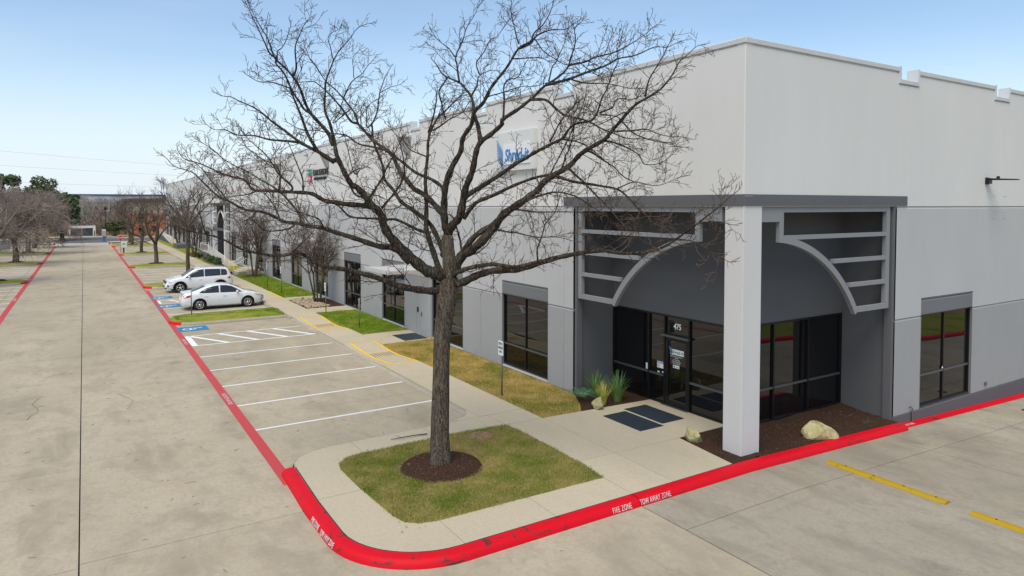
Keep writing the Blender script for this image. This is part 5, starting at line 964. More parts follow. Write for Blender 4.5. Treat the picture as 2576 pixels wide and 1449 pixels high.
tree = tag(empty('bare_tree', (TX, TY, .15)), 'large bare winter tree with spreading dark limbs on the corner lawn in the foreground', 'tree')
def local(pts): return [(p[0]-TX, p[1]-TY, p[2]-.15) for p in pts]
def catmull(P, n=4):
    P = np.array(P, float)
    if len(P) < 3: return P
    Q = np.vstack([2*P[0]-P[1], P, 2*P[-1]-P[-2]]); o = []
    for i in range(1, len(Q)-2):
        for k in range(n):
            t = k/n; a, b, c, d = Q[i-1], Q[i], Q[i+1], Q[i+2]
            o.append(.5*((2*b)+(-a+c)*t+(2*a-5*b+4*c-d)*t*t+(-a+3*b-3*c+d)*t**3))
    o.append(P[-1]); return np.array(o)
tr = np.random.RandomState(21)
def rvec(): v = tr.normal(size=3); return v/np.linalg.norm(v)
def twig(mb, p, d, ln, r, lvl, up=.25, kink=.24, minr=.0042, sides=4):
    n = min(7, max(2, int(ln/.13)+1)); P = [np.array(p, float)]; d = np.array(d, float); dirs = [d]
    for i in range(n):
        d = d+rvec()*kink+np.array([0, 0, up*.22]); d /= np.linalg.norm(d); P.append(P[-1]+d*ln/n); dirs.append(d)
    rr = np.linspace(max(r, minr*1.05), minr if lvl else max(minr, r*.4), len(P)); mb.tube(P, rr, sides if r > .007 else 3, cap=False)
    if lvl >= 2 or ln < .16: return
    ns = max(2, int(ln/(.105 if lvl == 0 else .13)))
    for k in range(ns):
        t = .15+.82*(k+tr.uniform(.1, .9))/ns; i = min(int(t*n), n-1); f_ = t*n-i; q = P[i]*(1-f_)+P[i+1]*f_
        s = np.cross(dirs[i+1], rvec()); s /= np.linalg.norm(s)+1e-6; dd = dirs[i+1]*tr.uniform(.55, .95)+s*tr.uniform(.5, .9); dd /= np.linalg.norm(dd)
        twig(mb, q, dd, (tr.uniform(.12, .34) if lvl == 0 and ln < .8 else tr.uniform(.2, .55) if lvl == 0 else tr.uniform(.06, .17)), max(minr, rr[i]*.7), lvl+1, up, kink, minr, sides)
fam = {}
for lid, pts in zip(LIMB_NAMES, LIMBS):
    g_ = re.match(r'trunk|c$|[ab]|l\d+', lid).group(0); fam.setdefault(g_, []).append((lid, pts))
for g_, lst in fam.items():
    mbl = MB(); mbt = MB()
    for lid, pts in lst:
        A_ = np.array(pts); C_ = catmull(A_, 5 if lid != 'trunk' else 6); P = np.array(local(C_[:, :3])); rr = np.maximum(C_[:, 3]*.98, .0062)
        if lid not in ('trunk', 'c'):
            # gentle natural wobble, growing towards the tip
            s_ = np.linspace(0, 1, len(P)); ph = tr.uniform(0, 6, 3)
            for ax in range(3): P[:, ax] += .011*np.sin(s_*len(P)*.55+ph[ax])*np.minimum(s_*4, 1)
            rr = rr*(1+.10*np.sin(np.arange(len(P))*1.7+ph[0]))*1.02
        if lid == 'c': rr = rr.copy(); rr[-1] *= .55; rr[-2] *= .8; rr[-3] *= .93
        if lid in ('trunk', 'c'):
            k = 26; n = len(P); vs = []
            for i in range(n):
                for j in range(k):
                    t = 2*math.pi*j/k; q = rr[i]*(.92+.035*math.sin(5*t+P[i][2]*1.3)+.03*math.sin(9*t+P[i][2]*2.1+1)+.03*math.sin(13*t-P[i][2]*1.1)+tr.uniform(-.012, .012)+(.10*max(0, 1-P[i][2]/.5)*math.sin(4*t+.6)))
                    vs.append((P[i][0]+q*math.cos(t), P[i][1]+q*math.sin(t), P[i][2]))
            mbl.add(vs, [(i*k+j, i*k+(j+1) % k, (i+1)*k+(j+1) % k, (i+1)*k+j) for i in range(n-1) for j in range(k)])
            if lid == 'trunk': continue
        else: mbl.tube(P, rr, 12 if rr[0] > .05 else 8 if rr[0] > .02 else 5)
        seg = np.linalg.norm(np.diff(P, axis=0), axis=1); cum = np.r_[0, np.cumsum(seg)]; Lt = cum[-1]
        s0 = .45 if lid == 'c' else max(.25, .12*Lt) if rr[0] < .05 else .5
        s = s0
        while s < Lt:
            i = min(np.searchsorted(cum, s)-1, len(seg)-1); i = max(i, 0); f_ = (s-cum[i])/(seg[i]+1e-9); q = P[i]+(P[i+1]-P[i])*f_; r_ = rr[i]
            T_ = (P[i+1]-P[i])/(seg[i]+1e-9); u = s/Lt
            sd_ = np.cross(T_, rvec()); sd_ /= np.linalg.norm(sd_)+1e-6
            dd = T_*tr.uniform(.25, .9)+sd_+np.array([0, 0, .2]); dd /= np.linalg.norm(dd)
            ln = tr.uniform(.14, .60)*(1 if r_ < .035 else .7)*(1.1-.55*u)
            if tr.uniform() < ((.46 if q[2] < 6.5 and q[0] < -.5 else .32) if r_ < .03 else .2): ln = tr.uniform(.6, 1.25 if q[2] < 6.0 else .85)*(1.05-.65*u)
            twig(mbt, q+dd*r_*.7, dd, ln, min(.006+ln*.007, max(.0045, r_*.45)), 0 if ln > .30 else 1, up=.22)
            s += tr.uniform(.055, .155)*(1 if r_ < .04 else 1.5)
        # spray at the tip
        if rr[-1] < .012:
            for _ in range(3):
                T_ = P[-1]-P[-2]; T_ /= np.linalg.norm(T_)+1e-9; dd = T_+.5*rvec(); dd /= np.linalg.norm(dd); twig(mbt, P[-1], dd, tr.uniform(.08, .2), .005, 1)
    nm = 'trunk' if g_ in ('trunk', 'c') else 'limb'
    o = mbl.build(nm, M['trunkbark'] if nm == 'trunk' else M['limbbark'], tree, True)
    if mbt.f: mbt.build('twigs', M['twigbark'], o)['kind'] = 'stuff'

# ================================================================ OTHER TREES
def gen_tree(seed, H, trunk_h, trunk_r, spread, n1=7, lv=3, twigr=.007, dens=1.0, droop=0.0, wob=.25, multi=1):
    """returns (trunk mesh builder, crown mesh builder)"""
    rs_ = np.random.RandomState(seed); tb = MB(); cb = MB()
    def rv(): v = rs_.normal(size=3); return v/np.linalg.norm(v)
    def br(mb, p, d, ln, r, lvl):
        n = 6 if lvl <= 1 else 4; P = [np.array(p, float)]; ds = []
        for i in range(n):
            d = d+rv()*wob*.5+np.array([0, 0, (.08 if lvl < 2 else .03)-droop*.15]); d /= np.linalg.norm(d); P.append(P[-1]+d*ln/n); ds.append(d)
        rr = np.linspace(r, max(twigr, r*.35), n+1); mb.tube(P, rr, 7 if lvl == 0 else 5 if lvl == 1 else 3, cap=False)
        if lvl >= lv: return
        k = {0: 6, 1: 6, 2: 6, 3: 5}[lvl]; k = int(k*dens+rs_.uniform(0, 1))
        for q in range(k):
            t = rs_.uniform(.25, 1.0); i = min(int(t*n), n-1); f_ = t*n-i; pt = P[i]*(1-f_)+P[i+1]*f_
            s = np.cross(ds[i], rv()); s /= np.linalg.norm(s)+1e-6; dd = ds[i]*.8+s*.75; dd /= np.linalg.norm(dd)
            br(cb, pt, dd, ln*rs_.uniform(.38, .62), rr[i]*.6, lvl+1)
    for m in range(multi):
        a = 2*math.pi*m/max(1, multi)+rs_.uniform(0, 1); base = np.array([.12*math.cos(a), .12*math.sin(a), -.05]) if multi > 1 else np.array([0, 0, -.05])
        lean = np.array([math.cos(a)*.18, math.sin(a)*.18, 1]) if multi > 1 else np.array([rs_.uniform(-.04, .04), rs_.uniform(-.04, .04), 1])
        P = [base]
        for i in range(5): P.append(P[-1]+(lean+np.array([*rs_.normal(size=2)*.05, 0]))*trunk_h/5)
        tb.tube(P, np.array([1.35, 1.02, .95, .9, .9, .95])*trunk_r, 12 if multi == 1 else 7)
        k1 = n1 if multi == 1 else 3
        for q in range(k1):
            aa = 2*math.pi*q/k1+rs_.uniform(-.4, .4)+a; el_ = rs_.uniform(.35, 1.25) if q < k1-1 else 1.4
            dd = np.array([math.cos(aa)*math.cos(el_), math.sin(aa)*math.cos(el_), math.sin(el_)])
            ln = (spread*math.cos(el_)+(H-trunk_h)*math.sin(el_))*.62
            br(cb, P[-1]-np.array([0, 0, rs_.uniform(0, .12)*trunk_h]), dd, ln, trunk_r*.55 if multi == 1 else trunk_r*.7, 0)
    return tb, cb
def leaf_cloud(seed, centres, n, size, squash=.7):
    rs_ = np.random.RandomState(seed); mb = MB(); vs = []; 
    tot = sum(r**2 for *_, r in centres)
    for cx, cy, cz, r in centres:
        k = int(n*r*r/tot)
        for _ in range(k):
            v = rs_.normal(size=3); v /= np.linalg.norm(v); q = r*(rs_.uniform(.35, 1.08)**.6); p = np.array([cx, cy, cz])+v*q*np.array([1, 1, squash])
            s = size*rs_.uniform(.5, 1.4); a = rs_.normal(size=3); b = rs_.normal(size=3); a /= np.linalg.norm(a); b -= a*(a@b); b /= np.linalg.norm(b)
            vs += [p-a*s*.5-b*s*.25, p+a*s*.5-b*s*.2, p+a*s*.4+b*s*.35, p-a*s*.3+b*s*.3]
    m_ = MB(); m_.add(vs, [(4*i, 4*i+1, 4*i+2, 4*i+3) for i in range(len(vs)//4)]); return m_
def make_tree(args, label, loc, barkm='farbark', twigm='fartwig', cat='tree', group=None, name='bare_tree', rz=0, sc=1):
    tb, cb = gen_tree(*args[0], **args[1]); e = tag(empty(name, loc, rz), label, cat, group); e.scale = (sc, sc, sc)
    tb.build('trunk', M[barkm], e, True); cb.build('crown', M[twigm], e, True)['kind'] = 'stuff'; return e
def G(x, y, dz=0): return (x, y, gz(x, y)+dz)
isl_t = make_tree(((101, 8.6, 4.2, .15, 3.6), dict(n1=7, lv=3, twigr=.008, dens=.85, wob=.35)), 'tall slim bare tree on the lawn strip behind the white suv', G(-6.4, 46.9, .3), 'trunkbark', 'farbark', group='bare trees on the lawn strips right of the drive')
t2 = make_tree(((102, 7.7, 2.4, .20, 4.3), dict(n1=6, lv=3, twigr=.0085, dens=.72, wob=.38)), 'bare tree on the third lawn strip, beyond the tall slim tree', G(-6.9, 72, .1), 'farbark', 'farbark', group='bare trees on the lawn strips right of the drive')
t2.location.y = 67.6
for x, y, rz, s, lb in ((-6.9, 88.3, 2.1, .98, 'bare tree on the lawn strip just behind the stop sign'), (-6.8, 110.3, 4.0, 1.1, 'bare tree on the farthest lawn strip right of the drive'), (-6.4, 124, 1.0, 1.1, 'stout bare tree by the brick building')):
    c = copy_tree(t2, None, G(x, y, .1), rz, s); c['label'] = lb
lt = make_tree(((103, 7.2, 2.6, .27, 5.6), dict(n1=10, lv=3, twigr=.017, dens=1.22, droop=.5, wob=.4)), 'brown bare tree with low dense crown on the middle lawn strip left of drive', G(-19.2, 77.4, .2), group='dense brown bare trees left of the drive')
lt2 = make_tree(((104, 6.9, 2.4, .25, 5.4), dict(n1=10, lv=3, twigr=.016, dens=1.2, droop=.5, wob=.4)), 'nearest brown bare tree left of the drive, cut by the picture edge', G(-19.9, 55.6, .2), group='dense brown bare trees left of the drive')
LT = [(-19.2, 96.5, 1.2, 1.02, lt, 'brown bare tree on the farthest lawn strip left of the drive'), (-19.4, 113, 3.1, 1.12, lt2, 'thick trunked bare tree where the drive meets the cross road'),
      (-26.5, 84, .5, 1.05, lt2, 'brown bare tree one row left of the middle lawn strip'), (-27, 102, 2.5, 1.08, lt, 'brown bare tree one row left of the farthest lawn strip'), (-28, 120, 4.4, 1.1, lt2, 'brown bare tree above the low grey wall'), (-34, 112, 5.4, 1.15, lt, 'bare tree at the left picture edge behind the low grey wall'), (-24.5, 132, 1.9, 1.1, lt, 'bare tree by the dark shrubs left of the cross road')]
for x, y, rz, s, src, lb in LT:
    c = copy_tree(src, None, G(x, y, .1), rz, s); c['label'] = lb
# crape myrtles by the wall
cm = make_tree(((105, 5.1, 1.9, .055, 2.0), dict(lv=3, twigr=.0065, multi=5, wob=.32, dens=.9)), 'multi stemmed bare shrub tree beside the pebble bed at the wall', G(-1.1, 30.8, .12), 'trunkbark', 'twigbark', group='multi stemmed bare trees along the wall')
for x, y, rz, s, lb in ((-1.0, 49.5, 2, 1.12, 'multi stemmed bare tree on the lawn beside the concrete steps'), (-1.2, 84.5, 4, 1.1, 'multi stemmed bare tree beyond the recessed far entrance'), (-1.0, 104, 5, 1.0, 'farthest multi stemmed bare tree along the wall')):
    c = copy_tree(cm, None, G(x, y, .12), rz, s); c['label'] = lb
for x, y, lb in ((-1.1, 49.5, 'a'), (-1.2, 84.5, 'b')):
    m_ = MB(); k = 20; m_.add([(x, y, gz(x, y)+.22)]+[(x+rr*math.cos(2*math.pi*i/k), y+rr*math.sin(2*math.pi*i/k), gz(x, y)+zz) for rr, zz in ((.7, .2), (.95, .13)) for i in range(k)], [(0, 1+i, 1+(i+1) % k) for i in range(k)]+[(1+i, 1+k+i, 1+k+(i+1) % k, 1+(i+1) % k) for i in range(k)])
    struct(m_.build('mulch_ring', M['mulch'], None, True), 'ring of mulch under the multi stemmed tree '+('by the concrete steps' if lb == 'a' else 'beyond the far entrance'))
# evergreen oaks behind the left trees
def evergreen(seed, loc, R_, H, label):
    e = tag(empty('evergreen_tree', loc), label, 'tree', 'dark evergreen trees behind the left car park'); rs_ = np.random.RandomState(seed)
    tb, cb = gen_tree(seed, H*.8, H*.3, .35, R_*.8, n1=6, lv=2, twigr=.03); tb.build('trunk', M['farbark'], e, True); cb.build('limbs', M['farbark'], e)
    cs = [(rs_.uniform(-1, 1)*R_*.75, rs_.uniform(-1, 1)*R_*.75, H*rs_.uniform(.42, .86), R_*rs_.uniform(.18, .40)) for _ in range(30)]
    leaf_cloud(seed+1, cs, 8000, .34, .8).build('crown', M['evergreen'], e); return e
evergreen(31, G(-25.2, 137), 3.4, 13.2, 'dark evergreen tree standing highest at the left picture edge')
evergreen(32, G(-20.4, 138), 4.0, 12.6, 'dark evergreen tree with ragged top behind the brown bare trees')
evergreen(33, G(-16.6, 142), 3.2, 9.4, 'rightmost dark evergreen, sloping down towards the dumpster enclosure')
evergreen(34, G(-31, 147), 3.6, 11.4, 'dark evergreen tree mostly hidden at the far left edge')
evergreen(35, G(-7.5, 158), 2.0, 3.4, 'small dark evergreen left of the orange brick building')
# far wood: thousands of bare stems and twig haze reading as one mass
rs_ = np.random.RandomState(77)
def wood(n, x0, x1, y0, y1, h0, h1, tw, lbl, mat):
    m_ = MB(); V = []; Fc = []
    for i in range(n):
        x, y = rs_.uniform(x0, x1), rs_.uniform(y0, y1); h = rs_.uniform(h0, h1)*(.94+.05*math.sin(x*.35)+.04*math.sin(x*1.3)); z0 = gz(x, min(y, 170))-.3
        lx, ly = rs_.normal(size=2)*.35
        for k in range(30):
            t = rs_.uniform(.12, .92); p = np.array([x+lx*t, y+ly*t, z0+h*t]); a = rs_.uniform(0, 6.28); ln = rs_.uniform(.6, 2.4)*(1.15-t*.6); up = rs_.uniform(.2, 1.4)
            q = p+np.array([math.cos(a)*ln, math.sin(a)*ln, up*ln*.8]); w_ = tw*rs_.uniform(.6, 1.3); o = len(V)
            V += [tuple(p+[w_, 0, 0]), tuple(p-[w_, 0, 0]), tuple(q)]; Fc.append((o, o+1, o+2))
            for _ in range(2):
                mid = p+(q-p)*rs_.uniform(.3, .8); q2 = mid+np.array([rs_.normal()*.6, rs_.normal()*.4, rs_.uniform(.1, .9)]); o = len(V); V += [tuple(mid+[w_*.7, 0, 0]), tuple(mid-[w_*.7, 0, 0]), tuple(q2)]; Fc.append((o, o+1, o+2))
        o = len(V); w_ = rs_.uniform(.06, .16); V += [(x-w_, y, z0), (x+w_, y, z0), (x+lx+w_*.3, y+ly, z0+h*.93), (x+lx-w_*.3, y+ly, z0+h*.93)]; Fc.append((o, o+1, o+2, o+3))
    m_.add(V, Fc); o = m_.build('bare_woodland', M[mat]); o['kind'] = 'stuff'; o['label'] = lbl; return o
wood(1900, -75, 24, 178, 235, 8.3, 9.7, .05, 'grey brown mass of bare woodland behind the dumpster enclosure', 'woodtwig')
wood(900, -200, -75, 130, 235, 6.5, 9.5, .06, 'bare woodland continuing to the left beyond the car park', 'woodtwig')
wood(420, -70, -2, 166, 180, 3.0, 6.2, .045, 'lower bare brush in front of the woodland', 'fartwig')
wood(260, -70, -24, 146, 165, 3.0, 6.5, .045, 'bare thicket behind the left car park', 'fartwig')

# ================================================================ PLANTS, ROCKS, SMALL THINGS BY THE ENTRANCE
def tuft(name, loc, n, h, w_, spread, mat, label, cat='plant', seed=1, curve=.6):
    rs_ = np.random.RandomState(seed); m_ = MB()
    for i in range(n):
        a = rs_.uniform(0, 6.28); b0 = np.array([math.cos(a), math.sin(a), 0])*rs_.uniform(0, spread*.3); out_ = rs_.uniform(.1, 1)*spread; hh = h*rs_.uniform(.55, 1.1); sd_ = np.array([-math.sin(a), math.cos(a), 0])*w_*.5
        P = []
        for k in range(5):
            t = k/4; P.append(b0+np.array([math.cos(a), math.sin(a), 0])*out_*t**1.6+np.array([0, 0, hh*(t-curve*.35*t**3*out_/spread)]))
        vs = []
        for k, p in enumerate(P): q = 1-.85*(k/4)**2; vs += [p-sd_*q, p+sd_*q]
        m_.add(vs, [(2*k, 2*k+1, 2*k+3, 2*k+2) for k in range(4)])
    return tag(m_.build(name, M[mat], None, False, loc), label, cat)
M['yelgrass'] = plain('yellow_grass_leaf', (.46, .46, .10), .6, 0, .3, .4, 9); M['iris'] = plain('iris_leaf', (.13, .25, .07), .5, 0, .4, .4, 8); M['sago'] = plain('sago_leaf', (.05, .16, .07), .5, 0, .5, .4, 8)
tuft('ornamental_grass', (-.05, 5.0, .15), 150, .72, .016, .30, 'yelgrass', 'yellow green grass clump between the two limestone rock and door mats', seed=2)
tuft('ornamental_grass', (.55, 5.05, .15), 110, .92, .024, .46, 'iris', 'tall green strap leaved plant nearest the entrance glass', seed=3)
tuft('ornamental_grass', (.35, 5.85, .15), 90, .85, .022, .40, 'iris', 'dim green strap leaved plant at the back of the left bed', seed=4)
e = tag(empty('leafy_plant', (-.35, 5.65, .15)), 'low dark green plant with arching fronds left of the yellow grass', 'plant'); rs_ = np.random.RandomState(8)
for i in range(11):
    a = i*.571+.2; m_ = MB(); L_ = .62; P = []
    for k in range(8): t = k/7; P.append(np.array([math.cos(a)*L_*t, math.sin(a)*L_*t, (.05+.62*t-.42*t*t)]))
    for k in range(1, 8):
        for s in (-1, 1):
            d = P[k]-P[k-1]; sd_ = np.array([-math.sin(a), math.cos(a), 0])*s; tip = P[k]+sd_*.15*math.sin(math.pi*(k/8)**.8+.25)+d*.9+np.array([0, 0, -.02]); m_.add([P[k-1]+d*.45, P[k], tip], [(0, 1, 2)])
    m_.build('frond', M['sago'], e)
def rock(loc, sx, sy, sz, label, seed):
    bm = bmesh.new(); bmesh.ops.create_icosphere(bm, subdivisions=3, radius=1); rs_ = np.random.RandomState(seed)
    pl = [(v/np.linalg.norm(v), rs_.uniform(.50, .80)) for v in rs_.normal(size=(20, 3))]
    for v in bm.verts:
        p = np.array(v.co)
        for n_, d in pl:
            q = p@n_
            if q > d: p -= n_*(q-d)
        p *= 1+.03*math.sin(7*p[0]+3*p[1])+rs_.uniform(-.02, .02); v.co = Vector((p[0]*sx, p[1]*sy, p[2]*sz))
    me = bpy.data.meshes.new('rock'); bm.to_mesh(me); bm.free(); me.materials.append(M['stone']); o = bpy.data.objects.new('rock', me); COL.objects.link(o); o.location = loc
    o.rotation_euler = (0, 0, rs_.uniform(0, 3)); smooth_angle(o, 9); return tag(o, label, 'rock')
r_ = rock((3.15, .12, gz(3.15, .1)+.27), .70, .38, .33, 'large flat greenish limestone boulder in the mulch behind the red kerb', 4); r_.rotation_euler = (0, .12, -.35)
rock((-.15, 1.40, .27), .34, .27, .25, 'pale limestone rock on the mulch beside the column', 6); rock((-.42, 4.78, .28), .26, .22, .27, 'limestone rock in front of the plants left of the mats', 9)
for p, lb in (((-.78, .05, 4.13, 2.60), 'outer black rubber mat on the entrance walk'), ((.16, .99, 4.30, 2.75), 'inner black rubber mat nearest the glass door'), ((-1.25, -.12, 18.52, 17.05), 'black rubber mat in front of the grey side door')):
    m_ = MB(); m_.box(p[0], p[1], p[3], p[2], .151, .166); o = m_.build('door_mat', M['rubber']); tag(o, lb, 'mat'); bevel(o, .004)
# fallen branch and litter
m_ = MB(); m_.tube([(-6.6, 5.45, .17), (-6.35, 5.36, .20), (-6.05, 5.38, .19), (-5.65, 5.33, .18)], [.007, .011, .012, .014], 6); m_.tube([(-6.35, 5.36, .2), (-6.45, 5.52, .23)], [.006, .003], 4); m_.tube([(-6.05, 5.38, .19), (-6.18, 5.24, .22)], [.006, .003], 4); m_.tube([(-6.25, 5.37, .2), (-6.2, 5.5, .17)], [.005, .003], 4)
tag(m_.build('fallen_branch', M['limbbark'], None, True), 'thin dead branch lying on the walk behind the big tree trunk', 'branch')
rs_ = np.random.RandomState(12); m_ = MB()
for i in range(170):
    x, y = rs_.uniform(-16, -4), rs_.uniform(-4, 26)
    if -9.5 < x and -.6 < y < 6.1: continue
    a = rs_.uniform(0, 6.28); l = rs_.uniform(.03, .16)*(1 if i % 5 else 1.6); m_.tube([(x, y, .012), (x+math.cos(a)*l*.5, y+math.sin(a)*l*.5+.01, .016), (x+math.cos(a)*l, y+math.sin(a)*l, .010)], [.004, .005, .003], 3)
for i in range(230):
    x, y, z = (rs_.uniform(.7, 6.2), rs_.uniform(-.1, 1.3), 0) if i % 2 else (rs_.uniform(-7.2, -5.4), rs_.uniform(2.4, 4.1), .12)
    z = zb(x, y) if i % 2 else (.25 if (x-TX)**2+(y-TY)**2 < .6 else .155); a = rs_.uniform(0, 6.28); l = rs_.uniform(.02, .07); m_.tube([(x, y, z+.012), (x+math.cos(a)*l, y+math.sin(a)*l, z+.02)], .0045, 3)
for i in range(900):
    q = i % 3
    if q == 0: x, y, z = rs_.uniform(-8.3, -3.4), rs_.uniform(.7, 5.1), .175
    elif q == 1: a = rs_.uniform(0, 6.28); d_ = abs(rs_.normal())*.12+.90; x, y, z = TX+d_*math.cos(a), TY+d_*math.sin(a), .17
    else: x, y = rs_.uniform(-2.3, -.05), rs_.uniform(5, 26); z = .165
    a = rs_.uniform(0, 6.28); l = rs_.uniform(.012, .035); c_, s_ = math.cos(a)*l, math.sin(a)*l
    m_.add([(x-c_, y-s_, z), (x+s_*.6, y-c_*.6, z+.006), (x+c_, y+s_, z+.012), (x-s_*.6, y+c_*.6, z+.008)], [(0, 1, 2, 3)])
o = m_.build('twig_litter', plain('litter', (.20, .13, .08), .9, 0, .1, .5, 7)); o['kind'] = 'stuff'; o['label'] = 'small fallen twigs and bark bits on the concrete and mulch'
# pebbles
bm = bmesh.new(); bmesh.ops.create_icosphere(bm, subdivisions=1, radius=1); ico = np.array([v.co[:] for v in bm.verts]); icf = [tuple(v.index for v in f.verts) for f in bm.faces]; bm.free()
m_ = MB()
for i in range(620):
    x, y = rs_.uniform(-2.25, -1.3+.5*rs_.uniform()), rs_.uniform(28.8, 32.9); s = rs_.uniform(.05, .13); a = rs_.uniform(0, 3); R_ = np.array([[math.cos(a), -math.sin(a), 0], [math.sin(a), math.cos(a), 0], [0, 0, 1]])
    m_.add((ico*[s, s*.7, s*.5])@R_.T+[x, y, .15+rs_.uniform(0, .07)], icf)
o = m_.build('river_pebbles', M['pebble'], None, True); o['kind'] = 'stuff'; o['label'] = 'bed of round tan river pebbles beside the walk'

# yellow rubber bumps
def bumpstrip(x, y0, y1, lb):
    e = MB(); prof = [(-.125, .0), (-.115, .012), (-.055, .055), (.055, .055), (.115, .012), (.125, .0)]; vs = []; Y = [y0, (y0+y1)/2, y1]
    for yy_ in Y:
        for px, pz in prof: vs.append((x+px, yy_, gz(x+px, yy_)+pz+.003))
    e.add(vs, [(k*6+j, (k+1)*6+j, (k+1)*6+j+1, k*6+j+1) for k in range(2) for j in range(5)]+[(0, 1, 2, 3, 4, 5), tuple(12+j for j in (5, 4, 3, 2, 1, 0))])
    o = e.build('speed_bump', M['bumpy']); tag(o, lb, 'speed bump', 'yellow bump strips on the side drive'); n = 4
    for k in range(n):
        m_ = MB(); yy_ = y0+(y1-y0)*(k+.35)/n; m_.cyl((x, yy_, gz(x, yy_)+.0575), (x, yy_, gz(x, yy_)+.0625), .022, n=10); m_.build('bolt', M['blackmetal'], o)
bumpstrip(1.94, -3.66, -1.0, 'yellow bump strip lying between the red kerb and the picture bottom'); bumpstrip(1.86, -6.8, -4.15, 'yellow bump strip cut by the bottom right picture edge')
m_ = MB(); k = 18; m_.add([(12.2, -1.15, gz(12.2, -1.15)+.006)]+[(12.2+.18*math.cos(2*math.pi*i/k), -1.15+.14*math.sin(2*math.pi*i/k), gz(12.2, -1.15)+.006) for i in range(k)], [(0, 1+i, 1+(i+1) % k) for i in range(k)]); m_.build('drain_cover', M['joint'], drive)

# ================================================================ SIGNS
def signpost(x, y, h, lb, panel_=None, face='x', pw=.30, ph=.46, z0=.14, grp='thin grey sign posts on the lawn'):
    e = tag(empty('sign_post', G(x, y, z0)), lb, 'sign', grp)
    m_ = MB(); m_.tube([(0, 0, -.1), (.0, 0, h)], .028, 8); m_.build('post', M['galv'], e, True)
    if panel_:
        m_ = MB(); t = h+.0; y0, y1 = -pw/2, pw/2
        poly = [(y0+.03, t-ph), (y1-.03, t-ph), (y1, t-ph+.03), (y1, t-.03), (y1-.03, t), (y0+.03, t), (y0, t-.03), (y0, t-ph+.03)]
        m_.prism(poly, -.045, -.037, lambda a, z, d: (d, a, z)); p = m_.build('sign_panel', M['signwhite'], e); bevel(p, .002)
        if panel_ == 'visitor':
            for i, t_ in enumerate(('VISITOR', 'PARKING', 'ONLY')):
                text_mesh('lettering', t_, .105, M['ink_green'], frame_mtx((-.0475, 0, t-.095-.125*i), (0, -1, 0), (0, 0, 1)), p, .025, ext=.001, xs=.62)
        elif panel_ == 'isa':
            m_ = MB(); m_.box(-.0475, -.0455, -.07, .07, t-.40, t-.24); m_.build('symbol_square', M['blue'], p)
            m_ = MB(); m_.box(-.0475, -.0455, -.10, .10, t-.12, t-.09); m_.box(-.0475, -.0455, -.10, .10, t-.18, t-.15); m_.build('print', M['ink_green'], p)
    return e
signpost(-2.07, 7.5, 1.72, 'white sign reading visitor parking only on a grey post beside the entrance lawn', 'visitor', grp=None)
del_ = [o for o in scene.objects if o.name.startswith('sign_post') and o.get('group') is None]
signpost(-1.85, 21.2, 1.45, 'bare grey post on the lawn in front of the canopy window'); signpost(-1.8, 26.75, 1.66, 'grey post with small white panel beside the pebble bed', 'isa')
signpost(-1.82, 36.7, 1.80, 'nearer of the two white panelled posts on the lawn by the cars', 'isa'); signpost(-1.92, 40.4, 1.82, 'farther of the two white panelled posts on the lawn by the cars', 'isa')
signpost(-8.3, 29.2, 1.42, 'grey post at the tip of the lawn strip in front of the white sedan', z0=.18); signpost(-2.25, 67.4, 1.6, 'grey post at the hedge by the ramp'); signpost(-1.3, 79.8, 1.6, 'grey post beyond the far entrance'); signpost(-2.1, 100, 1.7, 'far grey post by the second ramp')
e = tag(empty('stop_sign', G(-9.2, 88.6, .12)), 'red octagonal stop sign on a thin post beside the drive', 'sign')
m_ = MB(); m_.cyl((0, 0, 0), (0, 0, 2.3), .03, n=8); m_.build('post', M['steel'], e)
oc = [(.30*math.cos(R(22.5+45*i)), .30*math.sin(R(22.5+45*i))) for i in range(8)]
m_ = MB(); m_.prism([(a*1.08, b*1.08+2.05) for a, b in oc], .036, .040, lambda a, z, d: (a, -d, z)); m_.build('rim', M['ink_white'], e)
m_ = MB(); m_.prism([(a, b+2.05) for a, b in oc], .041, .046, lambda a, z, d: (a, -d, z)); m_.build('sign_panel', M['stopred'], e)
text_mesh('lettering', 'STOP', .22, M['ink_white'], frame_mtx((0, -.048, 2.05), (1, 0, 0), (0, 0, 1)), e, .02, ext=.001, xs=.8)
e = tag(empty('mailbox', G(-8.8, 90.5, .1)), 'pale cluster mailbox with small blue emblem on a brown pedestal', 'mailbox')
m_ = MB(); m_.box(-.09, .09, -.09, .09, 0, .75); m_.build('pedestal', M['steel'], e)
m_ = MB(); m_.box(-.38, .38, -.25, .25, .72, 1.42); bevel(m_.build('cabinet', M['cream'], e), .02)
m_ = MB(); m_.add([(-.10, -.256, 1.18), (.16, -.256, 1.16), (.12, -.256, 1.30), (-.02, -.256, 1.32)], [(0, 1, 2, 3)]); m_.add([(-.15, -.256, 1.14), (.10, -.256, 1.12), (.10, -.256, 1.15), (-.13, -.256, 1.17)], [(0, 1, 2, 3)]); m_.build('emblem', M['ink_blue'], e)
e = tag(empty('kiosk_post', G(-10.1, 131, .05)), 'stubby kiosk with tan box, blue base and white cap beyond the drive', 'kiosk')
m_ = MB(); m_.box(-.2, .2, -.2, .2, 0, .85); m_.build('base', M['ink_blue'], e); m_ = MB(); m_.box(-.36, .36, -.3, .3, .85, 1.9); m_.build('box', M['beige'], e); m_ = MB(); m_.box(-.28, .28, -.25, .25, 1.9, 2.1); m_.build('cap', M['whitemetal'], e)

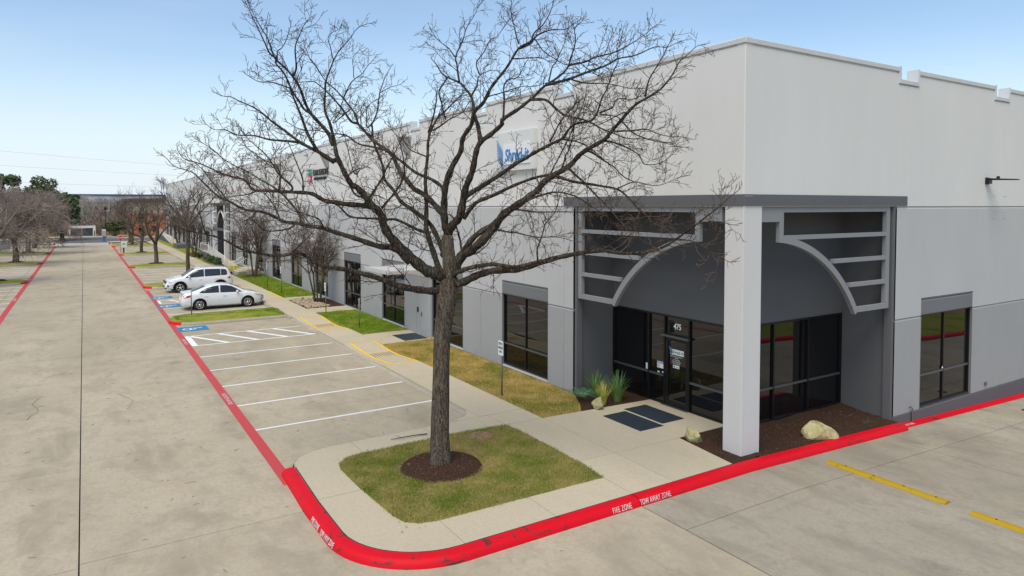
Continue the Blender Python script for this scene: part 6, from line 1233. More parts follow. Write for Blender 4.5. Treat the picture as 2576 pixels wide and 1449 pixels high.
# ================================================================ RAMPS, STEPS, RAILS
def railing(pts, h, parent, nb=8, name='railing'):
    """white rail with balusters along a 3d path of foot points"""
    m_ = MB(); top_ = [(x, y, z+h) for x, y, z in pts]; low = [(x, y, z+.10) for x, y, z in pts]
    m_.tube(top_, .028, 6); m_.tube(low, .02, 6)
    for p in pts: m_.tube([p, (p[0], p[1], p[2]+h)], .026, 6)
    root = m_.build(name, M['whitemetal'], parent, True)
    for a, b in zip(pts, pts[1:]):
        a, b = np.array(a), np.array(b); n = max(1, int(np.linalg.norm(b-a)/nb))
        for i in range(1, n): p = a+(b-a)*i/n; m2 = MB(); m2.tube([(p[0], p[1], p[2]+.1), (p[0], p[1], p[2]+h)], .012, 4, cap=False); m2.build('baluster', M['whitemetal'], root)
    return root
def ramp_thing(y0, y1, h, lb, xw=-1.35, drop=0):
    e = tag(empty('access_ramp', (0, 0, 0)), lb, 'ramp'); z0 = gz(0, y0)
    m_ = MB(); m_.add([(xw, y0, z0+.12), (xw, y1, z0+h), (xw, y1+6, z0+h), (xw, y1+6, -1.2), (xw, y0, -1.2), (-.03, y0, z0+.12), (-.03, y1, z0+h), (-.03, y1+6, z0+h), (-.03, y1+6, -1.2), (-.03, y0, -1.2)],
          [(0, 4, 3, 2, 1), (0, 1, 6, 5), (1, 2, 7, 6), (0, 5, 9, 4), (2, 3, 8, 7), (5, 6, 7, 8, 9)]); m_.build('ramp_wall', M['w_base'], e)
    m_ = MB(); m_.add([(xw+.12, y0, z0+.127), (-.05, y0, z0+.127), (-.05, y1, z0+h+.007), (xw+.12, y1, z0+h+.007), (-.05, y1+6, z0+h+.007), (xw+.12, y1+6, z0+h+.007)], [(0, 1, 2, 3), (3, 2, 4, 5)]); m_.build('ramp_surface', M['walk'], e)
    railing([(xw+.06, y0, z0+.13), (xw+.06, (y0+y1)/2, z0+.06+h/2), (xw+.06, y1, z0+h)], .95, e, .22); railing([(xw+.06, y1+.1, z0+h), (xw+.06, y1+5.9, z0+h), (-.4, y1+5.9, z0+h)], .95, e, .5)
    return e
ramp_thing(61.8, 72.4, .75, 'charcoal walled ramp with white railing up to the far recessed entrance'); ramp_thing(111.8, 124.5, 1.0, 'farthest charcoal walled ramp with white railing near the brick building')
m_ = MB(); m_.box(-1.9, -.02, 97.0, 101.3, -1, .72+gz(0, 100)); o = m_.build('planter_wall', M['w_base']); tag(o, 'low charcoal block wall against the building between the two ramps', 'wall')
e = tag(empty('concrete_steps', (0, 0, 0)), 'concrete steps and landing with two white handrails behind the white suv', 'steps')
m_ = MB(); m_.box(-1.15, -.03, 51.9, 55.2, -.3, .47); bevel(m_.build('landing', M['walk'], e), .015)
for k in range(2): m_ = MB(); m_.box(-1.15-.32*(k+1), -1.152-.32*k, 52.3, 54.9, -.3, .36-.11*k); m_.build('step', M['walk'], e)
m_ = MB(); m_.box(-1.8, -1.155, 51.95, 52.25, -.3, .30); m_.build('cheek_wall', M['kerb'], e)
for y in (52.5, 54.6):
    m_ = MB(); m_.tube([(-2.1, y, .1), (-2.1, y, .98), (-1.75, y, 1.0), (-1.05, y, 1.42), (-.9, y, 1.42), (-.9, y, .47)], .026, 6); m_.build('handrail', M['whitemetal'], e, True)
# hedge and shrubs by the ramp
def shrub(x, y, r, h, mat, lb, seed, n=500, nm='shrub', sq=.7, size=.12):
    e = tag(empty(nm, G(x, y, .1)), lb, 'shrub'); rs2 = np.random.RandomState(seed); cs = [(rs2.uniform(-.4, .4)*r, rs2.uniform(-.4, .4)*r, h*rs2.uniform(.35, .65), r*rs2.uniform(.4, .6)) for _ in range(5)]
    leaf_cloud(seed, cs, n, size, sq).build('foliage', M[mat], e); m2 = MB(); m2.tube([(0, 0, -.05), (.02, .01, h*.6)], .03, 5); m2.build('stem', M['farbark'], e); return e
for i in range(5): shrub(-1.75, 62.6+i*1.7, .75, .8, 'leafgreen', ['nearest dark green hedge shrub at the foot of the ramp', 'second hedge shrub along the ramp wall', 'middle hedge shrub along the ramp wall', 'fourth hedge shrub along the ramp wall', 'farthest hedge shrub along the ramp wall'][i], 60+i)
shrub(-2.0, 74.5, .6, .8, 'leafgreen', 'low green shrub beside the ramp landing', 70); shrub(-.8, 79.4, .45, 1.7, 'redleaf', 'tall rust brown shrub beside the far entrance', 71, sq=1.6); shrub(-2.0, 77.3, .7, .6, 'redleaf', 'low reddish shrub beyond the ramp hedge', 72)

# ================================================================ CARS
def interp(xs, pts): p = np.array(pts); return np.interp(xs, p[:, 0], p[:, 1])
def smoothc(pts, n):
    p = np.array(pts, float); xs = np.linspace(p[0, 0], p[-1, 0], n); y = np.interp(xs, p[:, 0], p[:, 1])
    for _ in range(2): y[1:-1] = (y[:-2]+2*y[1:-1]+y[2:])/4
    return xs, y
def make_car(name, label, loc, flip, spec):
    e = tag(empty(name, loc, math.pi if flip else 0), label, 'car')
    L0, L1 = spec['top'][0][0], spec['top'][-1][0]; n = 90
    xs, top_ = smoothc(spec['top'], n); belt = interp(xs, spec['belt']); low = interp(xs, spec['low']); w_ = interp(xs, spec['w']); wt = interp(xs, spec['wt'])
    for _ in range(2): w_[1:-1] = (w_[:-2]+2*w_[1:-1]+w_[2:])/4; belt[1:-1] = (belt[:-2]+2*belt[1:-1]+belt[2:])/4
    belt = np.minimum(belt, top_-.03)
    def ring(i):
        z0, zb_, zt, hw, ht = low[i], belt[i], top_[i], w_[i], wt[i]; h = zb_-z0
        cab = zt-zb_ > .14
        a = [(0, z0+.02), (hw*.55, z0+.01), (hw*.88, z0+.02), (hw*.955, z0+.08), (hw*.985, z0+.18), (hw, z0+h*.45), (hw*1.0, z0+h*.62), (hw*.985, z0+h*.75), (hw*.965, zb_-.03), (hw*.945, zb_)]
        ex = hw*.945; g_ = [(ex+(ht-ex)*t_-0*.0, zb_+(zt-.055-zb_)*s_) for t_, s_ in ((.06, .06), (.3, .34), (.62, .70), (.9, .96))] if cab else [(ex+(ht-ex)*t_, zb_+(zt-zb_)*s_) for t_, s_ in ((.1, .3), (.35, .6), (.7, .85), (.9, .93))]
        b = [(ht*.93, zt-.02 if cab else zt-.012), (ht*.7, zt-.004), (ht*.35, zt), (0, zt+.004)]
        return a+g_+b
    rings = [ring(i) for i in range(n)]; k = len(rings[0]); vs = []
    for i in range(n):
        for y, z in rings[i]: vs.append((xs[i], y, z))
        for y, z in rings[i][-2:0:-1]: vs.append((xs[i], -y, z))
    m_n = 2*k-2; fs = [(i*m_n+j, i*m_n+(j+1) % m_n, (i+1)*m_n+(j+1) % m_n, (i+1)*m_n+j) for i in range(n-1) for j in range(m_n)]
    fs += [tuple(range(m_n-1, -1, -1)), tuple((n-1)*m_n+j for j in range(m_n))]
    m_ = MB(); m_.add(vs, [tuple(reversed(f)) for f in fs]); body = m_.build('body', M['car'], e)
    bm = bmesh.new(); bm.from_mesh(body.data); bmesh.ops.recalc_face_normals(bm, faces=bm.faces); bm.to_mesh(body.data); bm.free()
    # wheel openings
    cut = []
    for wx in spec['wheels']:
        for s in (-1, 1):
            c_ = MB(); c_.cyl((wx, s*(spec['hw']-.30), spec['wr']+.01), (wx, s*(spec['hw']+.2), spec['wr']+.01), spec['wr']+.065, n=40); o = c_.build('cutter', M['arch']); bmx = bmesh.new(); bmx.from_mesh(o.data); bmesh.ops.recalc_face_normals(bmx, faces=bmx.faces); bmx.to_mesh(o.data); bmx.free(); cut.append(o)
            md = body.modifiers.new('arch', 'BOOLEAN'); md.operation = 'DIFFERENCE'; md.object = o; md.solver = 'EXACT'
            o.parent = e
    bpy.context.view_layer.update(); dg = bpy.context.evaluated_depsgraph_get(); me = bpy.data.meshes.new_from_object(body.evaluated_get(dg)); body.modifiers.clear(); old = body.data; body.data = me; body.data.name = 'body'
    if not me.materials: me.materials.append(M['car'])
    for o in cut: bpy.data.objects.remove(o)
    # inner faces of the arches get the dark liner
    if len(me.materials) < 2: me.materials.append(M['arch'])
    else: me.materials[1] = M['arch']
    for p in me.polygons:
        c_ = p.center; p.material_index = 0
        for wx in spec['wheels']:
            d = math.hypot(c_[0]-wx, c_[2]-spec['wr']-.01)
            nr = Vector((c_[0]-wx, 0, c_[2]-spec['wr']-.01))
            if d < spec['wr']+.09 and (abs(c_[1]) < spec['hw']-.28 or (nr.length > 0 and p.normal.dot(nr.normalized()) < -.6)) and abs(c_[1]) > .3: p.material_index = 1
    smooth_angle(body, 30)
    def side(x, z):
        """half width of the cabin side at height z"""
        zb_ = np.interp(x, xs, belt); zt = np.interp(x, xs, top_); hw = np.interp(x, xs, w_); ht = np.interp(x, xs, wt); ex = hw*.945
        q = (z-zb_)/max(zt-.055-zb_, .02); return ex+(ht-ex)*float(np.interp(q, [0, .06, .34, .70, .96, 1.3], [0, .06, .3, .62, .9, 1.0]))
    def sidepanel(nm, poly_lo, poly_hi, mat, off=.012, n_=26):
        """window from x0..x1 with lower/upper t curves"""
        for s in (-1, 1):
            m2 = MB(); X = np.linspace(poly_lo[0][0], poly_lo[-1][0], n_); lo = interp(X, poly_lo); hi = interp(X, poly_hi); vs2 = []
            for x, a, b in zip(X, lo, hi):
                for t in (0, .25, .5, .75, 1):
                    z = a+(b-a)*t; vs2.append((x, s*(side(x, z)+off), z))
            m2.add(vs2, [(5*i+j, 5*i+j+1, 5*i+j+6, 5*i+j+5) for i in range(n_-1) for j in range(4)]); o = m2.build(nm, M[mat], e, True); md = o.modifiers.new('thick', 'SOLIDIFY'); md.thickness = .006; md.offset = 0
    for w2 in spec['windows']: sidepanel('side_window', *w2, 'carglass')
    def screen(nm, x0, x1, mat, ins=.06):
        m2 = MB(); X = np.linspace(x0, x1, 12); vs2 = []
        for x in X:
            ht = np.interp(x, xs, wt); zt = np.interp(x, xs, top_)
            for q in (-.93, -.7, -.35, 0, .35, .7, .93): vs2.append((x, q*(ht-ins*.3), zt+(-.02 if abs(q) > .9 else -.004 if abs(q) > .5 else 0 if q else .004)+.007))
        m2.add(vs2, [(7*i+j, 7*i+j+1, 7*i+j+8, 7*i+j+7) for i in range(11) for j in range(6)]); o = m2.build(nm, M[mat], e, True); md = o.modifiers.new('thick', 'SOLIDIFY'); md.thickness = .006; md.offset = 0
    screen('windscreen', *spec['ws'], 'carglass'); screen('rear_window', *spec['rw'], 'carglass')
    # side details that follow the body side
    def bs(x, f_):
        i = np.interp(x, xs, np.arange(n)); i = int(round(i)); rg = rings[i]; z = low[i]+(belt[i]-low[i])*f_; Y = np.interp(z, [q[1] for q in rg[3:10]], [q[0] for q in rg[3:10]]); return Y, z
    for s in (-1, 1):
        m2 = MB()
        for xx in spec['doors']:
            P = [(x_, s*(bs(x_, f_)[0]+.0015), bs(x_, f_)[1]) for x_, f_ in xx]; m2.tube(P, .0045, 4, cap=False)
        m2.build('door_gap', M['arch'], e)
        for hx in spec['handles']:
            y_, z_ = bs(hx, .80); m2 = MB(); m2.tube([(hx-.09, s*(y_+.0), z_), (hx-.07, s*(y_+.028), z_), (hx+.07, s*(y_+.028), z_), (hx+.09, s*(y_+.0), z_)], .013, 6); m2.build('handle', M['car'], e, True)
        mx_, mz = spec['mirror']; y_ = np.interp(mx_, xs, w_)*.95; bm = bmesh.new(); bmesh.ops.create_uvsphere(bm, u_segments=14, v_segments=8, radius=1); bm.transform(Matrix.Translation((mx_, s*(y_+.10), mz)) @ Matrix.Diagonal((.075, .12, .075, 1))); me = bpy.data.meshes.new('mirror'); bm.to_mesh(me); bm.free(); me.materials.append(M['car']); o = bpy.data.objects.new('mirror', me); COL.objects.link(o); o.parent = e; smooth_angle(o, 60)
    # wheels
    def wheel(wx, s):
        r = spec['wr']; y0 = s*(spec['hw']-.22); y1 = s*(spec['hw']-.012)
        root = MB(); prof = [(y0, r*.62), (y0, r*.95), (y0+s*.02, r), (y1-s*.03, r), (y1-s*.005, r*.94), (y1, r*.80), (y1-s*.012, r*.70), (y1-s*.03, r*.685)]; k2 = 40; vs2 = [(wx+q*math.cos(2*math.pi*j/k2), yy_, r+q*math.sin(2*math.pi*j/k2)) for yy_, q in prof for j in range(k2)]
        root.add(vs2, [(i*k2+j, i*k2+(j+1) % k2, (i+1)*k2+(j+1) % k2, (i+1)*k2+j) for i in range(len(prof)-1) for j in range(k2)]); root = root.build('wheel', M['tyre'], e); smooth_angle(root, 40)
        m2 = MB(); rr_ = r*.685; m2.tube([(wx+rr_*.97*math.cos(2*math.pi*j/32), y1-s*.022, r+rr_*.97*math.sin(2*math.pi*j/32)) for j in range(33)], .014, 5)
        ns = spec['spokes']
        for q in range(ns):
            for dq in ((0,) if ns > 6 else (-.16, .16)):
                t = 2*math.pi*q/ns+.3+dq; t2 = t+(.22 if ns > 6 else 0); wv = .016 if ns > 6 else .017
                a = np.array([math.cos(t)*rr_*.15, 0, math.sin(t)*rr_*.15]); b = np.array([math.cos(t2)*rr_*.95, 0, math.sin(t2)*rr_*.95]); m2.tube([a+[wx, y1-s*.035, r], b+[wx, y1-s*.022, r]], wv, 4)
        m2.cyl((wx, y1-s*.05, r), (wx, y1-s*.018, r), rr_*.22, n=14); m2.build('rim', M['alloy'], root, True)
        m2 = MB(); m2.cyl((wx, y1-s*.10, r), (wx, y1-s*.07, r), rr_*.95, n=24); m2.build('brake_disc', M['arch'], root)
    for wx in spec['wheels']:
        for s in (-1, 1): wheel(wx, s)
    m2 = MB(); m2.box(spec['wheels'][1]-.5, spec['wheels'][0]+.5, -spec['hw']+.3, spec['hw']-.3, .16, spec['wr']*1.2); m2.build('underbody', M['arch'], e)
    def surf(x, z):
        i = int(round(float(np.interp(x, xs, np.arange(n))))); rg = rings[i][2:]; zz = [q[1] for q in rg]; yy_ = [q[0] for q in rg]
        return float(np.interp(z, zz, yy_))
    return e, bs, surf
def patch(e, nm, mat, pts, th=.012, both=True):
    """thin faceted patch on the side / end; pts 3d for the +y... given for side -y, mirrored"""
    cx0, cz0 = sum(p[0] for p in pts)/len(pts), sum(p[2] for p in pts)/len(pts); dens_ = []
    for a, b in zip(pts, pts[1:]+pts[:1]): dens_ += [a, tuple((u+v)/2 for u, v in zip(a, b))]
    pts = [(x, -(cx_(x, z)+.004), z) for x, _, z in dens_]
    for s in ((1, -1) if both else (1,)):
        m2 = MB(); P = [(x, y*s, z) for x, y, z in pts]; c = (cx0, -(cx_(cx0, cz0)+.012)*s, cz0); n_ = len(P); m2.add(P+[tuple(c)], [(i, (i+1) % n_, n_) for i in range(n_)]); o = m2.build(nm, M[mat], e); md = o.modifiers.new('t', 'SOLIDIFY'); md.thickness = th; md.offset = 0
sedan = dict(hw=.875, wr=.315, wheels=(1.32, -1.32), spokes=10,
    top=[(-2.27, .62), (-2.25, .78), (-2.18, .96), (-2.05, 1.035), (-1.75, 1.07), (-1.35, 1.20), (-.95, 1.36), (-.6, 1.435), (-.2, 1.46), (.15, 1.44), (.5, 1.37), (.85, 1.20), (1.2, 1.01), (1.45, .95), (1.8, .87), (2.05, .77), (2.2, .66), (2.27, .54), (2.30, .42)],
    belt=[(-2.27, .58), (-2.2, .82), (-1.9, .93), (-1.4, .97), (-.6, .955), (.2, .93), (.9, .90), (1.3, .86), (1.8, .76), (2.1, .64), (2.3, .38)],
    low=[(-2.27, .38), (-2.15, .26), (-1.6, .20), (0, .17), (1.6, .18), (2.1, .20), (2.3, .30)],
    w=[(-2.27, .60), (-2.2, .74), (-2.0, .82), (-1.6, .86), (-1.2, .878), (0, .870), (1.2, .878), (1.7, .85), (2.0, .78), (2.18, .66), (2.3, .50)],
    wt=[(-2.27, .50), (-2.1, .62), (-1.6, .60), (-1.1, .56), (-.5, .575), (.2, .585), (.7, .62), (1.15, .70), (1.5, .68), (2.0, .62), (2.3, .40)],
    windows=[([(-1.33, 1.0), (-1.2, .985), (-.27, .975)], [(-1.33, 1.02), (-1.0, 1.22), (-.62, 1.33), (-.27, 1.37)]), ([(-.20, .972), (.9, .945), (1.0, .94)], [(-.20, 1.375), (.15, 1.36), (.45, 1.29), (.75, 1.12), (1.0, .95)])],
    ws=(.42, 1.17), rw=(-1.68, -1.0), mirror=(.72, 1.0), handles=(-.98, .02),
    doors=[[(-.22, .98), (-.22, .5), (-.20, .08)], [(.98, .97), (1.0, .6), (.90, .3), (.86, .10)], [(-1.28, .97), (-1.15, .7), (-.92, .45), (-.80, .15), (-.74, .07)], [(-.74, .07), (.2, .06), (.86, .10)]])
e, bs, cx_ = make_car('white_sedan', 'white sedan parked nose to the kerb behind the green lawn strip', (-6.16, 33.15, .003), False, sedan)
patch(e, 'tail_lamp', 'redlamp', [(-2.14, -.765, .89), (-1.72, -.87, .90), (-1.78, -.88, .80), (-2.12, -.81, .72), (-2.20, -.735, .74)])
patch(e, 'headlamp', 'clearlamp', [(1.72, -.825, .80), (2.08, -.715, .72), (2.16, -.66, .62), (2.0, -.79, .64), (1.8, -.845, .72)])
patch(e, 'bumper_vent', 'blacktrim', [(2.12, -.735, .52), (2.16, -.71, .50), (2.14, -.72, .32), (2.10, -.75, .34)])
m_ = MB(); m_.box(2.22, 2.31, -.42, .42, .38, .60); bevel(m_.build('grille', M['blacktrim'], e), .03); m_ = MB(); m_.box(-2.29, -2.26, -.26, .26, .56, .70); m_.build('number_plate', M['signwhite'], e)
m_ = MB(); m_.add([(-2.19, -.56, 1.01), (-2.02, -.54, 1.035), (-2.02, .54, 1.035), (-2.19, .56, 1.01), (-2.20, -.56, .97), (-2.0, -.54, 1.0), (-2.0, .54, 1.0), (-2.20, .56, .97)], [(0, 1, 2, 3), (0, 4, 5, 1), (3, 2, 6, 7), (0, 3, 7, 4)]); bevel(m_.build('boot_spoiler', M['car'], e), .01)
suv = dict(hw=.90, wr=.35, wheels=(1.29, -1.31), spokes=5,
    top=[(-2.20, .60), (-2.19, .80), (-2.12, 1.04), (-2.02, 1.28), (-1.90, 1.52), (-1.80, 1.62), (-1.4, 1.665), (-.8, 1.685), (-.2, 1.68), (.25, 1.63), (.6, 1.46), (.95, 1.22), (1.15, 1.09), (1.45, 1.05), (1.8, .98), (2.05, .88), (2.17, .74), (2.22, .58), (2.24, .46)],
    belt=[(-2.20, .56), (-2.1, .98), (-1.9, 1.06), (-1.2, 1.06), (0, 1.03), (.9, .99), (1.3, .95), (1.8, .88), (2.05, .76), (2.24, .42)],
    low=[(-2.20, .42), (-2.1, .30), (-1.6, .25), (0, .22), (1.6, .24), (2.1, .28), (2.24, .36)],
    w=[(-2.20, .70), (-2.12, .80), (-1.9, .87), (-1.3, .905), (0, .895), (1.2, .905), (1.7, .88), (2.0, .80), (2.16, .70), (2.24, .58)],
    wt=[(-2.20, .62), (-2.0, .66), (-1.7, .66), (-1.0, .67), (-.2, .665), (.3, .66), (.8, .68), (1.15, .74), (1.5, .72), (2.0, .66), (2.24, .50)],
    windows=[([(-1.78, 1.13), (-1.65, 1.10), (-1.37, 1.10)], [(-1.78, 1.34), (-1.70, 1.50), (-1.37, 1.545)]), ([(-1.33, 1.10), (-.30, 1.07)], [(-1.33, 1.55), (-.30, 1.57)]), ([(-.24, 1.07), (.9, 1.02), (1.0, 1.01)], [(-.24, 1.57), (.12, 1.535), (.5, 1.38), (.85, 1.13), (1.0, 1.02)])],
    ws=(.34, 1.10), rw=(-2.09, -1.93), mirror=(.72, 1.10), handles=(-1.02, -.02),
    doors=[[(-.27, .98), (-.27, .5), (-.27, .08)], [(1.0, .97), (1.0, .5), (.92, .10)], [(-1.36, .98), (-1.28, .65), (-1.0, .40), (-.88, .12)], [(-.88, .10), (.92, .09)]])
e, bs, cx_ = make_car('white_suv', 'white compact suv parked nose to the drive behind the white sedan', (-6.2, 42.55, -.005), True, suv)
patch(e, 'tail_lamp', 'redlamp', [(-2.12, -.80, 1.0), (-1.84, -.885, .98), (-1.80, -.895, .90), (-1.92, -.89, .84), (-2.14, -.81, .84)]); patch(e, 'headlamp', 'clearlamp', [(1.72, -.865, .90), (2.05, -.76, .86), (2.17, -.66, .76), (2.12, -.73, .68), (1.86, -.86, .74)], .014); patch(e, 'fog_lamp', 'blacktrim', [(1.98, -.82, .56), (2.10, -.775, .57), (2.12, -.77, .46), (2.0, -.82, .45)]); patch(e, 'side_marker', 'amber', [(1.78, -.895, .60), (1.84, -.89, .60), (1.83, -.89, .52), (1.77, -.895, .52)])
m_ = MB(); m_.box(2.13, 2.225, -.58, .58, .70, .82); bevel(m_.build('grille', M['blacktrim'], e), .02); m_ = MB(); m_.box(2.2, 2.232, -.57, .57, .735, .75); m_.box(2.2, 2.232, -.57, .57, .775, .79); m_.build('grille_bar', M['chrome'], e)
m_ = MB(); m_.box(2.05, 2.215, -.66, .66, .30, .42); bevel(m_.build('lower_grille', M['blacktrim'], e), .03); m_ = MB(); m_.box(2.225, 2.25, -.27, .27, .50, .62); m_.build('number_plate', M['signwhite'], e)
for s in (-1, 1):
    m_ = MB(); m_.tube([(.15, s*.60, 1.63), (.0, s*.60, 1.69), (-.7, s*.60, 1.712), (-1.4, s*.60, 1.70), (-1.6, s*.60, 1.64)], .016, 6); m_.build('roof_rail', M['chrome'], e, True)
    for wx in suv['wheels']:
        m_ = MB(); P = [(wx+(.44)*math.cos(R(t)), s*.903, .36+.44*math.sin(R(t))) for t in range(-12, 193, 10)]; m_.tube(P, .022, 5); m_.build('arch_trim', M['blacktrim'], e, True)
m_ = MB(); m_.add([(-2.08, -.58, 1.60), (-1.85, -.6, 1.665), (-1.85, .6, 1.665), (-2.08, .58, 1.60), (-2.08, -.58, 1.575), (-1.9, -.6, 1.60), (-1.9, .6, 1.60), (-2.08, .58, 1.575)], [(0, 1, 2, 3), (0, 4, 5, 1), (3, 2, 6, 7), (0, 3, 7, 4)]); bevel(m_.build('roof_spoiler', M['car'], e), .01)

# ================================================================ FAR SETTING
def gfl(name, x0, x1, y0, y1, z, mat, lb): m_ = MB(); sheet(m_, x0, x1, y0, y1, z, .05, None, None, 8); return struct(m_.build(name, M[mat]), lb)
gfl('road_apron', -17.6, -9.2, 116.02, 127, -.03, 'apron', 'pale concrete apron where the drive leaves the car park')
gfl('road_apron', -40, -17.62, 116.02, 121.5, -.05, 'apron', 'pale concrete strip left of the drive end')
gfl('access_road', -17.2, -9.8, 127.02, 154, -.02, 'asph', 'dark asphalt access road running to the dumpster enclosure')
gfl('access_road', -9.78, 6, 131.5, 146, -.025, 'asph', 'dark asphalt branch road towards the brick building')
gfl('pale_pavement', -36, -17.25, 128, 131.5, -.02, 'apron', 'pale concrete pavement left of the access road'); gfl('pale_pavement', -36, -17.25, 137, 142, -.02, 'apron', 'farther pale pavement strip left of the access road')
gfl('pale_pavement', -9.78, 8, 146.5, 149, -.02, 'apron', 'pale kerb walk before the brick building'); gfl('pale_pavement', -9.7, 0, 127.5, 131.3, -.02, 'apron', 'pale walk right of the access road')
gfl('pale_pavement', -19, -7, 154.02, 160, -.02, 'apron', 'pale concrete pad in front of the dumpster enclosure')
for x, y0, y1 in ((-17.3, 121.7, 126.8), (-9.5, 119.5, 127.0)):
    m_ = MB(); sweep(m_, [(x, y0), (x, y1)], [(-.1, 0), (-.08, .14), (.08, .14), (.1, 0)]); m_.build('red_kerb_nose', M['red'], kerb)
e = tag(empty('dumpster_enclosure', G(-13.5, 160, 0)), 'cream masonry dumpster enclosure with two dark steel gates at the end of the drive', 'enclosure')
m_ = MB(); m_.box(-2.5, -2.05, 0, .4, 0, 2.15); m_.box(2.05, 2.5, 0, .4, 0, 2.15); m_.box(-2.05, 2.05, 0, .4, 1.72, 2.15); m_.build('front_wall', M['cream'], e)
m_ = MB(); m_.box(-2.5, -2.3, .4, 6, 0, 2.1); m_.box(2.3, 2.5, .4, 6, 0, 2.1); m_.box(-2.3, 2.3, 5.8, 6, 0, 2.1); m_.build('side_wall', M['w_mid'], e)
for x0 in (-2.0, .04):
    m_ = MB(); m_.box(x0, x0+1.96, .12, .18, .08, 1.70); g_ = m_.build('gate', M['gatedark'], e); m_ = MB(); m_.box(x0, x0+.06, .08, .12, .08, 1.7); m_.box(x0+1.9, x0+1.96, .08, .12, .08, 1.7); m_.build('gate_post', M['galv'], g_)
for x, lb in ((-2.3, 'left black bollard at the dumpster enclosure'), (2.3, 'right black bollard at the dumpster enclosure')):
    m_ = MB(); m_.cyl((0, 0, 0), (0, 0, 1.1), .09, n=10); o = m_.build('bollard', M['blackmetal'], None, True, G(-13.5+x, 159.4, 0)); tag(o, lb, 'bollard', 'black bollards at the enclosure')
# brick building
e = tag(empty('brick_building', G(-4.2, 160, -.3)), 'orange brick building with beige upper wall and brown roof edge behind the bare trees', 'building')
m_ = MB(); m_.box(0, 30, 0, 30, 0, 4.9); m_.build('wall', M['brick'], e); m_ = MB(); m_.box(.02, 30, .02, 30, 4.9, 7.7); m_.build('upper_wall', M['beige'], e); m_ = MB(); m_.box(-.6, 30.6, -.6, 30.6, 7.7, 8.35); m_.build('fascia', M['brownroof'], e)
for k in range(7):
    for z in (1.0, 3.1): m_ = MB(); x = 1.3+k*2.7; m_.box(x, x+1.0, -.03, .02, z, z+1.3); w2 = m_.build('window', M['frame'], e); m_ = MB(); m_.box(x+.08, x+.92, -.04, -.031, z+.08, z+1.22); m_.build('pane', M['glass'], w2)
e = tag(empty('far_warehouse', (0, 0, 0)), 'very long pale building with a navy roof edge on the horizon above the woodland', 'building')
m_ = MB(); m_.box(-130, 30, 262, 300, -2, 9.4); m_.build('wall', M['palewall'], e); m_ = MB(); m_.box(-130.2, 30.2, 261.7, 300.2, 9.4, 9.85); m_.build('roof_edge', M['navy'], e)
# low wall and white fence at the far left
m_ = MB(); m_.add([(-25.2, 104, -.4), (-22.3, 113, -.4), (-22.6, 113.2, -.4), (-25.5, 104.2, -.4), (-25.2, 104, 1.15), (-22.3, 113, .95), (-22.6, 113.2, .95), (-25.5, 104.2, 1.15)], [(0, 1, 5, 4), (1, 2, 6, 5), (2, 3, 7, 6), (3, 0, 4, 7), (4, 5, 6, 7)]); o = m_.build('low_wall', M['w_mid']); tag(o, 'low grey retaining wall at the left edge of the far car park', 'wall')
e = tag(empty('panel_fence', G(-34, 128, 0)), 'white ribbed panel fence behind the low grey wall', 'fence')
for k in range(10): m_ = MB(); m_.box(k*1.05, k*1.05+1.0, 0, .06, 0, 1.5); m_.box(k*1.05+.3, k*1.05+.36, -.04, 0, 0, 1.5); m_.box(k*1.05+.7, k*1.05+.76, -.04, 0, 0, 1.5); m_.build('fence_panel', M['whitemetal'], e)
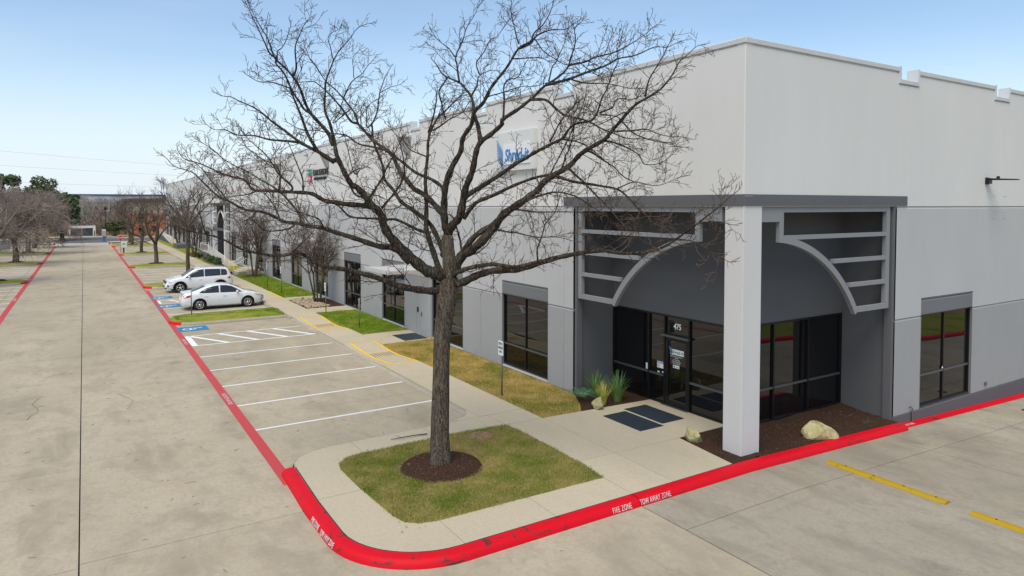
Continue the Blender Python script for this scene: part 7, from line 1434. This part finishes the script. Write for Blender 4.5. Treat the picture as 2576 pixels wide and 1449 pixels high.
shrub(-16.0+0, 126, .8, .7, 'redleaf', 'sparse red stemmed shrub on the left verge of the road', 90, 250); shrub(-19, 134, 1.0, 1.0, 'leafgreen', 'low green shrub beside the pale pavement', 91, 300); shrub(-7.6, 150, 1.2, 1.2, 'leafgreen', 'rounded green shrub right of the dumpster enclosure', 92, 400); shrub(-2.5, 152, 1.6, 1.3, 'leafgreen', 'wide green shrub in front of the brick building', 93, 400); shrub(1, 150, 1.2, 1.3, 'yelgrass', 'straw coloured grass clump at the brick building', 94, 300); shrub(-23, 134, 1.0, 1.2, 'yelgrass', 'straw coloured grass clump left of the pavement', 95, 300)
# lamp post, utility pole and cables
e = tag(empty('lamp_post', G(-9.4, 148, 0)), 'black ornamental lamp post beyond the kiosk', 'lamp post')
m_ = MB(); m_.tube([(0, 0, 0), (0, 0, 5.6)], [.10, .06], 8); m_.build('pole', M['blackmetal'], e, True); m_ = MB(); m_.tube([(-1.0, 0, 4.6), (1.0, 0, 4.6)], .05, 6); m_.tube([(-.8, 0, 5.0), (.8, 0, 5.0)], .05, 6); m_.build('arm', M['blackmetal'], e); m_ = MB(); m_.box(-.25, .25, -.25, .25, 5.6, 6.1); m_.build('lantern', M['blackmetal'], e)
e = tag(empty('utility_pole', G(-8.0, 176, -.3)), 'pale wooden utility pole among the bare trees', 'pole')
m_ = MB(); m_.tube([(0, 0, 0), (0, 0, 8.2)], [.18, .13], 8); m_.build('pole', M['polewood'], e, True); m_ = MB(); m_.box(-1.1, 1.1, -.06, .06, 7.4, 7.55); m_.build('crossarm', M['polewood'], e)
def cable(p0, p1, sag, r, lb, n=24):
    P = [(p0[0]+(p1[0]-p0[0])*i/n, p0[1]+(p1[1]-p0[1])*i/n, p0[2]+(p1[2]-p0[2])*i/n-sag*4*(i/n)*(1-i/n)) for i in range(n+1)]
    m_ = MB(); m_.tube(P, r, 4); o = m_.build('power_cable', M['wire']); tag(o, lb, 'cable', 'overhead power cables')
def zat(X, Y, px, py):
    return 0
for k, (z0, z1, lb) in enumerate(((19.5, 13.9, 'uppermost power cable across the pale sky at left'), (15.9, 12.3, 'second power cable from the top across the pale sky'), (12.2, 10.0, 'third power cable from the top, grazing the evergreen tops'), (9.3, 8.9, 'lowest power cable just above the tree line'))):
    cable((-65, 150, z0), (35, 165, z1), .7, .015, lb)
for z, lb in ((7.5, 'pale upper cable in front of the woodland'), (7.2, 'pale lower cable in front of the woodland')): cable((-60, 170, z-.6), (-8, 176, z-.3), .2, .05, lb)
